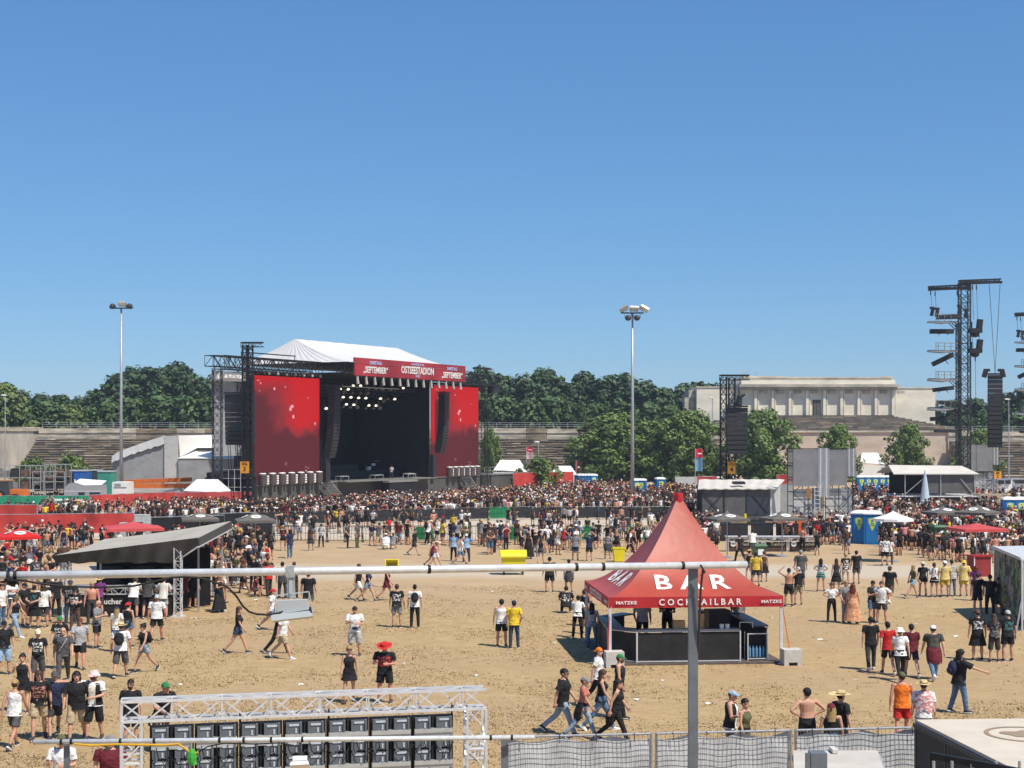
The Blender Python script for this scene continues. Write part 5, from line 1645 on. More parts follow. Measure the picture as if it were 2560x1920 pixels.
banner_fence("banner_fence","low black fence in front of the crowd, below tower 3",gl(545,126),gl(640,128),1.3,0.1,black_cloth)
gf=banner_fence("banner_fence","green banner fence before the equipment racks, west piece with tractor behind",gl(-30,152),gl(122,152),1.75,0.3,green_cloth)
gf=banner_fence("banner_fence","green banner fence with white print before the caravan",gl(127,152),gl(222,153),1.75,0.3,green_cloth)
m=MB(); m.span((xat(138,152),151.72,1.25),(xat(172,152),151.75,1.45)); m.span((xat(184,152),151.72,0.75),(xat(208,152),151.75,1.4)); m.build("print",print_white,gf)
banner_fence("banner_fence","bright red banner fence below the orange beams",gl(224,154),gl(452,163),1.75,0.2,red_cloth,post=4)
banner_fence("banner_fence","red mesh banner fence ending at the stage's west corner",gl(440,160),gl(628,163),1.8,0.2,mat("faded_red_mesh",(0.36,0.05,0.05),0.7,0,0.25,0.5),post=4)
banner_fence("banner_fence","red banner fence continuing from the stage's far end",gl(1283,224),gl(1433,232),2.3,0.2,red_cloth,post=4)
banner_fence("banner_fence","short red banner fence left of tower 4",gl(1745,205),gl(1792,205),2.3,0.5,red_cloth)
banner_fence("banner_fence","short red banner behind the sound booth roof",gl(1942,190),gl(1982,190),2.9,1.0,red_cloth)
# grey road cases
for i in range(9):
 px=222+i*16.5; Y=121
 m=MB(); w=15.8/F*Y; m.span((xat(px,Y),Y,0.12),(xat(px,Y)+w,Y+0.9,1.45)); m.k=1
 for z in (0.14,1.40):
  m.span((xat(px,Y)-0.01,Y-0.02,z),(xat(px,Y)+w+0.01,Y,z+0.05))
 for dx in (0.08,w-0.14):
  m.span((xat(px,Y)+dx,Y+0.2,0.0),(xat(px,Y)+dx+0.06,Y+0.35,0.12))
 tag(m.build("road_case",[mat("case_grey",(0.42,0.43,0.44),0.5,0,0.1),alu]),"pale grey road case in the row behind the red banner, %s from west" % ordinal(i),"case","grey road cases in a row")
for i,(px,w,lb) in enumerate(((146,14,"grey case standing between black cases behind the red banner"),(163,30,"wide black case behind the red banner, west of the grey row"),(120,22,"dark red case by the end of the rear red banner"),(298,16,"grey case before the black fence end"),(322,30,"black case before the black fence"),(362,14,"pale narrow case at the black fence corner"))):
 Y=123 if px<250 else 109; m=MB(); a=xat(px,Y); w=w/F*Y; m.span((a,Y,0.1),(a+w,Y+0.7,1.35 if px<250 else 1.5)); m.k=1; m.span((a-0.01,Y-0.015,1.25),(a+w+0.01,Y-0.001,1.30)); m.span((a+w*0.45,Y-0.015,0.7),(a+w*0.55,Y-0.001,0.85))
 tag(m.build("road_case",[(MATS["case_grey"],black,dred_cloth)[0 if px in (146,298,362) else 2 if px==120 else 1],alu]),lb,"case")

# ---------------------------------------------------------------- backstage left: tents, vehicles, racks
def marquee():
 Y=196; X=lambda px: xat(px,Y); Z=lambda py: zat(py,Y)
 t=thing("backstage_marquee","large grey backstage marquee with sloping side roof, west of the stage","marquee",(X(370),Y,0))
 m=MB(); m.slab([(X(281),Y,0),(X(311),Y-0.4,0),(X(311),Y-0.4,Z(1122)),(X(281),Y,Z(1140))],0.1); m.slab([(X(311.5),Y-0.4,0.3),(X(413),Y-0.4,0.3),(X(413),Y-0.4,Z(1104)),(X(311.5),Y-0.4,Z(1138))],0.1); m.build("side_wall",grey_pvc,t)
 m=MB(); n=16
 for i in range(n):
  a,b=i/n,(i+1)/n
  f=lambda q: Vector((X(282+132*q),Y-0.7,Z(1141-48*q ** 0.8)-0.9+0.1*math.sin(q*40)))
  g2_=lambda q: Vector((X(282+132*q),Y-0.4,Z(1140-51*q ** 0.8)))
  m.quad(f(a),f(b),g2_(b),g2_(a))
  m.quad(g2_(a),g2_(b),g2_(b)+Vector((0.5,7,0.3)),g2_(a)+Vector((0.5,7,0.3)))
 m.build("roof",lgrey_pvc,t,smooth=True)
 m=MB(); m.slab([(X(413.5),Y-0.6,0.3),(X(448),Y-0.6,0.3),(X(448),Y-0.6,Z(1090)),(X(413.5),Y-0.6,Z(1090))],0.1); m.build("gable_wall",lgrey_pvc,t)
 m=MB(); m.slab([(X(448),Y-0.62,Z(1090)),(X(508),Y+6,Z(1088)),(X(516),Y+6,Z(1096)),(X(452),Y-0.64,Z(1143))],0.1); m.build("roof_fold",white_pvc,t)
 t2=thing("backstage_tent","white hipped tent with grey walls right behind the stage's west wing","tent",(X(525),Y+1,0))
 m=MB(); A_,B_=(X(449),Y-1,Z(1145)),(X(612),Y-1,Z(1145)); C_,D_=(X(600),Y+8,Z(1103)),(X(497),Y+8,Z(1102))
 m.slab([A_,B_,C_,D_],0.1); m.slab([(X(449),Y+14,Z(1145)),A_,D_,(X(490),Y+14,Z(1140))],0.1); m.lathe([(3.2,Z(1120)),(1.2,Z(1108)),(0.25,Z(1095)),(0.05,Z(1092))],8,(X(505),Y+5,0)); m.build("roof",white_pvc,t2)
 m=MB(); m.span((X(450),Y-0.9,0.2),(X(611),Y-0.8,Z(1146))); m.build("wall",grey_pvc,t2)
 for a,yt,hw,Yq,lb in ((515,1199,46,165.5,"bright white tent before the stage's west wing"),(1276,1150,42,236,"white party tent past the stage's far corner"),(1410,1165,32,238,"long low white tent left of the broad tree"),(2178,1132,34,278,"white tent awning at the foot of the tribune")):
  Xq=xat(a,Yq); w=hw/F*Yq; zt=zat(yt,Yq)
  q=thing("white_tent",lb,"tent",(Xq,Yq,0))
  m=MB(); m.slab([(Xq-w,Yq-2,zt*0.62),(Xq+w,Yq-2,zt*0.55),(Xq+w*0.55,Yq+1,zt),(Xq-w*0.6,Yq+1,zt)],0.08); m.slab([(Xq-w*0.6,Yq+1.02,zt),(Xq+w*0.55,Yq+1.02,zt),(Xq+w,Yq+4,zt*0.55),(Xq-w,Yq+4,zt*0.62)],0.08); m.slab([(Xq+w,Yq-2,zt*0.55),(Xq+w,Yq+4,zt*0.55),(Xq+w*0.55,Yq+1,zt)],0.08); m.build("roof",white_pvc,q)
  m=MB(); m.span((Xq-w,Yq-1.9,0),(Xq+w,Yq-1.85,zt*0.54)); m.span((Xq-w,Yq-1.84,0),(Xq-w+0.05,Yq+3.9,zt*0.54)); m.span((Xq+w-0.05,Yq-1.84,0),(Xq+w,Yq+3.9,zt*0.54)); m.build("wall",white_pvc,q)
marquee()
def rack(px,ytop,yfoot,cols,label,depth_px):
 Y=178.0; k=Y/F
 x0=xat(px,Y); zt=zat(ytop,Y); w=cols*1.25
 t=thing("equipment_rack",label,"rack",(x0+w/2,Y,0),0,"steel equipment racks behind the green banner")
 m=MB(); rows=max(2,int(zt/1.15))
 for i in range(cols+1):
  for y in (Y,Y+2.2):
   m.bar((x0+i*1.25,y,0),(x0+i*1.25,y,zt),0.055)
 for j in range(rows+1):
  z=zt*j/rows
  for y in (Y,Y+2.2):
   m.bar((x0,y,z+0.03),(x0+w,y,z+0.03),0.05)
  for i in (0,cols):
   m.bar((x0+i*1.25,Y,z+0.03),(x0+i*1.25,Y+2.2,z+0.03),0.05)
 m.build("frame",steel,t)
 dk=[mat("rack_load_black",(0.03,0.03,0.032),0.7,0,0.3),mat("rack_load_brown",(0.13,0.085,0.06),0.8,0,0.3),mat("rack_load_grey",(0.22,0.21,0.2),0.7)]
 for j in range(rows):
  for i in range(cols):
   if R.random()<0.12: continue
   m=MB(); z=zt*j/rows+0.09; h=(zt/rows-0.2)*R.uniform(0.6,0.95)
   m.span((x0+i*1.25+0.12,Y+0.15,z),(x0+i*1.25+1.13,Y+2.0,z+h))
   m.span((x0+i*1.25+0.3,Y+0.1,z+h*0.4),(x0+i*1.25+0.5,Y+0.148,z+h*0.7))
   m.build("load_bundle",dk[R.choice((0,0,1,2))],t)
rack(-30,1165,1250,5,"steel rack of black and brown bundles at the west edge behind the tractor",0)
rack(82,1180,1250,3,"lower steel rack loaded with dark bundles beside the blue container",0)
rack(112,1162,1250,2,"highest steel rack of bundles right before the blue container",0)
def container(label,px0,px1,ytop,Y,m_,num=None):
 x0,x1=xat(px0,Y),xat(px1,Y); zt=zat(ytop,Y)
 t=thing("container",label,"container",((x0+x1)/2,Y,0))
 m=MB(); m.span((x0,Y,0.1),(x1,Y+2.4,zt)); n=int((x1-x0)/0.3)
 for i in range(n):
  m.span((x0+i*0.3+0.05,Y-0.05,0.3),(x0+i*0.3+0.2,Y-0.002,zt-0.2))
 b=m.build("shell",m_,t)
 m=MB(); m.span((x0-0.05,Y-0.08,zt),(x1+0.05,Y+2.45,zt+0.12)); m.build("roof",mat("container_roof",(0.45,0.47,0.5),0.5),t)
 if num:
  m=MB(); m.span((x0+0.25,Y-0.09,0.25),(x0+1.4,Y-0.055,zt-0.25)); m.build("door",black,t)
  text_on(b,"number",num,1.5,print_white,Matrix.Translation((x1-1.2,Y-0.06,zt*0.52)) @ Matrix(((1,0,0,0),(0,0,-1,0),(0,1,0,0),(0,0,0,1))),0.02)
container("blue container with white 11 and open dark door behind the racks",157,219,1178,188,mat("container_blue",(0.03,0.13,0.42),0.5,0,0.15),"11")
container("teal green container beside the grey marquee",244,279,1180,188,mat("container_teal",(0.05,0.28,0.22),0.5,0,0.15))
container("dark container between the blue and the green container",220,243,1177,190,mat("container_dark",(0.06,0.065,0.075),0.5,0,0.2))
def caravan():
 Y=166; X=lambda px: xat(px,Y); Z=lambda py: zat(py,Y)
 x0,x1=X(160),X(254)
 t=thing("caravan","grey caravan trailer with white roof behind the green banner","caravan",((x0+x1)/2,Y,0))
 prof=[(160,1228),(163,1218),(172,1209),(186,1206),(210,1214),(254,1213),(254,1246),(160,1246)]
 pv=[Vector((X(a),Y,Z(b))) for a,b in prof]
 m=MB(); m.add(pv+[p+Vector((0,2.2,0)) for p in pv],[tuple(range(7,-1,-1)),tuple(range(8,16))]+[(i,(i+1) % 8,(i+1) % 8+8,i+8) for i in range(8)]); m.build("body",mat("caravan_grey",(0.33,0.34,0.35),0.4,0.1,0.08),t)
 m=MB(); m.add([pv[3]+Vector((0,0.1,0.03)),pv[4]+Vector((0,0.1,0.03)),pv[5]+Vector((0,0.1,0.03)),pv[5]+Vector((0,2.1,0.45)),pv[3]+Vector((0,2.1,0.35))],[(0,1,2,3,4)]); m.build("roof",white_paint,t)
 for a,b in ((196,212),(224,250)):
  m=MB(); m.span((X(a),Y-0.03,Z(1241)),(X(b),Y-0.004,Z(1231))); m.build("window",glass,t)
 m=MB(); m.span((X(160),Y-0.02,Z(1229)),(X(254),Y-0.003,Z(1227))); m.build("stripe",alu,t)
 for px in (205,214):
  m=MB(); m.tube([(X(px),Y-0.05,0.35),(X(px),Y+0.15,0.35)],0.35,14); m.build("wheel",rubber,t)
 x0,x1=X(256),X(298)
 t=thing("trailer","white box trailer parked next to the grey caravan","trailer",((x0+x1)/2,Y+4,0))
 m=MB(); m.span((x0,Y+4,0.5),(x1,Y+6.4,Z(1208))); m.build("box",white_paint,t)
 m=MB(); m.span((x0+0.2,Y+3.95,Z(1222)),(x1-0.2,Y+3.996,Z(1220))); m.span((x0+0.3,Y+3.95,Z(1217)),(x0+1.0,Y+3.996,Z(1212))); m.build("trim",mat("trailer_trim",(0.3,0.3,0.32),0.5),t)
 for px in (268,288):
  m=MB(); m.tube([(X(px),Y+3.9,0.4),(X(px),Y+4.2,0.4)],0.4,14); m.build("wheel",rubber,t)
caravan()
def tractor():
 Y=163; X=lambda px: xat(px,Y); Z=lambda py: zat(py,Y)
 t=thing("tractor","orange tractor with dark cab at the west edge behind the green banner","tractor",(X(20),Y,0))
 m=MB(); m.span((X(22),Y,0.9),(X(62),Y+1.1,Z(1223))); m.span((X(60),Y+0.1,0.8),(X(66),Y+1.0,Z(1227))); m.build("bonnet",orange_paint,t)
 m=MB(); m.add([(X(a),y,Z(b)) for y in (Y-0.2,Y+1.3) for a,b in ((-4,1243),(26,1243),(22,1203),(0,1203))],[(3,2,1,0),(4,5,6,7),(0,1,5,4),(1,2,6,5),(2,3,7,6),(3,0,4,7)]); m.build("cab",glass,t)
 m=MB(); m.span((X(-2),Y-0.3,Z(1203)),(X(24),Y+1.4,Z(1200))); m.build("roof",mat("tractor_roof",(0.35,0.18,0.1),0.5),t)
 m=MB(); m.add([(X(a),y,Z(b)) for y in (Y-0.5,Y-0.25) for a,b in ((-8,1232),(6,1232),(10,1248),(-10,1248))],[(0,1,2,3),(7,6,5,4),(0,4,5,1),(1,5,6,2)]); m.build("mudguard",orange_paint,t)
 for px,r in ((38,0.75),(-4,0.95)):
  for yy in (Y-0.35,Y+1.1):
   m=MB(); m.tube([(X(px),yy,r),(X(px),yy+0.4,r)],r,20); w=m.build("wheel",rubber,t)
   m=MB(); m.tube([(X(px),yy-0.03,r),(X(px),yy-0.005,r)],r*0.6,16); m.build("rim",white_paint,w)
tractor()
def orange_lift():
 Y=176; X=lambda px: xat(px,Y); Z=lambda py: zat(py,Y)
 t=thing("telescopic_lift","orange telescopic lift with two long beams below the grey marquee","lift",(X(400),Y,0))
 for a,ya,b,yb,yo in ((306,1205,472,1199,2.0),(314,1214,505,1213,0.0)):
  m=MB(); m.truss((X(a),Y+yo,Z(ya)),(X(b),Y+yo,Z(yb)),0.01,0.01,step=4) if False else None
  m.slab([(X(a),Y+yo-0.3,Z(ya)-0.28),(X(b),Y+yo-0.3,Z(yb)-0.28),(X(b),Y+yo-0.3,Z(yb)+0.22),(X(a),Y+yo-0.3,Z(ya)+0.22)],-0.5); m.build("beam",orange_paint,t)
 m=MB(); m.span((X(503),Y-0.3,0),(X(506),Y+0.2,Z(1213))); m.span((X(462),Y-0.3,0),(X(466),Y+0.2,Z(1216))); m.span((X(308),Y+0.3,0),(X(312),Y+0.6,Z(1210))); m.build("support",mat("lift_blue",(0.03,0.07,0.2),0.5),t)
 m=MB(); m.bar((X(362),Y-0.6,Z(1240)),(X(455),Y-0.6,Z(1221)),0.2); m.build("jib",steel,t)
 t=thing("lorry_trailer","grey lorry trailer standing behind the orange beams","trailer",(X(360),Y+5,0))
 m=MB(); m.span((X(316),Y+3,0.9),(X(452),Y+5.4,Z(1216))); m.build("box",lgrey_pvc,t)
 m=MB(); m.span((X(316),Y+2.95,0.85),(X(452),Y+2.99,1.05)); m.build("sill",darkm,t)
 for px in (330,345,430):
  m=MB(); m.tube([(X(px),Y+2.9,0.5),(X(px),Y+3.2,0.5)],0.5,14); m.build("wheel",rubber,t)
orange_lift()
# dark cases and truss clutter beside the west wing
for i,(px,yt,w,h) in enumerate(((512,1185,3.0,1.6),(548,1176,3.6,2.2),(585,1190,2.4,1.4))):
 Y=172; m=MB(); a=xat(px,Y); z=zat(yt,Y); m.span((a,Y,0.1),(a+w,Y+1.5,z-0.4)); m.tube([(a+0.2,Y+0.3,z-0.2),(a+w-0.3,Y+0.4,z+0.1),(a+w,Y+0.5,z-0.3)],0.35,8)
 tag(m.build("covered_load",black_cloth),"black covered stage load beside the west wing, %s from the marquee" % ordinal(i),"load","black covered loads at the wing")
t=thing("site_railing","galvanised platform railing before the black loads at the wing","railing",gl(590,170))
m=MB(); Y=170; a,b_=xat(556,Y),xat(632,Y)
for i in range(6):
 x=a+(b_-a)*i/5; m.bar((x,Y,0),(x,Y,4.0),0.05)
for z in (1.0,2.0,3.0,4.0):
 m.bar((a,Y,z),(b_,Y,z),0.045)
m.build("rails",steel,t)
t=thing("site_railing","white steel railing on the far end of the stage deck","railing",sp_(57,0.2,DK))
m=MB()
for i in range(6):
 m.bar(sp_(53.4+i*1.8,0.3,DK),sp_(53.4+i*1.8,0.3,DK+1.1),0.04)
for z in (0.55,1.1):
 m.bar(sp_(53.4,0.3,DK+z),sp_(62.4,0.3,DK+z),0.035)
m.build("rails",alu,t)
# flags, banners, cars
def flag(px,ytop,ybot,wpx,Y,label,m1,m2=None,kind="flag"):
 X0=xat(px,Y); zt=zat(ytop,Y); zb=zat(ybot,Y); w=wpx/F*Y
 t=thing("feather_flag" if kind=="feather" else "flag_banner",label,"flag",(X0,Y,0))
 m=MB(); m.bar((X0,Y,0),(X0,Y,zt+0.1),0.05,6); m.build("pole",steel,t)
 m=MB(); n=6; top,mid=zt,zt-(zt-zb)*(1 if m2 is None else 0.4)
 f=lambda q: 0.12*math.sin(q*5)
 for i in range(n):
  a,b=i/n,(i+1)/n
  m.slab([(X0+0.05+w*a,Y+f(a),mid),(X0+0.05+w*b,Y+f(b),mid),(X0+0.05+w*b,Y+f(b),top),(X0+0.05+w*a,Y+f(a),top)],0.02)
 fl3=m.build("cloth",m1,t)
 if m2:
  m=MB()
  for i in range(n):
   a,b=i/n,(i+1)/n
   m.slab([(X0+0.05+w*a,Y+f(a),zb),(X0+0.05+w*b,Y+f(b),zb),(X0+0.05+w*b,Y+f(b),mid-0.01),(X0+0.05+w*a,Y+f(a),mid-0.01)],0.02)
  m.build("lower_cloth",m2,t)
 m=MB(); m.span((X0+0.15+w*0.2,Y-0.2,top-(top-mid)*0.6),(X0+0.05+w*0.85,Y-0.18,top-(top-mid)*0.45)); m.build("print",print_white,fl3)
flag(1316,1118,1148,16,236,"red flag with pale lower edge flying above the white party tent",mat("flag_red",(0.62,0.03,0.06),0.6),mat("flag_pink",(0.62,0.40,0.42),0.6))
flag(1440,1152,1182,9,218,"narrow dark red feather flag near the row of toilets",dred_cloth,None,"feather")
flag(1738,1122,1178,17,196,"red and blue banner pole before the round tree by tower 4",mat("flag_red",(0.62,0.03,0.06),0.6),mat("flag_blue",(0.16,0.32,0.45),0.6))
def car(label,px,Y,m_):
 x=xat(px,Y)
 t=thing("parked_van",label,"van",(x,Y,0),0,"parked pale vans")
 pr=[(-2.3,0.35),(2.3,0.35),(2.3,1.1),(1.9,1.2),(1.3,1.95),(-2.2,2.0),(-2.3,1.2)]
 m=MB(); pv=[Vector((x+a,Y,z)) for a,z in pr]; k=len(pv); m.add(pv+[p+Vector((0,1.8,0)) for p in pv],[tuple(range(k-1,-1,-1)),tuple(range(k,2*k))]+[(i,(i+1) % k,(i+1) % k+k,i+k) for i in range(k)]); m.build("body",m_,t)
 m=MB(); m.span((x-2.0,Y-0.02,1.25),(x+1.2,Y-0.002,1.75)); m.build("window",glass,t)
 for dx in (-1.5,1.5):
  m=MB(); m.tube([(x+dx,Y-0.03,0.35),(x+dx,Y+0.2,0.35)],0.35,14); m.build("wheel",rubber,t)
car("white van parked below the east terrace, beside sign 2",2505,205,white_paint)
car("silver van parked below the east terrace at the picture edge",2556,207,mat("silver_paint",(0.5,0.5,0.52),0.3,0.4,0.05))
car("white van parked behind tower 4 at the trees",1785,215,white_paint)
m=MB(); Y=200; a=xat(1688,Y); m.span((a,Y,1.0),(xat(1742,Y),Y+0.15,zat(1192,Y))); m.span((a+0.2,Y,0),(a+0.35,Y+0.1,1.0)); m.span((xat(1738,Y),Y,0),(xat(1738,Y)+0.15,Y+0.1,1.0)); tag(m.build("grey_board",lgrey_pvc),"long grey board behind the crowd by the banner pole","board")

# ---------------------------------------------------------------- near rig: pipes, lamps, video panel on a truss, fence, container
def near():
 P0,P1=pt(-120,1441,8.85),pt(1866,1411.5,10.35)
 t=thing("scaffold_pipe","long near scaffold pipe crossing the whole view on a square post","pipe",(P0+P1)/2)
 def on(px):
  f=(px+120)/1986
  lo,hi=0.0,1.0
  for _ in range(40):
   mid=(lo+hi)/2; q=P0+(P1-P0)*mid
   if CX+q.x/q.y*F<px: lo=mid
   else: hi=mid
  return P0+(P1-P0)*lo
 m=MB(); m.tube([P0,P1],0.0245,16); m.build("tube",mat("pipe_zinc",(0.70,0.71,0.71),0.36,0.3,0.14,12),t,smooth=True)
 pp=on(1735); m=MB(); m.span((pp.x-0.031,pp.y+0.026,0),(pp.x+0.031,pp.y+0.09,pp.z+0.0)); m.build("post",mat("grey_post",(0.17,0.19,0.21),0.5,0.3,0.15,6),t)
 for px in (20,37,1072,1440,1507,1706):
  c=on(px); m=MB(); d=(P1-P0).normalized(); m.tube([c-d*0.010,c+d*0.010],0.028,14); m.build("tape",rubber,t)
 c=on(30); m=MB(); m.tube([c+Vector((-0.02,-0.03,-0.01)),c+Vector((0,-0.03,-0.04)),c+Vector((0.03,-0.02,-0.05))],0.02,8); m.build("cable_knot",rubber,t)
 # bracket arm and lamp
 c=on(727)
 m=MB(); m.box(c+Vector((0,0,0.0)),(0.05,0.07,0.07)); m.box(c+Vector((0,0.02,-0.09)),(0.045,0.03,0.16)); m.build("clamp",mat("clamp_zinc",(0.5,0.51,0.5),0.5,0.5,0.2,20),t)
 Y=c.y-0.02
 def L(px,py,dy=0.0):
  return pt(px,py,Y+dy)
 grey_l=mat("lamp_grey",(0.47,0.50,0.51),0.45,0.1,0.05)
 l=thing("floodlight","grey ribbed floodlight hanging from the long near pipe","floodlight",L(735,1530))
 k=Y/F
 m=MB(); A4=[L(695,1500),L(769,1497),L(773,1522),L(694,1534)]; m.slab(A4,0.05); m.build("housing",grey_l,l)
 m=MB(); m.slab([L(681,1541,-0.01),L(776,1530,-0.01),L(785,1544,-0.02),L(684,1556,-0.02)],0.06); m.build("front_frame",grey_l,l)
 m=MB()
 for i in range(13):
  px=694+i*6.5; m.slab([L(px,1536-i*0.75,0.0),L(px+2.6,1535.7-i*0.75,0.0),L(px+2.6,1526-i*0.6,0.0),L(px,1526-i*0.6,0.0)],0.05)
 m.build("cooling_fins",black,l)
 m=MB(); m.slab([L(690,1543,0.035),L(778,1532,0.035),L(776,1520,0.035),L(690,1526,0.035)],0.03); m.build("back_plate",darkm,l)
 m=MB(); m.bar(L(690,1489),L(772,1479),0.005); m.bar(L(690,1489),L(684,1540),0.005); m.bar(L(772,1479),L(783,1532),0.005); m.bar(L(727,1484),L(727,1450),0.014); m.build("bracket",grey_l,l)
 # cable
 m=MB(); pts=[(4,1455),(52,1450),(101,1459),(162,1466),(246,1468),(289,1467),(333,1465),(376,1456),(428,1444),(463,1442),(498,1444),(535,1455),(567,1466),(590,1489),(607,1515),(622,1529),(640,1535),(668,1537),(696,1533),(722,1522),(750,1509)]
 def yq(px):
  return on(px).y-0.05
 m.tube([pt(a,b,yq(a)) for a,b in pts],0.0065,8); tag(m.build("power_cable",rubber,smooth=True),"black cable looping along the near pipe to the grey floodlight","cable")
 m=MB(); m.tube([pt(1757,1424,10.2),pt(1752,1470,10.22),pt(1748,1560,10.24),pt(1746,1640,10.27)],0.008,6); m.tube([pt(1751,1412,10.2),pt(1762,1430,10.2),pt(1752,1440,10.2)],0.008,6); tag(m.build("hanging_strap",mat("brown_strap",(0.05,0.03,0.025),0.7)),"dark strap tied to the near pipe beside its post","strap")
 # second pipe
 Q0,Q1=pt(83,1855,15.0),pt(1336,1843,15.8)
 t=thing("scaffold_pipe","lower scaffold pipe before the back of the video panel","pipe",(Q0+Q1)/2)
 m=MB(); m.tube([Q0,Q1],0.0245,14); m.build("tube",MATS["pipe_zinc"],t,smooth=True)
 c=pt(165,1858,15.1); m=MB(); m.span((c.x-0.025,c.y,0),(c.x+0.025,c.y+0.05,c.z)); m.build("post",MATS["grey_post"],t)
 c=pt(1262,1848,15.8); m=MB(); m.span((c.x-0.04,c.y+0.03,0),(c.x+0.04,c.y+0.11,c.z)); m.build("post",MATS["grey_post"],t)
 for px in (150,174,292,374,534,594,662,740,1222,1277):
  f=(px-83)/1253; c=Q0+(Q1-Q0)*f; m=MB(); m.tube([c-Vector((0.012,0,0)),c+Vector((0.012,0,0))],0.029,10); m.build("tape",rubber,t)
 m=MB(); m.tube([pt(a,b,14.95) for a,b in ((186,1860),(230,1864),(292,1861),(350,1862),(410,1863),(446,1860),(458,1868),(474,1880),(488,1884),(495,1880))],0.011,8); tag(m.build("power_cable",mat("yellow_cable",(0.65,0.36,0.02),0.5)),"yellow cable taped along the lower pipe","cable")
 m=MB(); c=pt(480,1893,14.95); m.ell(c,(0.05,0.04,0.09),8,6); m.tube([pt(480,1876,14.95),pt(480,1886,14.95)],0.022,8); m.tube([pt(483,1900,14.95),pt(486,1912,14.95)],0.03,8); tag(m.build("green_plug",mat("bright_green",(0.06,0.36,0.05),0.5)),"green plug hanging from the yellow cable","plug")
 m=MB(); m.tube([pt(a,b,15.05) for a,b in ((490,1884),(520,1866),(560,1858),(640,1860),(700,1857),(745,1866))],0.007,6); tag(m.build("power_cable",rubber),"thin black cable between green plug and white lamp","cable")
 l=thing("floodlight","white square floodlight hanging from the lower pipe","floodlight",pt(750,1902,15.2))
 m=MB(); m.slab([pt(733,1890,15.2),pt(768,1889,15.2),pt(769,1904,15.25),pt(734,1905,15.25)],0.06); m.slab([pt(730,1912,15.1),pt(773,1910,15.1),pt(775,1918,15.08),pt(727,1921,15.08)],0.08); m.build("housing",white_paint,l)
 m=MB(); m.slab([pt(736,1912,15.18),pt(768,1910,15.18),pt(766,1903,15.22),pt(738,1904,15.22)],0.04); m.build("cooling_fins",darkm,l)
 m=MB(); m.bar(pt(750,1856,15.3),pt(750,1892,15.25),0.015); m.build("bracket",darkm,l)

 # video panel seen from behind on a truss goal
 a,b=Vector((xat(330,22.0),22.0,0)),Vector((xat(1188,23.05),23.05,0))
 d=(b-a).normalized(); up=Vector((0,0,1)); nn=Vector((d.y,-d.x,0))
 G=thing("truss_goal","silver truss goal frame carrying the near video panel","truss frame",(a+b)/2)
 zt=3.78
 TR=dict(step=0.36)
 for q in (a,b):
  m=MB(); m.truss(q,q+up*(zt-0.16),0.29,0.026,step=0.3,up=(nn.x,nn.y,0)); m.box(q+up*0.03,(0.6,0.6,0.06)); m.build("column",alu,G)
 m=MB(); m.truss(a-d*0.15+up*zt,b+d*0.15+up*zt,0.29,0.0265,step=0.37); m.build("cross_beam",alu,G)
 for q in (a,b):
  m=MB()
  for o in (-0.13,0.13):
   for z in (zt-0.62,zt-0.75,zt-0.9):
    m.bar(q+d*-0.17+nn*o+up*z,q+d*0.17+nn*o+up*z,0.018)
  m.build("coupling",alu,G)
 V=thing("video_panel","back of the near video wall, black frames with grey power boxes","video wall",(a+b)/2 )
 c0=Vector((xat(371,21.9),21.95,0)) ; c1=Vector((xat(1133,22.85),22.9,0))
 dd=(c1-c0); Lp=dd.length; dd=dd/Lp; n2=Vector((dd.y,-dd.x,0))
 yawp=math.atan2(dd.y,dd.x)
 box_g=mat("power_box_grey",(0.125,0.14,0.155),0.5,0.1,0.1,10)
 lab=mat("box_label",(0.55,0.60,0.66),0.4,0.2,0.15,20)
 bw,ph_=Lp/7,0.48
 zt2=3.56
 first={}
 for r in range(7):
  for i in range(7):
   o=c0+dd*(bw*(i+0.5))+up*(zt2-ph_*(r+0.5))
   M=Matrix.Translation(o) @ Matrix.Rotation(yawp,4,'Z')
   if "p" not in first:
    m=MB(); m.box((0,0.04,0),(bw-0.012,0.07,ph_-0.012))
    for x in (-bw/2+0.03,0,bw/2-0.03):
     m.box((x,-0.02,0),(0.035,0.06,ph_-0.02))
    m.box((0,-0.02,ph_/2-0.02),(bw-0.02,0.05,0.02))
    first["p"]=m.build("panel",black,V,world=False).data
    m=MB(); m.box((0,0,0),(0.235,0.09,0.17)); m.box((-0.07,-0.03,-0.1),(0.06,0.06,0.06)); m.box((0.1,-0.02,0.0),(0.03,0.10,0.19))
    m.k=1; m.box((0,-0.05,0.055),(0.15,0.012,0.03)); m.box((0.03,-0.05,-0.03),(0.025,0.012,0.07))
    first["u"]=m.build("power_box",[box_g,lab],V,world=False).data
    m=MB(); m.box((0,0,0),(bw-0.06,0.13,0.06)); m.box((0,-0.01,-0.075),(bw-0.06,0.07,0.085)); m.k=1; m.box((0.02,-0.038,-0.075),(bw*0.6,0.012,0.02))
    first["b"]=m.build("handle_bar",[mat("silver_extrusion",(0.52,0.53,0.52),0.35,0.4,0.1,10),mat("slot_grey",(0.25,0.25,0.25),0.5)],V,world=False).data
    for ch in KIDS[V]:
     bpy.data.objects.remove(ch)
    KIDS[V]=[]
   IV=WORLD[V].inverted()
   p=link("panel",first["p"],V,IV @ M)
   if r<4:
    for (x,z) in ((-bw*0.25,0.13),(bw*0.25,0.13),(-bw*0.25,-0.15),(bw*0.25,-0.15)):
     link("power_box",first["u"],p,Matrix.Translation((x,-0.06,z)))
    link("handle_bar",first["b"],p,Matrix.Translation((0,-0.07,0.02)))
 m=MB()
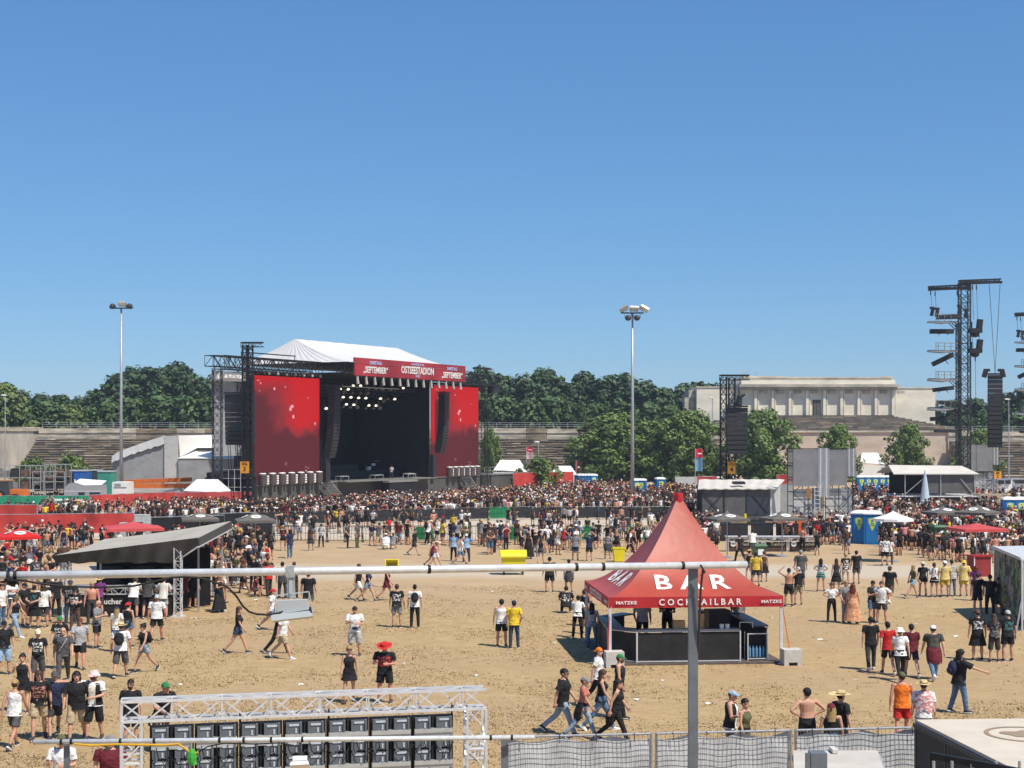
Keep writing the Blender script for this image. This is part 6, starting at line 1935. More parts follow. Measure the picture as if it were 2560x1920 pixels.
 for i in range(14):
  x=c0+dd*(Lp*(i+0.5)/14)+up*(zt2+0.0)
  m.bar(x-dd*0.05,x-dd*0.05+up*0.05,0.007); m.bar(x+dd*0.05,x+dd*0.05+up*0.05,0.007); m.bar(x-dd*0.05+up*0.05,x+dd*0.05+up*0.05,0.007)
 m.build("lifting_handle",alu,V)
 for f in (0.0,0.29,0.58,0.995):
  x=c0+dd*(Lp*f)+up*zt2
  m=MB(); m.bar(x,x+up*0.14,0.02); m.ell(x+up*0.07,(0.03,0.03,0.035),8,6); m.build("hanger",black,V)
 m=MB()
 for i in range(22):
  f=(i+0.5+0.2*math.sin(i*5))/22
  x=c0+dd*(Lp*f)+n2*0.14
  s_=0.10+0.05*math.sin(i*2.3)
  m.tube([x+up*(zt2-0.30),x+dd*s_*0.3+n2*0.05+up*(zt2-0.44),x+dd*s_+n2*0.06+up*(zt2-0.52-0.04*math.sin(i)),x+dd*s_*2+up*(zt2-0.42)],0.008,6)
 m.build("signal_cable",rubber,V)

 # grey mesh fence
 A,B=Vector((xat(1262,28.9),28.9,0)),Vector((xat(2330,29.9),29.9,0))
 d=(B-A).normalized(); L_=(B-A).length; nn=Vector((d.y,-d.x,0))
 fg="grey mesh fence panels"
 fm=bpy.data.materials.new("fence_mesh_cloth"); fm.use_nodes=True
 nt=fm.node_tree; bs=nt.nodes["Principled BSDF"]; bs.inputs["Roughness"].default_value=0.8
 tc=nt.nodes.new("ShaderNodeTexCoord"); n1=nt.nodes.new("ShaderNodeTexNoise"); n1.inputs["Scale"].default_value=2.2; n1.inputs["Detail"].default_value=3
 nt.links.new(tc.outputs["Object"],n1.inputs["Vector"])
 rr=nt.nodes.new("ShaderNodeValToRGB"); rr.color_ramp.elements[0].color=(0.50,0.505,0.51,1); rr.color_ramp.elements[1].color=(0.66,0.665,0.67,1); rr.color_ramp.elements[0].position=0.35; rr.color_ramp.elements[1].position=0.65
 nt.links.new(n1.outputs["Fac"],rr.inputs[0]); nt.links.new(rr.outputs[0],bs.inputs["Base Color"])
 edges=[1262,1636,1988,2340]
 for i in range(3):
  p0=A+d*(L_*(edges[i]-1262)/(2340-1262)); p1=A+d*(L_*(edges[i+1]-1262)/(2340-1262))
  p1=p1-d*0.10
  t=thing("mesh_fence","grey meshed site fence panel in front, %s from the video panel" % ["first","middle","last"][i],"fence",(p0+p1)/2,0,fg)
  m=MB()
  for q in (p0,p1):
   m.bar(q,q+up*2.02,0.028,8)
  m.bar(p0+up*2.0,p1+up*2.0,0.022,8); m.bar(p0+up*0.15,p1+up*0.15,0.022,8); m.build("frame",steel,t)
  m=MB(); l=(p1-p0).length; nx=int(l/0.085)
  for j in range(nx):
   q=p0+d*(l*j/nx)+nn*0.03
   m.bar(q+up*0.15,q+up*2.0,0.0045,3)
  z=0.2
  while z<2.0:
   m.bar(p0+nn*0.034+up*z,p1+nn*0.034+up*z,0.0045,3); z += 0.105
  m.build("wire_grid",mat("fence_wire",(0.16,0.16,0.165),0.5,0.3,0),t)
  m=MB(); nx2,nz2=40,8; vs=[]
  for j in range(nx2+1):
   for k_ in range(nz2+1):
    f,g_=j/nx2,k_/nz2
    dep=0.025+0.010*math.sin(f*23+g_*6+i*2)+0.012*math.sin(f*9-g_*9)-0.05
    zz=0.1+1.88*g_-(0.10*abs(math.sin(f*8.5+i)) if k_==nz2 else 0)
    vs.append(p0+d*(0.03+(l-0.06)*f)+nn*dep+up*zz)
  m.add(vs,[(j*(nz2+1)+k_,(j+1)*(nz2+1)+k_,(j+1)*(nz2+1)+k_+1,j*(nz2+1)+k_+1) for j in range(nx2) for k_ in range(nz2)])
  m.build("mesh_cloth",fm,t,smooth=True)
  m=MB()
  for f in (0.12,0.37,0.62,0.88):
   q=p0+d*(l*f); m.tube([q+nn*0.03+up*2.03,q+nn*0.05+up*1.96,q+nn*0.045+up*1.86],0.007,5)
  m.build("cable_tie",rubber,t)
  for q in (p0,p1):
   m=MB(); m.box(q+up*0.07,(0.7,0.24,0.14),math.atan2(d.y,d.x)+1.57); m.build("foot_block",concrete,t)
 # black container with beige roof
 z=2.62
 c0_,c1_=Vector((xat(2296,27.4),27.4,0)),Vector((7.93,22.6,0))
 ex=Vector((6.0,0.35,0))
 t=thing("sales_container","black sales container with beige roof and round emblem, cut by the corner","container",c0_)
 sand=mat("beige_roof",(0.56,0.49,0.40),0.8,0,0.08,2)
 m=MB(); m.slab([c1_+up*z+Vector((-0.05,0,0)),c1_+ex+up*z,c0_+ex+up*z,c0_+up*z+Vector((-0.05,0,0))],0.06); rf=m.build("roof",sand,t)
 m=MB(); m.slab([c1_,c0_,c0_+up*(z-0.07),c1_+up*(z-0.07)],0.08) ; m.slab([c0_+Vector((0,0,0)),c0_+ex,c0_+ex+up*(z-0.07),c0_+up*(z-0.07)],0.08); m.build("wall",mat("container_black",(0.025,0.025,0.027),0.6,0,0.2,2),t)
 e=(c1_-c0_).normalized(); nL=Vector((e.y,-e.x,0))*-1
 nL=Vector((-abs(e.y),0.0,0)) if False else Vector((-1,0.1,0)).normalized()
 m=MB()
 for f in (0.02,0.30,0.98):
  q=c0_+(c1_-c0_)*f+nL*0.06; m.bar(q,q+up*(z-0.08),0.04)
 m.bar(c0_+nL*0.07+up*(z-0.1),c1_+nL*0.07+up*(z-0.1),0.05); m.build("frame",mat("frame_dark",(0.05,0.05,0.055),0.5,0.3),t)
 br=mat("brown_print",(0.30,0.22,0.16),0.8,0,0.1)
 # round emblem printed flat on the roof
 cc=pt(2575,1830,0.001);
 def roofpt(px,py):
  y=(CAMH-z)*F/(py-HY); return Vector(((px-CX)/F*y,y,z+0.008))
 ce=roofpt(2562,1836)
 m=MB(); N=40
 ri,ro_=0.60,0.68
 vs=[ce+Vector((r*math.cos(2*math.pi*i/N),r*math.sin(2*math.pi*i/N),0)) for r in (ri,ro_) for i in range(N)]
 m.add(vs,[(i,(i+1) % N,(i+1) % N+N,i+N) for i in range(N)])
 blob=[ce+Vector((0.36*math.cos(q)*(1+0.25*math.sin(3*q)),0.30*math.sin(q)*(1+0.2*math.cos(5*q)),0)) for q in [2*math.pi*i/24 for i in range(24)]]
 m.add(blob,[tuple(range(24))]); m.build("emblem",br,rf)
 text_on(rf,"lettering","BRATWURST",0.34,br,Matrix.Translation(ce+Vector((0.75,-1.35,0.004))),0.004)
 # guard rail with bolts, lower right
 g_=thing("guard_rail","dark guard rail with zinc bolts in the lower corner before the container","railing",pt(2440,1900,12))
 m=MB(); m.bar(pt(2328,1886,12.0),pt(2600,1935,11.0),0.022); m.bar(pt(2328,1893,12.0),pt(2600,1945,11.0),0.018); m.bar(pt(2328,1886,12),(pt(2328,1886,12).x,12,0),0.02); m.build("rail",black,g_)
 for px,py in ((2334,1903),(2380,1903),(2430,1903),(2490,1903),(2549,1903)):
  c=pt(px,py,11.6); m=MB(); m.tube([c,c+up*-3.0],0.012,8) if False else m.tube([c-up*0.6,c],0.0125,8); m.build("threaded_rod",steel,g_)
 # low cabin and two posts
 Yc=20.0
 t=thing("site_cabin","low cabin with pale dusty roof in front of the grey fence","cabin",pt(2110,1880,Yc))
 zc=zat(1876,Yc+1.0)
 q0,q1,q2,q3=Vector((xat(1978,Yc-2),Yc-2.2,zc)),Vector((xat(2240,Yc-2),Yc-2.0,zc)),Vector((xat(2198,Yc+0.9),Yc+1.0,zc)),Vector((xat(1980,Yc+1.1),Yc+1.0,zc))
 m=MB(); m.slab([q0,q1,q2,q3],0.06); m.build("roof",mat("dusty_roof",(0.50,0.46,0.41),0.8,0,0.1,2),t)
 m=MB(); m.slab([q3+Vector((0.5,-0.25,0.06)),q2+Vector((-0.6,-0.25,0.06)),q2+Vector((-0.6,0,0.06)),q3+Vector((0.5,0,0.06))],0.05); m.build("roof_ridge",mat("pale_ridge",(0.6,0.57,0.52),0.7),t)
 m=MB(); m.slab([q0*1+Vector((0.02,0,-0.07)),q3+Vector((0.02,0,-0.07)),Vector((q3.x+0.02,q3.y,0)),Vector((q0.x+0.02,q0.y,0))],0.05); m.slab([Vector((q3.x,q3.y,0)),Vector((q2.x,q2.y,0)),q2-up*0.07,q3-up*0.07],0.05); m.slab([Vector((q2.x,q2.y,0)),Vector((q1.x,q1.y,0)),q1-up*0.07,q2-up*0.07],0.05); m.build("wall",mat("cabin_wall",(0.30,0.31,0.33),0.6),t)
 for i,(px,w,lb) in enumerate(((2020,0.034,"thin steel post before the low dusty cabin"),(2048,0.13,"thick square steel post before the low dusty cabin"))):
  Yp=12.0; c=pt(px,1884,Yp); m=MB(); m.span((c.x-w/2,c.y,0.02),(c.x+w/2,c.y+w,c.z)); m.box((c.x,c.y+w/2,0.01),(w*2.2,w*2.2,0.02)); tag(m.build("steel_post",MATS["grey_post"]),lb,"post")
near()

# bits of litter on the dry field
for i,(px,py) in enumerate(((485,1546),(640,1500),(752,1712),(1010,1660),(1120,1545),(590,1742),(1190,1690),(1385,1607),(1590,1750),(1655,1702),(1770,1760),(1930,1545),(2050,1600),(2290,1560),(2390,1592),(880,1560),(1230,1480),(1160,1770),(2140,1700),(450,1712))):
 p=gp(px,py); m=MB(); a=R.uniform(0,3); s_=R.uniform(0.06,0.11); ro=Matrix.Rotation(a,3,'Z')
 m.add([p+ro@Vector(q)*s_ for q in ((-1,-.7,.05),(0,-.9,.5),(1,-.6,.1),(1,.7,.35),(0,.6,.05),(-1,.8,.4))],[(0,1,4,5),(1,2,3,4)])
 tag(m.build("litter_scrap",print_white),"small white scrap of litter lying on the dry field","litter","white scraps of litter on the field")
# ---------------------------------------------------------------- people
def V3(*a):
 return Vector(a)
# arms: (upper, fore) directions as (outwards, forwards, up); legs: (swing forward, knee bend, spread) in radians
POSES={
 'stand':   dict(arms=(((.20,.02,-1),(.10,.16,-1)),((.20,.02,-1),(.10,.16,-1))),legs=((.03,.04,.09),(-.02,.02,.09)),lean=0.0),
 'stand2':  dict(arms=(((.28,-.05,-1),(-.15,.55,-.75)),((.18,.05,-1),(.05,.15,-1))),legs=((.10,.12,.10),(-.04,.0,.07)),lean=-0.02),
 'phone':   dict(arms=(((.25,.25,-1),(-.35,.9,.35)),((.22,.1,-1),(-.45,.85,.15))),legs=((.05,.05,.08),(-.03,.02,.10)),lean=0.05),
 'cross':   dict(arms=(((.32,.25,-1),(-.95,.5,.1)),((.32,.25,-1),(-.95,.55,.0))),legs=((.04,.03,.10),(-.03,.02,.10)),lean=-0.02),
 'hips':    dict(arms=(((.75,-.15,-.75),(-.75,.25,-.45)),((.75,-.15,-.75),(-.75,.25,-.45))),legs=((.04,.03,.12),(-.02,.02,.12)),lean=0.0),
 'drink':   dict(arms=(((.35,.35,-.9),(-.45,.55,.75)),((.20,.02,-1),(.10,.2,-1))),legs=((.05,.05,.09),(-.03,.0,.09)),lean=-0.03),
 'walk_a':  dict(arms=(((.16,.38,-1),(.05,.65,-.9)),((.16,-.40,-1),(.08,-.12,-1))),legs=((-.42,.28,.04),(.40,.08,.04)),lean=0.05),
 'walk_b':  dict(arms=(((.16,-.40,-1),(.08,-.10,-1)),((.16,.38,-1),(.05,.60,-.9))),legs=((.36,.06,.05),(-.38,.42,.05)),lean=0.05),
 'stroll':  dict(arms=(((.2,.15,-1),(.02,.4,-1)),((.2,-.18,-1),(.1,.05,-1))),legs=((.20,.05,.06),(-.22,.16,.06)),lean=0.03),
 'up':      dict(arms=(((.85,.25,.55),(-.75,.1,.7)),((.85,.25,.55),(-.75,.1,.7))),legs=((.03,.03,.10),(-.03,.02,.10)),lean=-0.03),
 'behind':  dict(arms=(((.35,-.45,-1),(-.75,-.55,-.3)),((.35,-.45,-1),(-.75,-.55,-.3))),legs=((.02,.02,.12),(-.02,.02,.10)),lean=0.04),
 'point':   dict(arms=(((.35,.75,-.45),(.1,1,-.35)),((.18,-.1,-1),(.08,.1,-1))),legs=((.18,.08,.07),(-.15,.12,.07)),lean=0.04),
 'lean':    dict(arms=(((.3,.6,-.8),(-.1,.95,.05)),((.3,.6,-.8),(-.1,.95,.05))),legs=((-.10,.0,.12),(-.16,.08,.10)),lean=0.28),
 'embrace': dict(arms=(((1.0,.15,.05),(.75,.45,.15)),((.22,.2,-1),(-.55,.8,-.1))),legs=((.22,.10,.06),(-.12,.1,.06)),lean=0.02),
 'sit':     dict(arms=(((.3,.5,-.85),(-.3,.85,-.1)),((.3,.5,-.85),(-.3,.85,-.1))),legs=((1.95,2.25,.10),(1.85,2.2,.16)),lean=0.22),
 'kneel':   dict(arms=(((.2,.3,-1),(-.2,.8,-.3)),((.2,.3,-1),(-.2,.8,-.3))),legs=((1.35,1.9,.1),(.1,1.65,.08)),lean=0.15),
}
def fk(pose,g):
 P=POSES[pose]
 male=g=='m'
 J={}
 ln=P['lean']
 up=V3(0,-math.sin(ln),math.cos(ln)); fw=V3(0,-math.cos(ln),-math.sin(ln))
 J['up'],J['fw']=up,fw
 J['pel']=V3(0,0,0)
 sp=lambda h: V3(0,0,0)+up*h+fw*(0.012*math.sin(h*7))
 J['sp']=sp
 hw,shw=(0.085,0.185) if male else (0.09,0.158)
 for i,s in enumerate((-1,1)):
  th,kn,sd=P['legs'][i]
  hip=V3(s*hw,0,-0.04)
  d1=V3(s*math.sin(sd),-math.sin(th),-math.cos(th)).normalized()
  a2=th-kn
  d2=V3(s*math.sin(sd)*0.35,-math.sin(a2),-math.cos(a2)).normalized()
  k=hip+d1*0.425; an=k+d2*0.415
  J['hip%d' % i],J['kn%d' % i],J['an%d' % i]=hip,k,an
  pitch=0.0 if pose in ('sit','kneel') else (max(-0.15,min(0.75,-(a2)) if a2<-0.15 else -0.02))
  out=s*0.16
  f=V3(out,-1,0).normalized()
  J['ft%d' % i]=(f*math.cos(pitch)+V3(0,0,-1)*math.sin(pitch)).normalized()
  J['fu%d' % i]=(V3(0,0,1)*math.cos(pitch)+f*math.sin(pitch)).normalized()
  sh=sp(0.455)+V3(s*shw,0,0)
  (uo,uf,uu),(fo,ff,fu_)=P['arms'][i]
  d=(V3(s*uo,0,0)+fw*uf+up*uu).normalized(); e=sh+d*(0.285 if male else 0.265)
  d=(V3(s*fo,0,0)+fw*ff+up*fu_).normalized(); w=e+d*(0.25 if male else 0.235)
  J['sh%d' % i],J['el%d' % i],J['wr%d' % i],J['hd%d' % i]=sh,e,w,d
 low=min((J['an%d' % i]-J['fu%d' % i]*0.075+J['ft%d' % i]*t).z for i in (0,1) for t in (-0.05,0.15))
 if pose=='sit':
  low=min(low,-0.13)
 if pose=='kneel':
  low=min(low,J['kn1'].z-0.05)
 off=V3(0,0,-low)
 for k_,v in list(J.items()):
  if isinstance(v,Vector) and k_[:2] not in ('up','fw','ft','fu','hd'):
   J[k_]=v+off
 J['sp']=lambda h: sp(h)+off
 hc=J['sp'](0.655)+fw*0.02*(1 if pose not in ('phone','drink') else 1.6)
 tilt={'phone': 0.38,'lean':-0.1,'sit': 0.1,'drink':-0.1}.get(pose,0.04)
 yaw={'stand2': 0.3,'walk_b':-0.15,'stroll': 0.25,'embrace':-0.45}.get(pose,0.0)
 J['H']=Matrix.Translation(hc) @ Matrix.Rotation(yaw,4,'Z') @ Matrix.Rotation(tilt,4,'X')
 return J
def ring(c,u,v,ru,rv,n,pw=1.0):
 out=[]
 for j in range(n):
  a=2*math.pi*j/n
  ca,sa=math.cos(a),math.sin(a)
  if pw != 1.0:
   ca,sa=math.copysign(abs(ca) ** pw,ca),math.copysign(abs(sa) ** pw,sa)
  out.append(c+u*ru*ca+v*rv*sa)
 return out
XA=V3(1,0,0)
def torso_rings(J,prof,n,infl=0.0,pw=1.0):
 fw=J['fw']
 return [ring(J['sp'](h)+fw*off,XA,-fw,rx+infl,ry+infl,n,pw) for h,rx,ry,off in prof]
def tprof(g):
 if g=='m':
  return [(-.11,.105,.085,-.005),(-.06,.158,.112,-.01),(.02,.158,.11,-.005),(.12,.146,.102,.0),(.22,.148,.102,.004),(.32,.168,.113,.006),(.40,.172,.11,.0),(.45,.155,.095,-.008),(.485,.105,.075,-.012),(.52,.062,.062,-.006)]
 return [(-.11,.10,.085,-.008),(-.06,.165,.115,-.012),(.02,.160,.112,-.01),(.12,.126,.092,.0),(.22,.128,.092,.004),(.31,.146,.122,.018),(.36,.148,.115,.012),(.41,.142,.095,.0),(.45,.125,.08,-.008),(.485,.085,.062,-.01),(.52,.052,.052,-.006)]
def limb(m,pts,rad,n=10):
 m.tube(pts,rad,n)
def lerp(a,b,t):
 return a+(b-a)*t
BODY={}
def body_mesh(pose,g):
 """one continuous skin: torso, neck, head with nose and ears, limbs, feet and hands with five fingers, fused"""
 key=(pose,g)
 if key in BODY:
  return BODY[key]
 J=fk(pose,g); m=MB(); k=1.0 if g=='m' else 0.9
 m.rings(torso_rings(J,tprof(g),14))
 H=J['H']
 m.tube([J['sp'](.47),J['sp'](.53),H @ V3(0,.02,-.06)],[.062*k,.053*k,.052*k],10)
 m.ell(H @ V3(0,.005,.028),(.073,.092,.098),14,10,H.to_3x3())
 m.ell(H @ V3(0,-.028,-.055),(.056,.06,.062),12,8,H.to_3x3())
 m.ell(H @ V3(0,-.06,-.085),(.028,.026,.024),8,6,H.to_3x3())
 m.ell(H @ V3(0,-.094,-.020),(.014,.024,.026),8,6,H.to_3x3())
 for s in (-1,1):
  m.ell(H @ V3(s*.076,.012,-.01),(.010,.022,.032),8,6,H.to_3x3())
 for i,s in enumerate((-1,1)):
  hip,kn,an=J['hip%d' % i],J['kn%d' % i],J['an%d' % i]
  m.tube([lerp(hip,kn,-.10),lerp(hip,kn,.15),lerp(hip,kn,.5),lerp(hip,kn,.9),kn,lerp(kn,an,.12),lerp(kn,an,.34),lerp(kn,an,.65),lerp(kn,an,.95),an],
               [.075,.086,.076,.055,.052,.051,.056*(k+.03),.044,.034,.036],10)
  f,u=J['ft%d' % i],J['fu%d' % i]; sd=f.cross(u)
  base=an-u*.075
  m.rings([ring(base-f*.055+u*.035,sd,u,.026,.034,10),ring(base-f*.02+u*.045,sd,u,.036,.048,10),ring(base+f*.05+u*.04,sd,u,.040,.042,10),ring(base+f*.12+u*.026,sd,u,.044,.027,10),ring(base+f*.175+u*.02,sd,u,.035,.018,10)])
  sh,el,wr,d=J['sh%d' % i],J['el%d' % i],J['wr%d' % i],J['hd%d' % i]
  m.ell(sh+V3(-s*.012,0,-.012),(.062*k,.058*k,.06*k),10,7)
  m.tube([lerp(sh,el,-.08),lerp(sh,el,.25),lerp(sh,el,.6),lerp(sh,el,.95),lerp(el,wr,.06),lerp(el,wr,.3),lerp(el,wr,.75),wr],[.050*k,.048*k,.043*k,.037*k,.037*k,.038*k,.029*k,.026*k],10)
  # hand: palm, four fingers of different length, thumb from the side of the palm
  inw=V3(-s,0,0); nrm=(inw-d*inw.dot(d))
  nrm=nrm.normalized() if nrm.length>0.2 else V3(0,0,-1)
  wv=d.cross(nrm).normalized()
  if wv.dot(J['fw']+V3(0,0,0.4))<0: wv=-wv
  m.rings([ring(wr+d*t,wv,nrm,a,b,10) for t,a,b in ((-.01,.024,.02),(.03,.036,.017),(.07,.042,.016),(.095,.040,.014))])
  for q,(o,L_,r_) in enumerate(((.031,.066,.0095),(.0105,.076,.0098),(-.0105,.070,.0095),(-.031,.054,.0088))):
   b0=wr+d*.085+wv*o
   m.tube([b0,b0+d*L_*.5+nrm*.006+wv*o*.16,b0+d*L_*.88+nrm*.026+wv*o*.26,b0+d*L_+nrm*.036+wv*o*.28],[r_*1.1,r_,r_*.92,r_*.7],7)
  b0=wr+d*.028+wv*.026
  m.tube([b0,b0+d*.03+wv*.028+nrm*.008,b0+d*.062+wv*.036+nrm*.02],[.014,.0115,.009],7)
 me=bpy.data.meshes.new("person_raw"); me.from_pydata([tuple(p) for p in m.v],[],m.f); me.update()
 ob=bpy.data.objects.new("person_raw",me); scene.collection.objects.link(ob)
 md=ob.modifiers.new("r",'REMESH'); md.mode='VOXEL'; md.voxel_size=0.0105; md.use_smooth_shade=True
 sm=ob.modifiers.new("s",'SMOOTH'); sm.factor=0.4; sm.iterations=1
 dg=bpy.context.evaluated_depsgraph_get()
 out=bpy.data.meshes.new_from_object(ob.evaluated_get(dg))
 bpy.data.objects.remove(ob)
 out.name="person"
 for nm in range(4):
  out.materials.append(None)
 n=len(out.polygons); C=np.empty(n*3); out.polygons.foreach_get("center",C); C=C.reshape(-1,3)
 idx=np.zeros(n,int)
 Hi=np.array(H.inverted()); L=C @ Hi[:3,:3].T+Hi[:3,3]
 for s in (-1,1):
  idx[(((L[:,0]-s*.030)/.016) ** 2+((L[:,2]-.010)/.009) ** 2<1) & (L[:,1]<-.04)]=1
  idx[(abs(L[:,0]-s*.032)<.022) & (abs(L[:,2]-.034)<.006) & (L[:,1]<-.04)]=1
 idx[((L[:,0]/.024) ** 2+((L[:,2]+.056)/.008) ** 2<1) & (L[:,1]<-.04)]=2
 for i in (0,1):
  an,u=np.array(J['an%d' % i]),np.array(J['fu%d' % i]); r=C-an
  idx[(r @ u<-.012) & (np.linalg.norm(r,axis=1)<.26) & (r @ u>-.12)]=3
 out.polygons.foreach_set("material_index",idx)
 out.polygons.foreach_set("use_smooth",[True]*n)
 out.update()
 BODY[key]=out
 return out
GARM={}
def garment(kind,pose,g):
 key=(kind,pose,g)
 if key in GARM:
  return GARM[key]
 J=fk(pose,g); m=MB(); n=20; male=g=='m'
 nmat=1
 fold=random.Random(hash(pose) % 1000 if False else len(pose)*7+ord(pose[0]))
 def jit(rs,a):
  for r in rs:
   for j,p in enumerate(r):
    p += V3(fold.uniform(-a,a),fold.uniform(-a,a),fold.uniform(-a,a)*.5)
  return rs
 P=tprof(g)
 if kind in ('tee','jersey','tank','crop'):
  lo=(-.17 if kind=='jersey' else -.10 if kind != 'crop' else .13)
  fl=.034 if kind=='jersey' else .022 if male else .014
  prof=[(h,rx,ry,o) for h,rx,ry,o in P if lo+.03<h<.47 and h>-.09]
  r0x,r0y=(.165,.118) if kind != 'crop' else (.13,.095)
  prof=[(lo,r0x+.012,r0y+.012,-.004)]+prof
  if kind=='tank':
   prof=[q for q in prof if q[0]<.42]+[(.425,.128*(1 if male else .88),.088,-.004),(.475,.10*(1 if male else .85),.07,-.01)]
  else:
   prof=prof+[(.475,.125 if male else .10,.085,-.01),(.505,.078,.068,-.008)]
  rs=torso_rings(J,prof,n,fl,.92)
  rs=jit(rs,.005)
  def mt(i,j):
   h=(prof[i][0]+prof[i+1][0])/2
   a=(j+.5)/n
   if .12<h<.40:
    if .60<a<.90: return 2      # back
    if .12<a<.38: return 1      # front
   return 0
  # ring angle 90 deg points to -fw (back), 270 deg to fw (front)
  m.rings(rs,False,False,mats=lambda i,j: {0: 0,1: 2,2: 1}[mt(i,j)])
  nmat=3
  if kind != 'tank':
   m.k=0
   for i,s in enumerate((-1,1)):
    sh,el=J['sh%d' % i],J['el%d' % i]
    L_=.62 if kind=='tee' else .78 if kind=='jersey' else .45
    q=[sh+V3(-s*.055,0,.004),lerp(sh,el,.0),lerp(sh,el,L_*.5),lerp(sh,el,L_)]
    b=.014 if kind=='jersey' else 0
    m.tube(q,[.072*(1 if male else .88),.073*(1 if male else .88),.068*(1 if male else .88)+b,.070*(1 if male else .85)+b*1.5],12,cap=False)
 elif kind in ('shorts','trousers','bermuda'):
  prof=[(.085,.152 if male else .138,.108,.0),(.03,.160,.114,-.005),(-.05,.166,.118,-.01),(-.115,.145,.11,-.01)]
  m.rings(jit(torso_rings(J,prof,n,.014,.95),.003),False,True)
  for i,s in enumerate((-1,1)):
   hip,kn,an=J['hip%d' % i],J['kn%d' % i],J['an%d' % i]
   if kind=='trousers':
    q=[lerp(hip,kn,t) for t in (-.12,.15,.5,.9)]+[lerp(kn,an,t) for t in (.08,.4,.75,.97)]
    w_=1.0 if male else .92
    r=[.092,.100*w_,.088*w_,.070*w_,.067*w_,.063*w_,.056*w_,.058*w_]
   else:
    t1=.95 if kind=='bermuda' else (.78 if male else .42)
    q=[lerp(hip,kn,t) for t in (-.12,.12,t1*.6,t1)]+([lerp(kn,an,.1)] if kind=='bermuda' else [])
    r=[.092,.104,.098,.098 if male or kind=='bermuda' else .105]+([.088] if kind=='bermuda' else [])
   m.tube(q,r,12,cap=False)
 elif kind in ('skirt','dress','maxi','kilt'):
  top=[(.10,.135 if not male else .155,.10,0.),(.02,.165,.12,-.006),(-.07,.178,.13,-.01)]
  rs=torso_rings(J,top,n,.014)
  L_={'skirt': .42,'dress': .55,'kilt': .95,'maxi': 1.85}[kind]
  a=[J['hip0'],J['kn0'],J['an0']]; b=[J['hip1'],J['kn1'],J['an1']]
  def leg(p,t): return lerp(p[0],p[1],t) if t <= 1 else lerp(p[1],p[2],t-1)
  k=5
  for q in range(1,k+1):
   t=L_*q/k
   p0,p1=leg(a,t),leg(b,t)
   c=(p0+p1)/2
   rr=ring(c,XA,V3(0,1,0),abs(p0.x-p1.x)/2+.105+.05*t,abs(p0.y-p1.y)/2+.105+.05*t,n)
   for j,p in enumerate(rr):
    p += V3(math.cos(2*math.pi*j/n),math.sin(2*math.pi*j/n),0)*(.018*t*math.sin(j*2.5+1))
   rs.append(rr)
  m.rings(rs,False,False)
 elif kind=='vest':
  prof=[(-.06,.172,.122,-.006)]+[q for q in P if -.02<q[0]<.44]+[(.455,.14,.088,-.01),(.485,.105,.078,-.012)]
  rs=torso_rings(J,prof,24,.034)
  base=len(m.v)
  m.add([p for r in rs for p in r],[(i*24+j,i*24+(j+1) % 24,(i+1)*24+(j+1) % 24,(i+1)*24+j) for i in range(len(rs)-1) for j in range(24) if not 16 <= j <= 19])
 elif kind=='tied':       # garment tied round the waist
  prof=[(.10,.15,.11,0),(.02,.172,.125,-.01),(-.10,.185,.14,-.03),(-.28,.18,.15,-.05),(-.40,.16,.13,-.06)]
  rs=torso_rings(J,prof,24,.026)
  for i,r in enumerate(rs):
   for j,p in enumerate(r):
    p.z -= 0.04*math.sin(j*1.9)*i/4
  m.add([p for r in rs for p in r],[(i*24+j,i*24+(j+1) % 24,(i+1)*24+(j+1) % 24,(i+1)*24+j) for i in range(len(rs)-1) for j in range(24) if i==0 or not 13 <= j <= 22])
 elif kind=='cape':
  prof=[(.06,.24,.17,.02),(.2,.235,.165,.02),(.34,.235,.16,.01),(.44,.215,.13,.0),(.50,.12,.09,-.01),(.53,.075,.07,-.01)]
  rs=torso_rings(J,prof,24,.01)
  for i,r in enumerate(rs):
   for j,p in enumerate(r):
    p.z -= (0.06*math.sin(j*1.7)+0.03*math.sin(j*3.1))*(5-i)/5; p.x += .012*math.sin(j*2.9+i)
  m.rings(rs,False,False)
 elif kind=='belt_bag':
  c=J['sp'](.04)+J['fw']*.135; m.ell(c,(.09,.05,.06),10,7)
 elif kind=='strap':
  q=[]
  for a in range(0,9):
   t=a/8; h=.46-.42*t; x=.10-.22*t
   q.append(J['sp'](h)+XA*x+J['fw']*(.118+.025*math.sin(t*3.1)))
  m.tube(q,.013,6)
 me=bpy.data.meshes.new(kind); me.from_pydata([tuple(p) for p in m.v],[],m.f)
 for i in range(nmat): me.materials.append(None)
 if nmat>1: me.polygons.foreach_set("material_index",m.m)
 me.polygons.foreach_set("use_smooth",[True]*len(me.polygons)); me.update()
 GARM[key]=me
 return me
HEADW={}
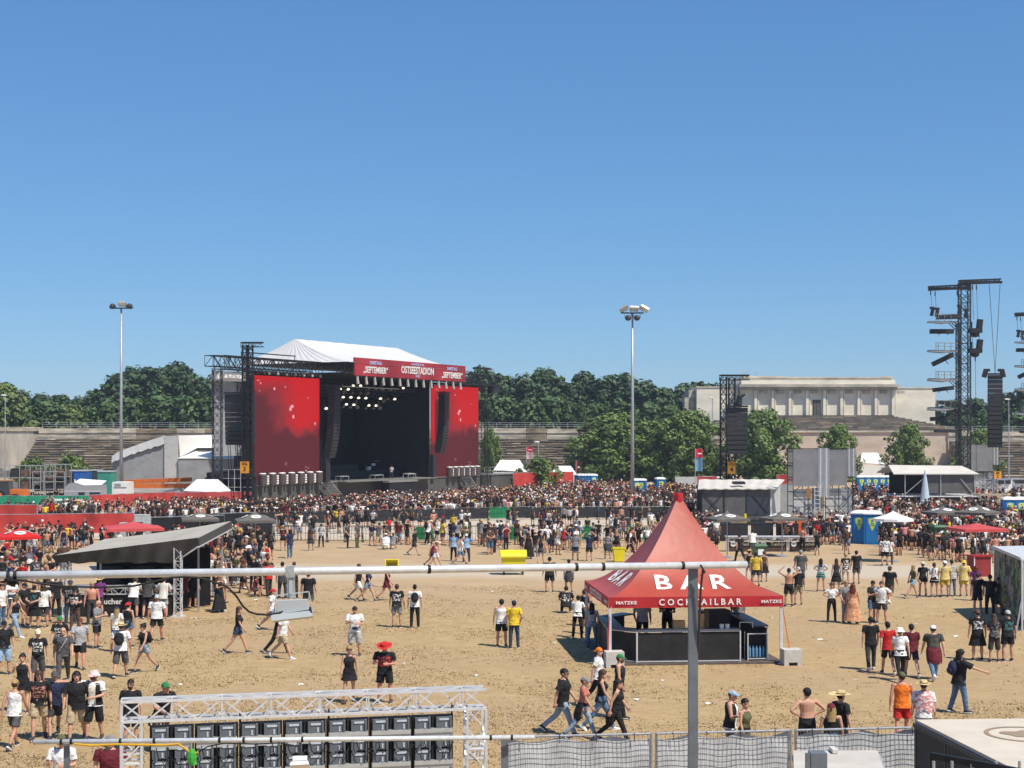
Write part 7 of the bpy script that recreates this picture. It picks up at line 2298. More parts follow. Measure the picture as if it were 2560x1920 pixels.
def headwear(kind):
 if kind in HEADW:
  return HEADW[kind]
 m=MB(); rng=random.Random(len(kind)*3+1)
 def shell(c,r,cut,n=18,mm=12,j=0.0):
  t=MB(); t.ell(c,r,n,mm)
  pts=[Vector(p) for p in t.v]
  if j: pts=[p+V3(rng.uniform(-j,j),rng.uniform(-j,j),rng.uniform(-j,j)) for p in pts]
  fs=[f for f in t.f if not cut(sum((Vector(t.v[i]) for i in f),V3(0,0,0))/len(f))]
  m.add(pts,fs)
 hair_cut=lambda p: p.z<-.055 or (p.y<-.035 and p.z<.055) or (p.y<.012 and p.z<-.02)
 if kind in ('short','long','bun','curly','tail','bob'):
  e=.004 if kind=='short' else .012
  shell((0,.010,.030),(.078+e,.098+e,.102+e),hair_cut,20,14,.004 if kind != 'curly' else .014)
  if kind in ('long','curly','bob'):
   L_=.20 if kind=='bob' else .36
   rs=[]
   for i in range(7):
    t=i/6; z=.06-L_*t
    w=.088+(.03 if kind=='curly' else .012)*math.sin(t*2.6)
    rs.append([V3(w*math.cos(a)+rng.uniform(-.006,.006),.030+(.075-.015*t)*math.sin(a)+.03*t+rng.uniform(-.006,.006),z+rng.uniform(-.01,.01)) for a in [math.radians(-25+230*q/12) for q in range(13)]] )
   vs=[p for r in rs for p in r]+[p*.93+V3(0,.004,0) for r in rs for p in r]
   k=13; o=7*k
   fs=[]
   for i in range(6):
    for j in range(12):
     fs.append((i*k+j,i*k+j+1,(i+1)*k+j+1,(i+1)*k+j)); fs.append((o+i*k+j,o+(i+1)*k+j,o+(i+1)*k+j+1,o+i*k+j+1))
   m.add(vs,fs)
  if kind=='bun': m.ell((0,.075,.115),(.045,.045,.042),10,7)
  if kind=='tail': m.tube([(0,.10,.06),(0,.15,.02),(0,.155,-.08),(0,.13,-.20)],[.022,.035,.032,.012],8)
 elif kind in ('cap','backcap'):
  s=-1 if kind=='cap' else 1
  shell((0,.006,.035),(.086,.104,.098),lambda p: p.z<.03)
  pts=[]
  for r_,z in ((.095,.036),(.175,.020)):
   for q in range(9):
    a=math.radians(-62+124*q/8)
    pts.append(V3(.088*math.sin(a)*(1 if r_<.1 else .82),s*r_*(math.cos(a)*(.98 if r_<.1 else 1))+.006,z-.012*abs(math.sin(a))))
  pts += [p-V3(0,0,.008) for p in pts]
  m.add(pts,[(q,q+1,q+10,q+9) for q in range(8)]+[(18+q,27+q,28+q,19+q) for q in range(8)]+[(9+q,10+q,28+q,27+q) for q in range(8)])
 elif kind in ('bucket','straw','sombrero'):
  c=V3(0,.006,0)
  if kind=='bucket':
   pr=[(.145,.0),(.105,.05),(.100,.055),(.088,.118),(.07,.132),(.01,.135)]
  else:
   R_=.20 if kind=='straw' else .27
   pr=[(R_,.055),(R_*.8,.045),(.115,.045),(.100,.052),(.094,.11),(.075,.14),(.04,.132),(.01,.128)]
  m.rings([[c+V3(r*math.cos(2*math.pi*j/20)*.93,r*math.sin(2*math.pi*j/20)*1.06,z+(.015*math.cos(4*math.pi*j/20) if r>.14 and kind != 'bucket' else 0)) for j in range(20)] for r,z in pr],False,True)
  if kind != 'bucket':
   m.k=1; m.rings([[c+V3(r*math.cos(2*math.pi*j/20)*.93,r*math.sin(2*math.pi*j/20)*1.06,z) for j in range(20)] for r,z in ((.1035,.054),(.0995,.078))],False,False)
 elif kind in ('bandana','beanie','flatcap'):
  shell((0,.008,.034),(.084,.103,.100 if kind != 'flatcap' else .085),lambda p: p.z<(.035 if kind != 'beanie' else .02))
  if kind=='bandana': m.tube([(0,.10,.05),(.01,.14,.02),(.02,.15,-.05)],[.02,.018,.008],6)
  if kind=='flatcap': m.ell((0,-.07,.055),(.075,.075,.022),12,6)
 elif kind=='fringe':      # hair showing below a cap at the back
  shell((0,.012,.02),(.080,.100,.098),lambda p: p.z>.05 or p.y<.01 or p.z<-.06)
 elif kind=='longfringe':
  rs=[]
  for i in range(6):
   t=i/5; z=.04-.34*t; w=.086+.012*math.sin(t*2.6)
   rs.append([V3(w*math.cos(a)+rng.uniform(-.005,.005),.028+(.076-.012*t)*math.sin(a)+.03*t,z) for a in [math.radians(-10+200*q/10) for q in range(11)]])
  m.add([p for r in rs for p in r],[(i*11+j,i*11+j+1,(i+1)*11+j+1,(i+1)*11+j) for i in range(5) for j in range(10)])
 elif kind=='shades':
  for s in (-1,1):
   m.ell((s*.031,-.090,.010),(.026,.012,.017),10,6); m.tube([(s*.056,-.085,.014),(s*.078,.0,.012)],.004,5)
  m.tube([(-.012,-.100,.014),(.012,-.100,.014)],.004,5)
 elif kind=='beard':
  shell((0,-.036,-.062),(.062,.066,.060),lambda p: p.z>-.045 or p.y>.0,14,10,.003)
 me=bpy.data.meshes.new(kind); me.from_pydata([tuple(p) for p in m.v],[],m.f)
 me.materials.append(None); me.materials.append(None)
 me.polygons.foreach_set("material_index",m.m); me.polygons.foreach_set("use_smooth",[True]*len(me.polygons)); me.update()
 HEADW[kind]=me
 return me
SHOE={}
def shoe_mesh(pose,g,i):
 key=(pose,g,i)
 if key in SHOE: return SHOE[key]
 J=fk(pose,g); f,u=J['ft%d' % i],J['fu%d' % i]; sd=f.cross(u); base=J['an%d' % i]-u*.077
 m=MB(); m.k=1
 m.rings([ring(base+f*t+u*z,sd,f,a,b,12) for t,z,a,b in ((.055,-.002,.046,.13),(.055,.024,.048,.132))])
 m.k=0
 m.rings([ring(base+f*t+u*z,sd,f,a,b,12) for t,z,a,b in ((.055,.0241,.046,.128),(.045,.05,.044,.108),(.0,.078,.041,.062),(-.008,.105,.041,.050))],True,False)
 me=bpy.data.meshes.new("shoe"); me.from_pydata([tuple(p) for p in m.v],[],m.f); me.materials.append(None); me.materials.append(None)
 me.polygons.foreach_set("material_index",m.m); me.polygons.foreach_set("use_smooth",[True]*len(me.polygons)); me.update()
 SHOE[key]=me
 return me

COL={'black': (.016,.016,.018),'charcoal': (.05,.05,.053),'dark grey': (.085,.083,.085),'grey': (.22,.22,.225),'light grey': (.42,.42,.43),'white': (.78,.77,.75),'navy': (.022,.028,.075),
       'blue': (.05,.15,.42),'light blue': (.28,.42,.58),'denim': (.10,.17,.28),'pale denim': (.27,.36,.46),'dark denim': (.035,.06,.11),'beige': (.46,.37,.24),'khaki': (.33,.28,.17),'olive': (.11,.11,.05),
       'brown': (.11,.06,.04),'red': (.52,.02,.02),'maroon': (.13,.016,.025),'orange': (.80,.18,.015),'yellow': (.74,.52,.03),'gold': (.60,.42,.05),'purple': (.17,.03,.17),'pink': (.62,.25,.25),'salmon': (.50,.17,.13),
       'peach': (.66,.33,.18),'green': (.03,.20,.07),'lime': (.55,.75,.06),'straw': (.60,.46,.22),'tan': (.36,.24,.11),'cream': (.66,.60,.46),'teal': (.05,.22,.21),'striped white': (.68,.65,.60)}
HAIRC={'dark': (.012,.009,.008),'brown': (.06,.032,.018),'blond': (.34,.22,.10),'red': (.13,.03,.015),'grey': (.30,.29,.28)}
def cm(c): return mat("cloth_" +c.replace(' ','_'),COL[c],.85,0,.28,7,.5,11)
def hm(c): return mat("hair_" +c,HAIRC[c],.6,0,.35,40)
SKIN=[mat("skin_%s" % n,c,.55,0,.06,12) for n,c in (("fair",(.56,.31,.215)),("tanned",(.46,.235,.15)),("ruddy",(.54,.25,.17)),("brown",(.28,.135,.08)))]
eye_m=mat("eye",(.03,.02,.018),.3,0,0); lip_m=mat("lip",(.30,.10,.085),.5,0,0); shade_m=mat("sunglass",(.012,.012,.014),.15,0,0,spec=.7)
def print_mat(base,ink):
 nm="print_%s_%s" % (base.replace(' ','_'),ink.replace(' ','_'))
 if nm in MATS: return MATS[nm]
 m=bpy.data.materials.new(nm); m.use_nodes=True; nt=m.node_tree; b=nt.nodes["Principled BSDF"]; b.inputs["Roughness"].default_value=.8
 tc=nt.nodes.new("ShaderNodeTexCoord"); mp=nt.nodes.new("ShaderNodeMapping"); mp.inputs["Scale"].default_value=(1,1,1.8); nt.links.new(tc.outputs["Object"],mp.inputs[0])
 n=nt.nodes.new("ShaderNodeTexNoise"); n.inputs["Scale"].default_value=14; n.inputs["Detail"].default_value=4; nt.links.new(mp.outputs[0],n.inputs["Vector"])
 r=nt.nodes.new("ShaderNodeValToRGB"); r.color_ramp.elements[0].position=.52; r.color_ramp.elements[1].position=.55
 r.color_ramp.elements[0].color=COL[base]+(1,); r.color_ramp.elements[1].color=COL[ink]+(1,); nt.links.new(n.outputs["Fac"],r.inputs[0]); nt.links.new(r.outputs[0],b.inputs["Base Color"])
 MATS[nm]=m; return m
def stripe_mat():
 if "striped_shirt" in MATS: return MATS["striped_shirt"]
 m=bpy.data.materials.new("striped_shirt"); m.use_nodes=True; nt=m.node_tree; b=nt.nodes["Principled BSDF"]
 tc=nt.nodes.new("ShaderNodeTexCoord"); w=nt.nodes.new("ShaderNodeTexWave"); w.inputs["Scale"].default_value=6.5; w.bands_direction='X'; nt.links.new(tc.outputs["Object"],w.inputs["Vector"])
 r=nt.nodes.new("ShaderNodeValToRGB"); r.color_ramp.elements[0].position=.12; r.color_ramp.elements[1].position=.2; r.color_ramp.elements[0].color=(.10,.08,.06,1); r.color_ramp.elements[1].color=(.70,.66,.58,1)
 nt.links.new(w.outputs["Fac"],r.inputs[0]); nt.links.new(r.outputs[0],b.inputs["Base Color"]); MATS["striped_shirt"]=m; return m
def slots(o,ms):
 for i,m_ in enumerate(ms):
  if i<len(o.material_slots):
   o.material_slots[i].link='OBJECT'; o.material_slots[i].material=m_
NPEOPLE=[0]
USED_LABELS=set()
FACING={0: 'facing us',180: 'seen from behind',90: 'facing right',-90: 'facing left'}
def person(loc,rz_deg,pose,g,top,bottom,head='short',hair='brown',label=None,group=None,size=1.0,skin=0,shades=False,extra=(),shoes=True,shoe='charcoal',prt=None,detail=True):
 """top / bottom: (kind, colour) or None; prt: (side, ink)"""
 wd=size*(1.02+0.2*((NPEOPLE[0]*0.618) % 1) ** 1.5)
 M=Matrix.Translation(Vector(loc)) @ Matrix.Rotation(math.radians(rz_deg),4,'Z') @ Matrix.Diagonal((wd,wd,size,1))
 b=link("person",body_mesh(pose,g),None,M)
 sk=SKIN[skin % 4]
 slots(b,[sk,eye_m,lip_m,cm(shoe)])
 J=fk(pose,g); H=J['H']
 def wear(name,me,ms,Mx=None):
  o=link(name,me,b,Mx); slots(o,ms); return o
 if top and top[0] not in ('dress','maxi'):
  base=stripe_mat() if top[1]=='striped white' else cm(top[1])
  f_=bk=base
  if prt:
   pm_=print_mat(top[1],prt[1])
   if prt[0] in ('front','both'): f_=pm_
   if prt[0] in ('back','both'): bk=pm_
   if prt[0]=='all': base=f_=bk=pm_
  wear({'tee': 'shirt','jersey': 'shirt','tank': 'tank_top','crop': 'crop_top'}[top[0]],garment(top[0],pose,g),[base,f_,bk])
 if top and top[0] in ('dress','maxi'):
  c=cm(top[1])
  d_=wear('dress',garment(top[0],pose,g),[c]); wear('bodice',garment('tank',pose,g),[c,c,c])
 if bottom:
  wear({'shorts': 'shorts','bermuda': 'shorts','trousers': 'trousers','skirt': 'skirt','kilt': 'skirt'}[bottom[0]],garment(bottom[0],pose,g),[cm(bottom[1])])
 for kind,c in extra:
  wear({'vest': 'vest','tied': 'tied_jumper','cape': 'shawl','belt_bag': 'belt_bag','strap': 'shoulder_strap','beard': 'beard'}[kind],garment(kind,pose,g) if kind != 'beard' else headwear('beard'),
             [print_mat('black',c[6:]) if c.startswith('print ') else print_mat('pink','white') if c=='pink check' else (hm(c) if kind=='beard' else cm(c))],H if kind=='beard' else None)
 hk=head.split(':')
 if hk[0] in ('short','long','bun','curly','tail','bob'):
  wear('hair',headwear(hk[0]),[hm(hair)],H)
 elif hk[0] != 'bald':
  nm={'cap': 'cap','backcap': 'cap','bucket': 'hat','straw': 'hat','sombrero': 'hat','bandana': 'headscarf','beanie': 'beanie','flatcap': 'cap'}[hk[0]]
  wear(nm,headwear(hk[0]),[print_mat('white','pink') if hk[1]=='patterned' else cm(hk[1]),cm('brown')],H)
  if detail:
   wear('hair',headwear('longfringe' if len(hk)>2 else 'fringe'),[hm(hair)],H)
 if shades:
  wear('sunglasses',headwear('shades'),[shade_m],H)
 if detail and shoes:
  for i in (0,1):
   wear('shoe',shoe_mesh(pose,g,i),[cm(shoe),cm('white' if shoe in ('white','black','charcoal') else shoe)])
 elif not shoes:
  slots(b,[sk,eye_m,lip_m,sk])
 tag(b,label,"person",group)
 if label:
  assert label not in USED_LABELS,label
  USED_LABELS.add(label)
 NPEOPLE[0] += 1
 return b,J,M
def foot_y(px,head_py,hgt=1.74):
 """place a person whose feet are hidden from the pixel of the crown of the head"""
 Y=(CAMH-hgt)*F/(head_py-HY)
 return Vector(((px-CX)/F*Y,Y,0))
def backpack(J,M,label,c='black'):
 m=MB(); up,fw=J['up'],J['fw']; cc=J['sp'](.28)-fw*.20
 B=Matrix((XA,-fw,up)).transposed()
 m.ell(M @ cc,(.15,.09,.21),12,9,M.to_3x3() @ B); m.ell(M @ (cc-fw*.07-up*.07),(.11,.05,.10),10,7,M.to_3x3() @ B)
 for s in (-1,1):
  m.tube([M @ (J['sp'](.42)+XA*s*.09-fw*.12),M @ (J['sp'](.475)+XA*s*.10),M @ (J['sp'](.36)+XA*s*.11+fw*.14),M @ (J['sp'](.18)+XA*s*.14+fw*.02)],.016,6)
 tag(m.build("backpack",cm(c),smooth=True),label,"backpack")
def cup(J,M,i,label,c=None):
 p=M @ (J['wr%d' % i]+J['hd%d' % i]*.08); m=MB(); m.lathe([(.028,-.02),(.04,.11),(.036,.105),(.026,-.01)],10,p)
 tag(m.build("cup",c or mat("cup_cream",(.72,.66,.42),.4)),label,"cup")
PPL="festival visitors"
def hero(px,py,rz,pose,g,top,bottom,head,hair,label,head_y=None,size=None,**kw):
 loc=gp(px,py) if py else foot_y(px,head_y,kw.pop('hgt',1.74))
 s=size or (1.02 if g=='m' else 0.955)
 return person(loc,rz,pose,g,top,bottom,head,hair,label,PPL,s,**kw)
T=lambda c: ('tee',c)
TK=lambda c: ('tank',c)
SH=lambda c: ('shorts',c)
TR=lambda c: ('trousers',c)
# --- west foreground
hero(36,1870,170,'walk_a','m',TK('white'),SH('dark grey'),'cap:tan','brown',"person in white tank top and tan cap walking off, seen from behind",skin=1)
hero(97,1849,15,'stroll','m',T('black'),SH('beige'),'long','brown',"long-haired person in black t-shirt and beige shorts walking towards us",shades=True,prt=('front','salmon'))
hero(136,1843,20,'walk_b','m',T('navy'),SH('charcoal'),'cap:dark grey','dark',"person in dark cap and navy polo beside the long-haired walker",shades=True)
hero(192,1852,5,'stroll','m',('jersey','black'),('bermuda','beige'),'bob','dark',"dark-haired person in loose black shirt next to the bucket hat wearer",shoe='dark grey')
hero(236,1850,-10,'embrace','m',T('white'),('bermuda','black'),'bucket:patterned','brown',"person in patterned bucket hat, white t-shirt and black vest",extra=(('vest','black'),('beard','red')),shades=True,prt=('front','gold'))
hero(327,1876,0,'stand','m',T('black'),SH('black'),'short','dark',"bearded person in sunglasses standing right behind the truss goal",shades=True,extra=(('beard','brown'),))
hero(404,1880,40,'lean','m',T('black'),TR('brown'),'cap:green','dark',"person in bright green cap bending down behind the truss beam",skin=2)
hero(156,None,0,'phone','m',T('white'),SH('dark grey'),'cap:olive','dark',"person in white t-shirt and olive cap behind the lower pipe's post",head_y=1838)
hero(276,None,10,'stand','m',T('maroon'),SH('dark grey'),'backcap:grey','brown',"person in dark red t-shirt and grey cap at the truss goal's foot",head_y=1841,shades=True)
hero(56,None,0,'drink','f',('dress','black'),None,'bun','dark',"person in short black dress drinking, hair in a bun",head_y=1634,hgt=1.66)
hero(95,1716,10,'stroll','m',T('black'),('bermuda','dark grey'),'cap:cream','blond',"person in cream cap and black t-shirt with big white print",prt=('front','white'),extra=(('belt_bag','black'),))
a=hero(158,1704,15,'walk_b','m',T('dark grey'),TR('dark grey'),'bald','grey',"bald person all in dark grey with a strap across the chest",extra=(('strap','light grey'),))
hero(200,1672,15,'walk_a','m',T('light grey'),SH('black'),'short','red',"person in light grey t-shirt and sunglasses behind the bald walker",shades=True,skin=2)
hero(150,1672,5,'stroll','m',T('black'),SH('charcoal'),'cap:green','dark',"person in green cap and printed black t-shirt half behind the bald walker",prt=('front','white'))
a=hero(302,1694,178,'stroll','m',T('white'),('bermuda','dark grey'),'straw:straw','brown',"person in straw hat, white t-shirt and grey shorts with small backpack")
backpack(a[1],a[2],"small black backpack on the white t-shirt of the straw hat wearer")
a=hero(360,1681,-40,'walk_b','f',TK('black'),SH('pale denim'),'bun','dark',"person in black tank top and denim shorts looking back, hair in a bun",shades=True)
backpack(a[1],a[2],"black backpack of the person in denim shorts with a bun")
hero(392,1604,175,'stroll','m',T('white'),SH('black'),'backcap:light grey','blond',"person in pale grey cap, white t-shirt and black shorts walking off",skin=2)
a=hero(242,1621,80,'phone','m',T('grey'),SH('black'),'bald','grey',"bald person in grey shirt and black shorts in profile, holding a cup",prt=('back','black'))
cup(a[1],a[2],0,"cream cup held by the bald person in the grey shirt")
hero(292,1630,180,'stand2','f',T('white'),SH('charcoal'),'cap:navy:long','blond',"long blond person in white t-shirt and navy cap before the awning stall")
hero(320,1618,160,'stand','f',TK('black'),SH('denim'),'bandana:red','dark',"person in red headscarf and black tank top before the awning stall")
hero(187,1578,0,'phone','m',T('black'),TR('brown'),'cap:black','dark',"person in printed black t-shirt and brown trousers at the stall post",prt=('front','white'))
hero(176,1560,5,'stand','m',T('black'),TR('dark denim'),'cap:charcoal','dark',"taller person in black t-shirt behind the brown trousers at the stall post",prt=('front','light grey'),size=1.05)
hero(230,1562,10,'stand','m',None,TR('charcoal'),'short','blond',"bare-chested person in dark trousers before the awning stall",skin=2)
hero(247,1546,180,'lean','m',T('purple'),SH('charcoal'),'straw:straw','brown',"person in purple t-shirt and wide straw hat leaning on the stall counter")
hero(334,1546,172,'lean','m',T('white'),SH('dark grey'),'short','brown',"person in white t-shirt and grey shorts leaning on the stall counter")
hero(369,1546,185,'lean','m',T('charcoal'),SH('black'),'short','dark',"person in charcoal t-shirt and black shorts leaning on the stall counter")
hero(408,1546,180,'lean','m',('jersey','striped white'),SH('light grey'),'short','brown',"person in striped white shirt and pale shorts at the stall counter")
hero(548,1531,60,'phone','f',('maxi','black'),None,'short','blond',"person in long black dress looking down, beside the awning stall")
hero(595,1634,90,'walk_a','f',T('black'),SH('dark denim'),'bob','brown',"person in black t-shirt and dark denim shorts striding across the open field",size=1.0)
hero(38,1593,75,'walk_b','f',TK('black'),TR('pale denim'),'cap:olive','brown',"person in pale jeans, black top and white shoes at the west edge",shoe='white')
hero(62,1565,60,'stand2','m',T('black'),SH('brown'),'cap:black','brown',"person in black cap and black t-shirt in the ring of friends, west")
hero(85,1572,175,'behind','m',T('black'),('kilt','black'),'short','dark',"person with teal back print holding hands behind the back",prt=('back','teal'))
hero(108,1569,200,'stand','m',T('white'),SH('charcoal'),'long','brown',"long-haired person in white t-shirt and charcoal shorts in the ring of friends")
hero(139,1544,190,'stand','m',('jersey','black'),TR('black'),'bucket:black','dark',"person all in black with black hat at the outer stall post",size=1.06)
hero(120,1556,240,'stand','m',T('black'),SH('black'),'short','brown',"brown-haired person in black with lowered arms by the ring of friends")
hero(10,1687,20,'stand','m',T('black'),('bermuda','light blue'),'cap:black','dark',"person in black t-shirt and pale blue three-quarter trousers, cut by the frame")
hero(4,1568,60,'stand2','m',T('white'),TR('denim'),'short','dark',"person in white t-shirt and jeans cut by the frame, west")
hero(30,1543,30,'phone','f',T('white'),TR('dark denim'),'cap:purple','dark',"person in white t-shirt and purple cap behind the jeans wearer",skin=2)
# --- open field
a=hero(992,1569,176,'stand','m',T('black'),SH('grey'),'short','brown',"person in black t-shirt with white back print and grey shorts watching the stage",prt=('back','white'))
a=hero(1037,1570,184,'stand','m',T('white'),TR('black'),'short','dark',"person in white t-shirt and black trousers, other of the pair watching the stage")
backpack(a[1],a[2],"black sling bag on the white t-shirt of the stage watcher")
hero(887,1640,5,'phone','m',T('white'),('bermuda','light grey'),'short','dark',"person in white t-shirt and pale shorts walking towards us with joined hands",extra=(('belt_bag','navy'),))
hero(873,1757,5,'stroll','f',('dress','black'),None,'bun','blond',"smiling person in black dress beside the red hat wearer",shades=True,shoe='brown')
hero(962,1757,-5,'phone','m',T('black'),SH('black'),'straw:red','brown',"person in bright red hat and printed black t-shirt facing us",prt=('front','red'),shades=True,skin=2)
hero(1254,1617,178,'stand','m',TK('white'),SH('black'),'cap:black','dark',"person in white sleeveless shirt and black shorts beside the yellow t-shirt")
hero(1285,1621,182,'stand2','m',T('yellow'),TR('dark denim'),'cap:navy','dark',"person in bright yellow t-shirt and dark jeans, seen from behind")
hero(680,1575,100,'walk_b','m',T('white'),SH('pale denim'),'backcap:red','brown',"person in red cap and white t-shirt walking left of the hanging floodlight",size=.98)
hero(708,1647,85,'walk_b','m',T('white'),SH('beige'),'short','brown',"person in white t-shirt and beige shorts striding below the hanging floodlight",shoe='white')
hero(696,1634,80,'walk_a','m',T('black'),TR('black'),'short','dark',"person all in black striding behind the beige shorts")
hero(706,1497,180,'stand','m',('jersey','charcoal'),TR('dark denim'),'short','dark',"person in charcoal shirt behind the hanging floodlight",prt=('back','grey'))
hero(735,1497,180,'phone','m',T('black'),TR('charcoal'),'short','brown',"person in black t-shirt and charcoal trousers behind the floodlight's arm")
hero(771,1534,175,'stand','m',T('black'),SH('dark grey'),'short','dark',"broad person in black t-shirt and grey shorts right beside the hanging floodlight",size=1.06)
hero(645,1489,180,'stand','f',T('black'),TR('black'),'long','dark',"dark long-haired person all in black near the near pipe's clamp")
hero(896,1500,85,'walk_b','m',T('black'),SH('white'),'short','brown',"person in black t-shirt and white shorts walking in a pair")
hero(920,1504,80,'walk_a','f',T('navy'),SH('pale denim'),'bob','brown',"person in navy top and denim shorts walking in a pair")
hero(967,1501,90,'walk_a','f',('dress','maroon'),None,'short','dark',"person in short dark red dress walking below the tipped yellow bin")
hero(1374,1481,182,'stand','m',T('black'),SH('black'),'short','dark',"person in black with white ring print beyond the pipe, centre of field",prt=('back','white'))
hero(1422,1481,178,'stand','f',('dress','black'),None,'short','dark',"person in black printed dress beyond the pipe beside the red tent",extra=(('tied','charcoal'),))
hero(1036,1388,80,'walk_b','m',T('black'),SH('charcoal'),'short','dark',"person in black with charcoal shorts striding past the near barrier",detail=False)
hero(1090,1421,80,'walk_a','f',T('pink'),SH('white'),'sombrero:cream','brown',"person in pink t-shirt, white shorts and wide cream hat walking on the sand")
hero(1080,1418,85,'walk_b','f',TK('maroon'),SH('black'),'long','brown',"long-haired person in dark red top right behind the cream hat")
hero(1134,1403,175,'stand','m',T('blue'),TR('black'),'short','blond',"steward in bright blue vest with blond hair watching the barrier",extra=(('vest','light blue'),))
hero(1166,1406,180,'hips','m',T('blue'),TR('charcoal'),'backcap:white','brown',"steward in bright blue vest with white cap watching the barrier",extra=(('vest','light blue'),))
hero(1152,1411,90,'walk_a','m',TK('white'),SH('denim'),'short','dark',"person in white tank top walking between the blue stewards")
hero(964,1374,180,'sit','f',('tee','white'),TR('white'),'straw:white','dark',"person wrapped in white sitting on the sand before the barrier",extra=(('cape','white'),))
hero(982,1373,175,'sit','m',T('grey'),SH('charcoal'),'sombrero:straw','brown',"person in wide straw hat sitting on the sand beside the white wrap")
hero(869,1371,80,'stand2','m',T('charcoal'),TR('black'),'short','brown',"standing person in charcoal at the barrier, west one of two friends")
hero(893,1370,70,'stand','m',T('dark grey'),TR('olive'),'cap:grey','brown',"standing person in grey t-shirt and olive trousers at the barrier")
hero(803,1369,175,'phone','f',T('light grey'),TR('black'),'tail','dark',"person in pale grey t-shirt and black trousers alone at the barrier's west end")
hero(777,1377,170,'stand','f',T('brown'),('kilt','charcoal'),'long','brown',"person in brown t-shirt and long charcoal skirt at the barrier's west end")
hero(1438,1401,178,'stand','m',T('grey'),SH('dark denim'),'bucket:cream','dark',"person in grey t-shirt and cream hat standing apart on the sand")
hero(1473,1403,182,'up','m',T('navy'),SH('black'),'bucket:grey','dark',"person in navy t-shirt with raised arms and grey hat on the sand")
hero(1519,1398,170,'stand','f',T('grey'),SH('charcoal'),'short','dark',"person in grey t-shirt and charcoal shorts near the standing yellow bin",extra=(('tied','charcoal'),))
hero(1541,1388,175,'stand2','f',TK('black'),('skirt','black'),'long','blond',"blond long-haired person in black top and skirt near the yellow bin")
hero(1352,1412,160,'stroll','f',TK('black'),('skirt','dark grey'),'long','brown',"bare-backed long-haired person in dark skirt and boots by the rubbish container",shoe='black')
hero(1321,1397,178,'stand','f',('maxi','black'),None,'curly','brown',"person in long black dress beside the rubbish container")
hero(1337,1396,160,'stand2','m',T('black'),TR('pale denim'),'cap:peach','brown',"person in pale jeans and peach cap beside the long black dress",shoe='white')
hero(1398,1363,175,'hips','m',T('white'),TR('charcoal'),'short','dark',"person in white printed t-shirt with hands on hips at the near barrier",prt=('back','grey'))
hero(1418,1372,80,'walk_a','f',T('black'),SH('denim'),'long','brown',"long-haired person in denim shorts walking along the near barrier")
hero(1575,1390,100,'walk_b','m',T('white'),TR('black'),'short','dark',"person in white t-shirt and open black vest striding behind the tent",extra=(('vest','black'),))
# --- around the tent
hero(1415,1533,175,'sit','m',T('black'),TR('black'),'short','dark',"seated person in black with white text on the back beside the tent",prt=('back','white'))
hero(1444,1596,170,'lean','f',T('white'),TR('black'),'short','dark',"person in white top and black trousers at the shady counter of the tent")
hero(1462,1585,120,'stand','m',T('black'),SH('black'),'cap:black','dark',"person in black cap between the guests at the tent's shady side")
hero(1480,1621,172,'stand','f',T('light grey'),TR('denim'),'long','dark',"long-haired person in jeans at the tent's shady post")
hero(1470,1566,190,'drink','m',None,SH('charcoal'),'short','brown',"shirtless person at the back corner of the tent's shady side",skin=2)
for px,py,lb,c,q in ((1606,1612,"bar worker in white t-shirt behind the front counter, beside the shady post",'white','stand2'),(1668,1606,"bar worker in black t-shirt behind the front counter",'black','phone'),(1845,1606,"bar worker in grey t-shirt behind the front counter by the paper rolls",'grey','stand')):
 hero(px,py,0,q,'m',T(c),TR('black'),'short','dark',lb)
# --- walkers before the grey fence
hero(1407,1836,80,'walk_b','m',('jersey','black'),TR('pale denim'),'short','dark',"dark-haired person in black shirt and pale jeans leading the walking group",shades=True)
hero(1458,None,80,'walk_a','f',T('salmon'),TR('pale denim'),'cap:grey','brown',"person in grey cap with salmon back and black jumper round the waist",head_y=1690,hgt=1.62,extra=(('tied','black'),))
hero(1494,1768,80,'walk_b','m',T('white'),TR('black'),'backcap:orange','dark',"person in orange cap and white t-shirt before the concrete block")
hero(1503,1826,82,'walk_a','f',TK('black'),TR('denim'),'curly','brown',"curly-haired person in black top, jeans and white shoes in the walking group",shoe='white')
hero(1548,1796,75,'stroll','m',TK('black'),TR('black'),'cap:green','brown',"person in green cap and black tank top in the walking group",extra=(('beard','brown'),))
hero(1541,None,80,'walk_b','f',TK('black'),TR('black'),'long','dark',"long dark-haired person in black tunic at the head of the walking group",head_y=1692,hgt=1.68,extra=(('tied','black'),))
hero(1826,None,70,'phone','m',TK('white'),TR('dark grey'),'flatcap:light blue','brown',"person in pale blue flat cap and black vest behind the mesh fence",head_y=1728,extra=(('vest','black'),))
hero(1861,None,45,'stroll','f',TK('olive'),TR('black'),'short','dark',"person in olive tank top with sunglasses on the hair behind the fence",head_y=1742,hgt=1.70)
hero(2018,None,195,'hips','m',None,TR('black'),'cap:black','dark',"bare-backed person in black cap behind the mesh fence",head_y=1722)
hero(2102,None,120,'stand','m',T('black'),SH('charcoal'),'sombrero:straw','dark',"person in black t-shirt and wide straw hat behind the mesh fence",head_y=1730)
hero(2078,None,175,'stand','f',TK('black'),SH('denim'),'bandana:maroon:long','blond',"blond person in dark red headscarf behind the mesh fence",head_y=1758,hgt=1.66)
hero(2255,None,170,'stroll','m',TK('orange'),SH('red'),'cap:olive','brown',"person in bright orange tank top and red shorts",head_y=1684,skin=2)
hero(2309,None,160,'stroll','m',T('white'),SH('light grey'),'straw:straw','brown',"person wrapped in a pink and white checked cloth with straw hat",head_y=1705,extra=(('cape','pink check'),))
a=hero(2398,1783,100,'point','m',('jersey','black'),TR('denim'),'curly','dark',"person in black shirt and jeans stretching an arm forward, wearing a backpack")
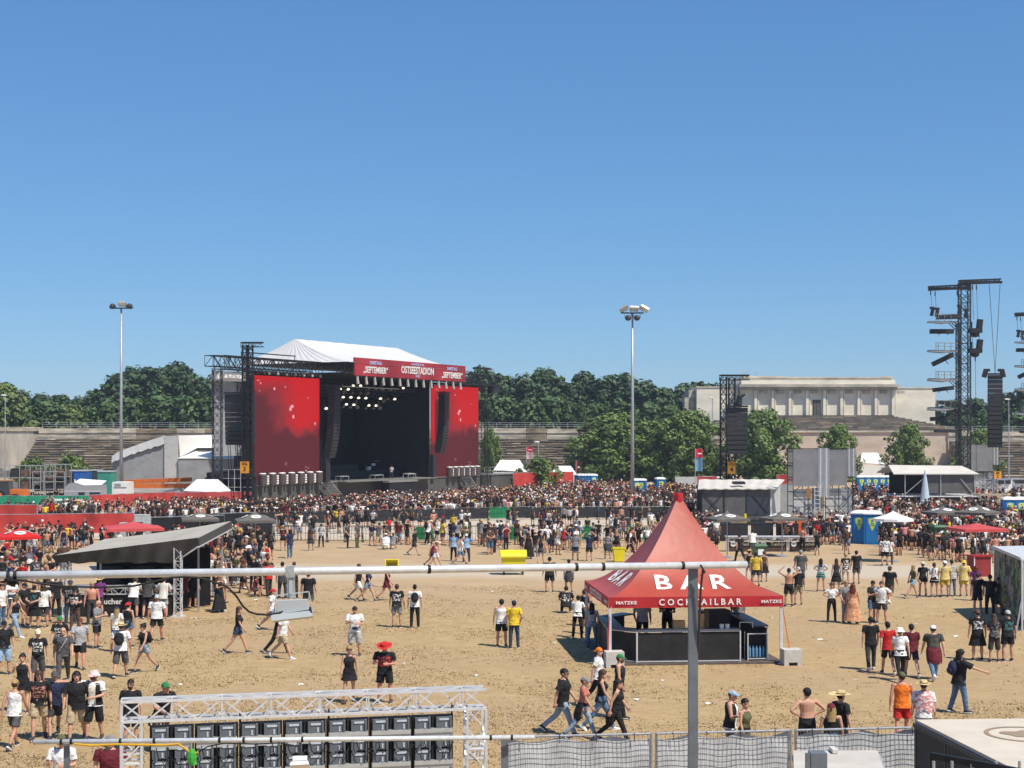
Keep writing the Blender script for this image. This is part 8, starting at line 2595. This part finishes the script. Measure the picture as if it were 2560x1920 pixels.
backpack(a[1],a[2],"dark purple backpack on the person with the stretched arm",'navy')
# --- group walking away in the middle right
hero(2177,1676,180,'stroll','m',T('black'),TR('charcoal'),'short','dark',"person in black t-shirt and charcoal trousers walking off, westmost of the group of five",shoe='white')
hero(2220,1686,178,'walk_a','m',T('red'),SH('black'),'short','dark',"person in red t-shirt and black shorts walking off, between black and white shirts")
hero(2251,1702,180,'walk_b','f',T('white'),TR('black'),'bucket:white','brown',"person in white bucket hat, white t-shirt and black trousers, seen from behind",extra=(('strap','black'),),shoe='white',size=1.0)
hero(2279,1692,180,'walk_a','m',T('maroon'),SH('navy'),'backcap:black','dark',"person in maroon t-shirt and navy shorts walking beside the white bucket hat")
hero(2334,1698,180,'walk_b','m',T('charcoal'),TR('denim'),'cap:white','brown',"person in white cap with colourful back print and dark red jumper round waist",prt=('back','olive'),extra=(('tied','maroon'),),shoe='white')
hero(2444,1651,178,'stand','m',T('black'),('kilt','black'),'backcap:brown','dark',"person in long black kilt with white back text near the painted kiosk",prt=('back','white'))
hero(2486,1655,175,'phone','f',T('black'),('bermuda','charcoal'),'long','brown',"long-haired person in patched denim vest near the painted kiosk",extra=(('vest','print grey'),))
hero(2519,1653,185,'stand','m',T('black'),SH('black'),'backcap:light grey','dark',"person in pale cap with teal stripe on the back, cut close to the kiosk",prt=('back','teal'))
hero(2444,1535,180,'stand','m',T('black'),SH('black'),'short','brown',"broad person in black with wide stance in the kiosk queue",size=1.04)
hero(2440,1502,175,'stand','f',T('purple'),('skirt','white'),'bob','red',"person in dark purple top and pale skirt in the kiosk queue")
hero(2475,1538,170,'stand','m',T('black'),TR('black'),'short','dark',"person all in black in the kiosk queue, between two others")
hero(2497,1538,190,'stand2','f',T('black'),('kilt','charcoal'),'cap:black','dark',"person in black cap and charcoal skirt close to the painted side")
# --- chatting people right of the tent
hero(2132,1560,160,'stand','f',('maxi','peach'),None,'curly','red',"person in long peach summer dress with curly red hair")
hero(2115,1557,20,'stand2','m',T('grey'),TR('grey'),'short','blond',"person in grey facing the long peach dress")
hero(2180,1557,30,'phone','m',T('black'),SH('denim'),'short','dark',"person in black t-shirt and denim shorts chatting with the white t-shirt")
hero(2204,1559,-30,'hips','m',T('white'),SH('charcoal'),'short','brown',"person in white t-shirt and charcoal shorts chatting with the black t-shirt",prt=('front','light grey'))
hero(2079,1556,0,'hips','f',('crop','white'),TR('black'),'bun','brown',"person in short white top and black trousers with hands on hips")
hero(2224,1507,150,'walk_a','m',T('black'),('bermuda','brown'),'backcap:charcoal','dark',"person with shoulder bag and brown shorts striding alone",shoe='white',extra=(('strap','brown'),))
hero(1972,1517,180,'up','m',None,SH('black'),'short','dark',"bare-backed person in black shorts with hands at the head",skin=1)
hero(1996,1513,175,'stand','m',T('black'),SH('khaki'),'backcap:light grey','brown',"person in pale cap and khaki shorts beside the bare-backed one")
hero(2002,1463,180,'stand','m',('jersey','dark grey'),TR('grey'),'short','grey',"tall person in dark grey shirt and grey trousers on the pale path",size=1.06)
hero(2052,1479,170,'hips','f',T('light grey'),('skirt','teal'),'long','dark',"dark long-haired person in teal skirt with hand on hip")
hero(2091,1479,175,'stand','f',TK('charcoal'),('kilt','black'),'long','brown',"long-haired person in dark top and knee-long black skirt with white belt",extra=(('belt_bag','white'),))
hero(2114,1462,180,'stand','f',T('black'),SH('white'),'short','blond',"person in black t-shirt and white shorts in the group on the path",prt=('back','white'))
hero(2141,1460,185,'stand','m',T('black'),SH('dark grey'),'cap:black','dark',"person in black t-shirt and grey patterned shorts in the group on the path")
hero(2212,1415,178,'stand','m',T('white'),SH('black'),'short','brown',"person in white shirt with bold black pattern before the bars",prt=('all','black'))
hero(2224,1413,170,'stand','f',T('white'),TR('brown'),'long','brown',"person in white t-shirt and brown trousers beside the bold patterned shirt")
hero(2282,1496,100,'walk_a','f',T('olive'),SH('light blue'),'long','blond',"person in pale blue shorts and olive headcloth beside the yellow outfits")
hero(2307,1490,180,'stand','f',T('black'),('skirt','black'),'straw:cream','dark',"person in black skirt and cream hat beside the yellow outfits")
hero(2336,1493,175,'phone','f',T('white'),('skirt','black'),'tail','brown',"person in printed white t-shirt and black skirt in the yellow group",prt=('back','black'))
hero(2362,1493,182,'stand','m',T('gold'),SH('gold'),'backcap:white','brown',"person in yellow patterned shirt and shorts with white cap",prt=('all','cream'))
hero(2409,1491,170,'stand2','m',('jersey','gold'),SH('gold'),'bucket:gold','brown',"person in yellow patterned shirt, shorts and matching yellow hat",prt=('all','cream'))
hero(2380,1491,178,'phone','m',T('light grey'),TR('denim'),'short','dark',"person in pale grey t-shirt and jeans between the two yellow outfits")
hero(1890,1466,180,'stand','m',T('gold'),SH('charcoal'),'short','dark',"person in golden yellow t-shirt at the tent's far side")
hero(1873,1452,175,'phone','f',TK('black'),SH('denim'),'straw:straw','brown',"person in straw hat and black top behind the golden t-shirt")
hero(1910,1455,180,'stand','f',TK('brown'),('kilt','black'),'short','red',"person in brown top and long black skirt at the green bin")
hero(1849,1404,200,'walk_a','m',T('black'),TR('black'),'short','dark',"person all in black walking past the long bar towards the tent")
hero(1882,1392,178,'lean','m',T('white'),SH('charcoal'),'short','dark',"person in white t-shirt and charcoal shorts at the long bar beside the bin")
hero(2488,1408,178,'stand','m',None,SH('pale denim'),'short','brown',"bare-backed person in pale denim shorts beside the red booth",skin=2)
hero(2326,1395,100,'walk_b','m',T('black'),SH('beige'),'short','dark',"person in black and beige shorts running past the flat red canopy")
hero(2382,1386,100,'walk_a','m',T('black'),SH('black'),'short','brown',"person in black t-shirt and shorts striding towards the red booth")

# --- everyone else we can tell apart: placed at random in the areas the photograph shows filled
RP=random.Random(21)
placed=[]
def try_place(px,py,dmin):
 p=gp(px,py)
 for q in placed:
  if (q-p).length<dmin: return None
 placed.append(p); return p
TOPS=[('black',46),('charcoal',8),('white',17),('grey',7),('dark grey',5),('red',4),('maroon',4),('navy',4),('olive',2),('light blue',2),('yellow',1),('pink',1),('purple',1),('brown',3)]
BOTS=[('black',40),('charcoal',12),('denim',12),('pale denim',8),('beige',8),('dark grey',8),('khaki',4),('white',3),('navy',5)]
HEADS=[('short',40),('long',18),('bun',4),('tail',6),('cap',14),('backcap',8),('bucket',5),('straw',4),('bald',2),('curly',4)]
HC=['black','white','cream','grey','navy','red']
def wpick(l): return RP.choices([a for a,b in l],[b for a,b in l])[0]
def rnd_person(p,rz,poses,loc_words):
 for _ in range(200):
  g='m' if RP.random()<.6 else 'f'
  t,b,hk,hr=wpick(TOPS),wpick(BOTS),wpick(HEADS),RP.choice(['dark','dark','brown','brown','blond','red'])
  tk=RP.choices(['tee','tank',None],[.74,.2,.06])[0]
  if g=='f' and tk is None: tk='tank'
  bk=RP.choices(['shorts','trousers','bermuda','skirt'],[.5,.28,.15,.07 if g=='f' else 0])[0]
  hc=RP.choice(HC)
  tw="bare-chested" if tk is None else "in %s %s" % (t,{'tee': 't-shirt','tank': 'tank top'}[tk])
  bw="%s %s" % (b,{'shorts': 'shorts','bermuda': 'long shorts','trousers': 'trousers','skirt': 'skirt'}[bk])
  hw={'short': hr+' hair','long': 'long %s hair' % hr,'bun': hr+' bun','tail': hr+' ponytail','curly': 'curly %s hair' % hr,'bald': 'bald head','cap': hc+' cap','backcap': hc+' backward cap','bucket': hc+' bucket hat','straw': 'straw hat'}[hk]
  if hk in ('cap','backcap','bucket'): head=hk+':' +hc
  elif hk=='straw': head='straw:straw'
  else: head=hk
  lb="person %s, %s, %s, %s" % (tw,bw,hw,loc_words)
  if len(lb.split()) <= 16 and lb not in USED_LABELS: break
 pose=RP.choice(poses)
 return person(p,rz,pose,g,(tk,t) if tk else None,(bk,b),head,hr,lb,PPL,(1.0 if g=='m' else .945)*RP.uniform(.95,1.06),RP.choice([0,0,1,2,2,3]),False,(),True,
                  RP.choice(['black','charcoal','white','brown']),(RP.choice(['back','front','both']),RP.choice(['white','white','light grey','red'])) if tk=='tee' and t in ('black','charcoal') and RP.random()<.5 else None,detail=False)
ST=['stand','stand','stand2','phone','cross','drink','hips','stroll','behind']
def scatter(n,xr,yr,facing,poses,words,dmin=.62,slope=0.0):
 k=0; tries=0
 while k<n and tries<4000 and NPEOPLE[0]<297:
  tries += 1
  px=RP.uniform(*xr); py=RP.uniform(*yr)+slope*(px-xr[0])
  p=try_place(px,py,dmin)
  if p is None: continue
  rnd_person(p,facing+RP.gauss(0,45),poses,words); k += 1
scatter(30,(-10,165),(1402,1490),180,ST+['sit'],"near the red parasol")
scatter(10,(85,270),(1366,1384),180,ST+['sit'],"below the long red banner")
scatter(6,(255,330),(1372,1392),180,ST,"under the wide red canopy")
scatter(31,(478,680),(1405,1500),180,ST+['sit'],"beside the awning stall")
scatter(14,(560,740),(1372,1404),180,ST,"below the logo parasol by the barrier")
scatter(9,(440,560),(1500,1545),120,ST,"at the stall's tall post")
scatter(24,(900,1250),(1357,1366),180,['lean','stand','phone','stand2'],"at the near barrier",.5)
scatter(16,(1210,1400),(1357,1390),180,ST,"between barrier and rubbish container",.55)
scatter(14,(1400,1640),(1358,1382),180,ST,"at the barrier behind the tent",.55)
scatter(14,(1810,2060),(1381,1394),180,['lean','stand','phone','stroll'],"at the long bar",.55)
scatter(16,(2060,2215),(1372,1402),150,ST+['walk_a','walk_b'],"between bar and toilets",.6)
scatter(18,(2260,2560),(1366,1400),180,ST,"around the flat red canopy",.6)
scatter(14,(1400,1640),(1386,1410),180,ST,"on the sand behind the tent",.6)
scatter(16,(1050,1250),(1368,1398),180,ST,"before the barrier near the blue stewards",.6)
print("PEOPLE",NPEOPLE[0])

# ---------------------------------------------------------------- the crowd too dense to count
def crowd():
 rng=np.random.default_rng(5)
 # light figures made from the same skeletons
 protos=[]
 for pose,g in (('stand','m'),('stand2','f'),('phone','m'),('cross','m'),('up','f'),('drink','m'),('stand','f'),('hips','m'),('sit','m')):
  J=fk(pose,g); m=MB()
  m.k=0; m.rings(torso_rings(J,[q for q in tprof(g)[1:-1:2]],7,.02))      # shirt
  m.k=2; H=J['H']
  m.ell(H @ V3(0,0,0),(.078,.095,.12),7,6,H.to_3x3())
  m.k=3; m.ell(H @ V3(0,.016,.035),(.088,.105,.105),7,5,H.to_3x3())   # hair or hat
  for i,s in enumerate((-1,1)):
   hip,kn,an=J['hip%d' % i],J['kn%d' % i],J['an%d' % i]
   m.k=1; m.tube([lerp(hip,kn,-.1),lerp(hip,kn,.4),lerp(hip,kn,.85)],[.10,.10,.085],6)
   m.k=2; m.tube([lerp(hip,kn,.8),lerp(kn,an,.3),an],[.058,.055,.036],5)
   m.k=4; f,u=J['ft%d' % i],J['fu%d' % i]; m.tube([an-u*.04-f*.05,an-u*.05+f*.15],[.045,.035],5)
   sh,el,wr,d=J['sh%d' % i],J['el%d' % i],J['wr%d' % i],J['hd%d' % i]
   m.k=0; m.tube([sh,lerp(sh,el,.55)],[.068,.064],5)
   m.k=2; m.tube([lerp(sh,el,.5),el,wr,wr+d*.13],[.046,.04,.028,.03],5)
  Vv=np.array([tuple(p) for p in m.v]); protos.append((Vv,m.f,np.array(m.m)))
 cols_top=['black']*24+['charcoal']*6+['white']*6+['light grey','grey','grey','red','maroon','maroon','navy','navy','olive','pink']+['skin']*5+['yellow','brown','brown']
 cols_bot=['black']*5+['charcoal','charcoal','denim','beige','dark grey','pale denim']
 cols_head=['h_dark']*8+['h_brown']*7+['h_blond']*2+['black']*7+['white']*3+['cream','grey','red','h_red','straw']
 names=sorted(set(cols_top+cols_bot+cols_head+['s0','s1','s2','charcoal'])-{'skin'})
 ix={n: i for i,n in enumerate(names)}
 ml=[hm(n[2:]) if n.startswith('h_') else SKIN[int(n[1])] if n in ('s0','s1','s2') else cm(n) for n in names]
 pos=[]
 cell={}
 def addp(x,y,rz,d=.5):
  k=(int(x/d),int(y/d))
  for a in (-1,0,1):
   for b in (-1,0,1):
    for q in cell.get((k[0]+a,k[1]+b),()):
     if (q[0]-x) ** 2+(q[1]-y) ** 2<d*d*.8: return
  cell.setdefault(k,[]).append((x,y)); pos.append((x,y,rz))
 def fill(n,xr,near,far,rz):
  """near / far: functions of px giving the distance"""
  for _ in range(n):
   px=rng.uniform(*xr); a,b=near(px),far(px)
   y=math.sqrt(rng.uniform(a*a,b*b)); xx=xat(px,y)
   if math.sin(xx*.55+1.3*math.sin(y*.21))+math.sin(y*.43+1.7*math.sin(xx*.19))+rng.normal(0,.6)<-.75: continue
   addp(xat(px,y),y,math.radians(rz+rng.normal(0,35)))
 ip=lambda xs,ys: (lambda px: float(np.interp(px,xs,ys)))
 # pit between the far barrier row and the stage
 fill(3600,(640,1790),ip([560,900,1310,1760],[131,136,142,143]),ip([640,760,900,1100,1300,1440,1600,1790],[150,154,162,174,188,214,206,190]),150)
 fill(430,(860,1500),ip([860,1500],[137,143]),ip([860,1100,1300,1500],[152,165,180,195]),150)
 # west of tower 3, behind the black fence
 fill(700,(330,640),ip([330,640],[131,131]),ip([330,640],[150,150]),160)
 fill(110,(100,340),ip([100,340],[136,136]),ip([100,340],[149,149]),160)
 fill(60,(-10,120),ip([0,120],[134,134]),ip([0,120],[146,146]),160)
 # sparse strip between the barriers
 fill(150,(690,1740),ip([690,1740],[112.5,112.5]),ip([690,1000,1740],[126,130,135]),170)
 fill(30,(1240,1680),ip([1040,1680],[99,99]),ip([1040,1680],[109,109]),175)
 # far east, around and behind the bars
 fill(260,(2130,2260),ip([2130,2260],[132,132]),ip([2130,2260],[196,196]),160)
 fill(260,(2255,2560),ip([2255,2560],[122,124]),ip([2255,2560],[152,150]),180)
 fill(330,(2300,2570),ip([2300,2570],[94,90]),ip([2300,2570],[118,118]),180)
 fill(60,(2440,2570),ip([2440,2570],[164,164]),ip([2440,2570],[190,190]),180)
 fill(60,(1700,1800),ip([1700,1800],[100,100]),ip([1700,1800],[126,126]),180)
 fill(110,(1960,2130),ip([1960,2130],[98,98]),ip([1960,2130],[122,122]),180)
 fill(90,(2200,2330),ip([2200,2330],[97,97]),ip([2200,2330],[120,120]),180)
 fill(60,(-20,230),ip([0,230],[94,94]),ip([0,230],[108,108]),180)
 fill(60,(420,640),ip([420,640],[90,92]),ip([420,640],[106,108]),180)
 VV,FF,MM=[],[],[]; off=0
 for x,y,rz in pos:
  w=rng.choice(len(protos),p=[.2,.14,.12,.12,.05,.08,.16,.08,.05])
  Vv,fs,mk=protos[w]; s=rng.uniform(.93,1.07)
  c,sn=math.cos(rz),math.sin(rz)
  P=Vv*s; P=np.stack([P[:,0]*c-P[:,1]*sn+x,P[:,0]*sn+P[:,1]*c+y,P[:,2]],1)
  sk='s%d' % rng.integers(0,3)
  t=cols_top[rng.integers(len(cols_top))]; t=sk if t=='skin' else t
  mp=np.array([ix[t],ix[cols_bot[rng.integers(len(cols_bot))]],ix[sk],ix[cols_head[rng.integers(len(cols_head))]],ix['charcoal']])
  VV.append(P); FF.extend([tuple(i+off for i in f) for f in fs]); MM.append(mp[mk]); off += len(P)
 me=bpy.data.meshes.new("crowd")
 me.from_pydata(np.concatenate(VV).tolist(),[],FF)
 for m_ in ml: me.materials.append(m_)
 me.polygons.foreach_set("material_index",np.concatenate(MM)); me.polygons.foreach_set("use_smooth",np.ones(len(FF),bool)); me.update()
 tag(link("crowd",me),"dense festival crowd before the stage and around the far bars","crowd",kind="stuff")
 print("CROWD",len(pos))
crowd()
# performer on the stage
sp_loc=sp_(30.8,-1.2,DK+0.005)
person(tuple(sp_loc),20,'phone','m',T('light grey'),TR('charcoal'),'short','brown',"person in pale grey t-shirt standing alone on the stage deck",None,1.02,detail=False)
person(tuple(gp(140,1262)),190,'stand','m',T('black'),TR('black'),'short','dark',"person in black behind the green banner beside the racks",None,1.05,detail=False)
# ---------------------------------------------------------------- thin summer haze
hz=MB(); hz.span((-1510,-410,-1),(1510,2610,34))
hm_=bpy.data.materials.new("haze_air"); hm_.use_nodes=True
nt_=hm_.node_tree
for n_ in list(nt_.nodes): nt_.nodes.remove(n_)
pv_=nt_.nodes.new("ShaderNodeVolumePrincipled"); mo_=nt_.nodes.new("ShaderNodeOutputMaterial")
pv_.inputs["Color"].default_value=(0.80,0.88,1.0,1); pv_.inputs["Density"].default_value=0.00022; pv_.inputs["Anisotropy"].default_value=0.2
nt_.links.new(pv_.outputs[0],mo_.inputs["Volume"])
tag(hz.build("haze",hm_),"thin pale summer haze over the festival ground","haze",kind="stuff")
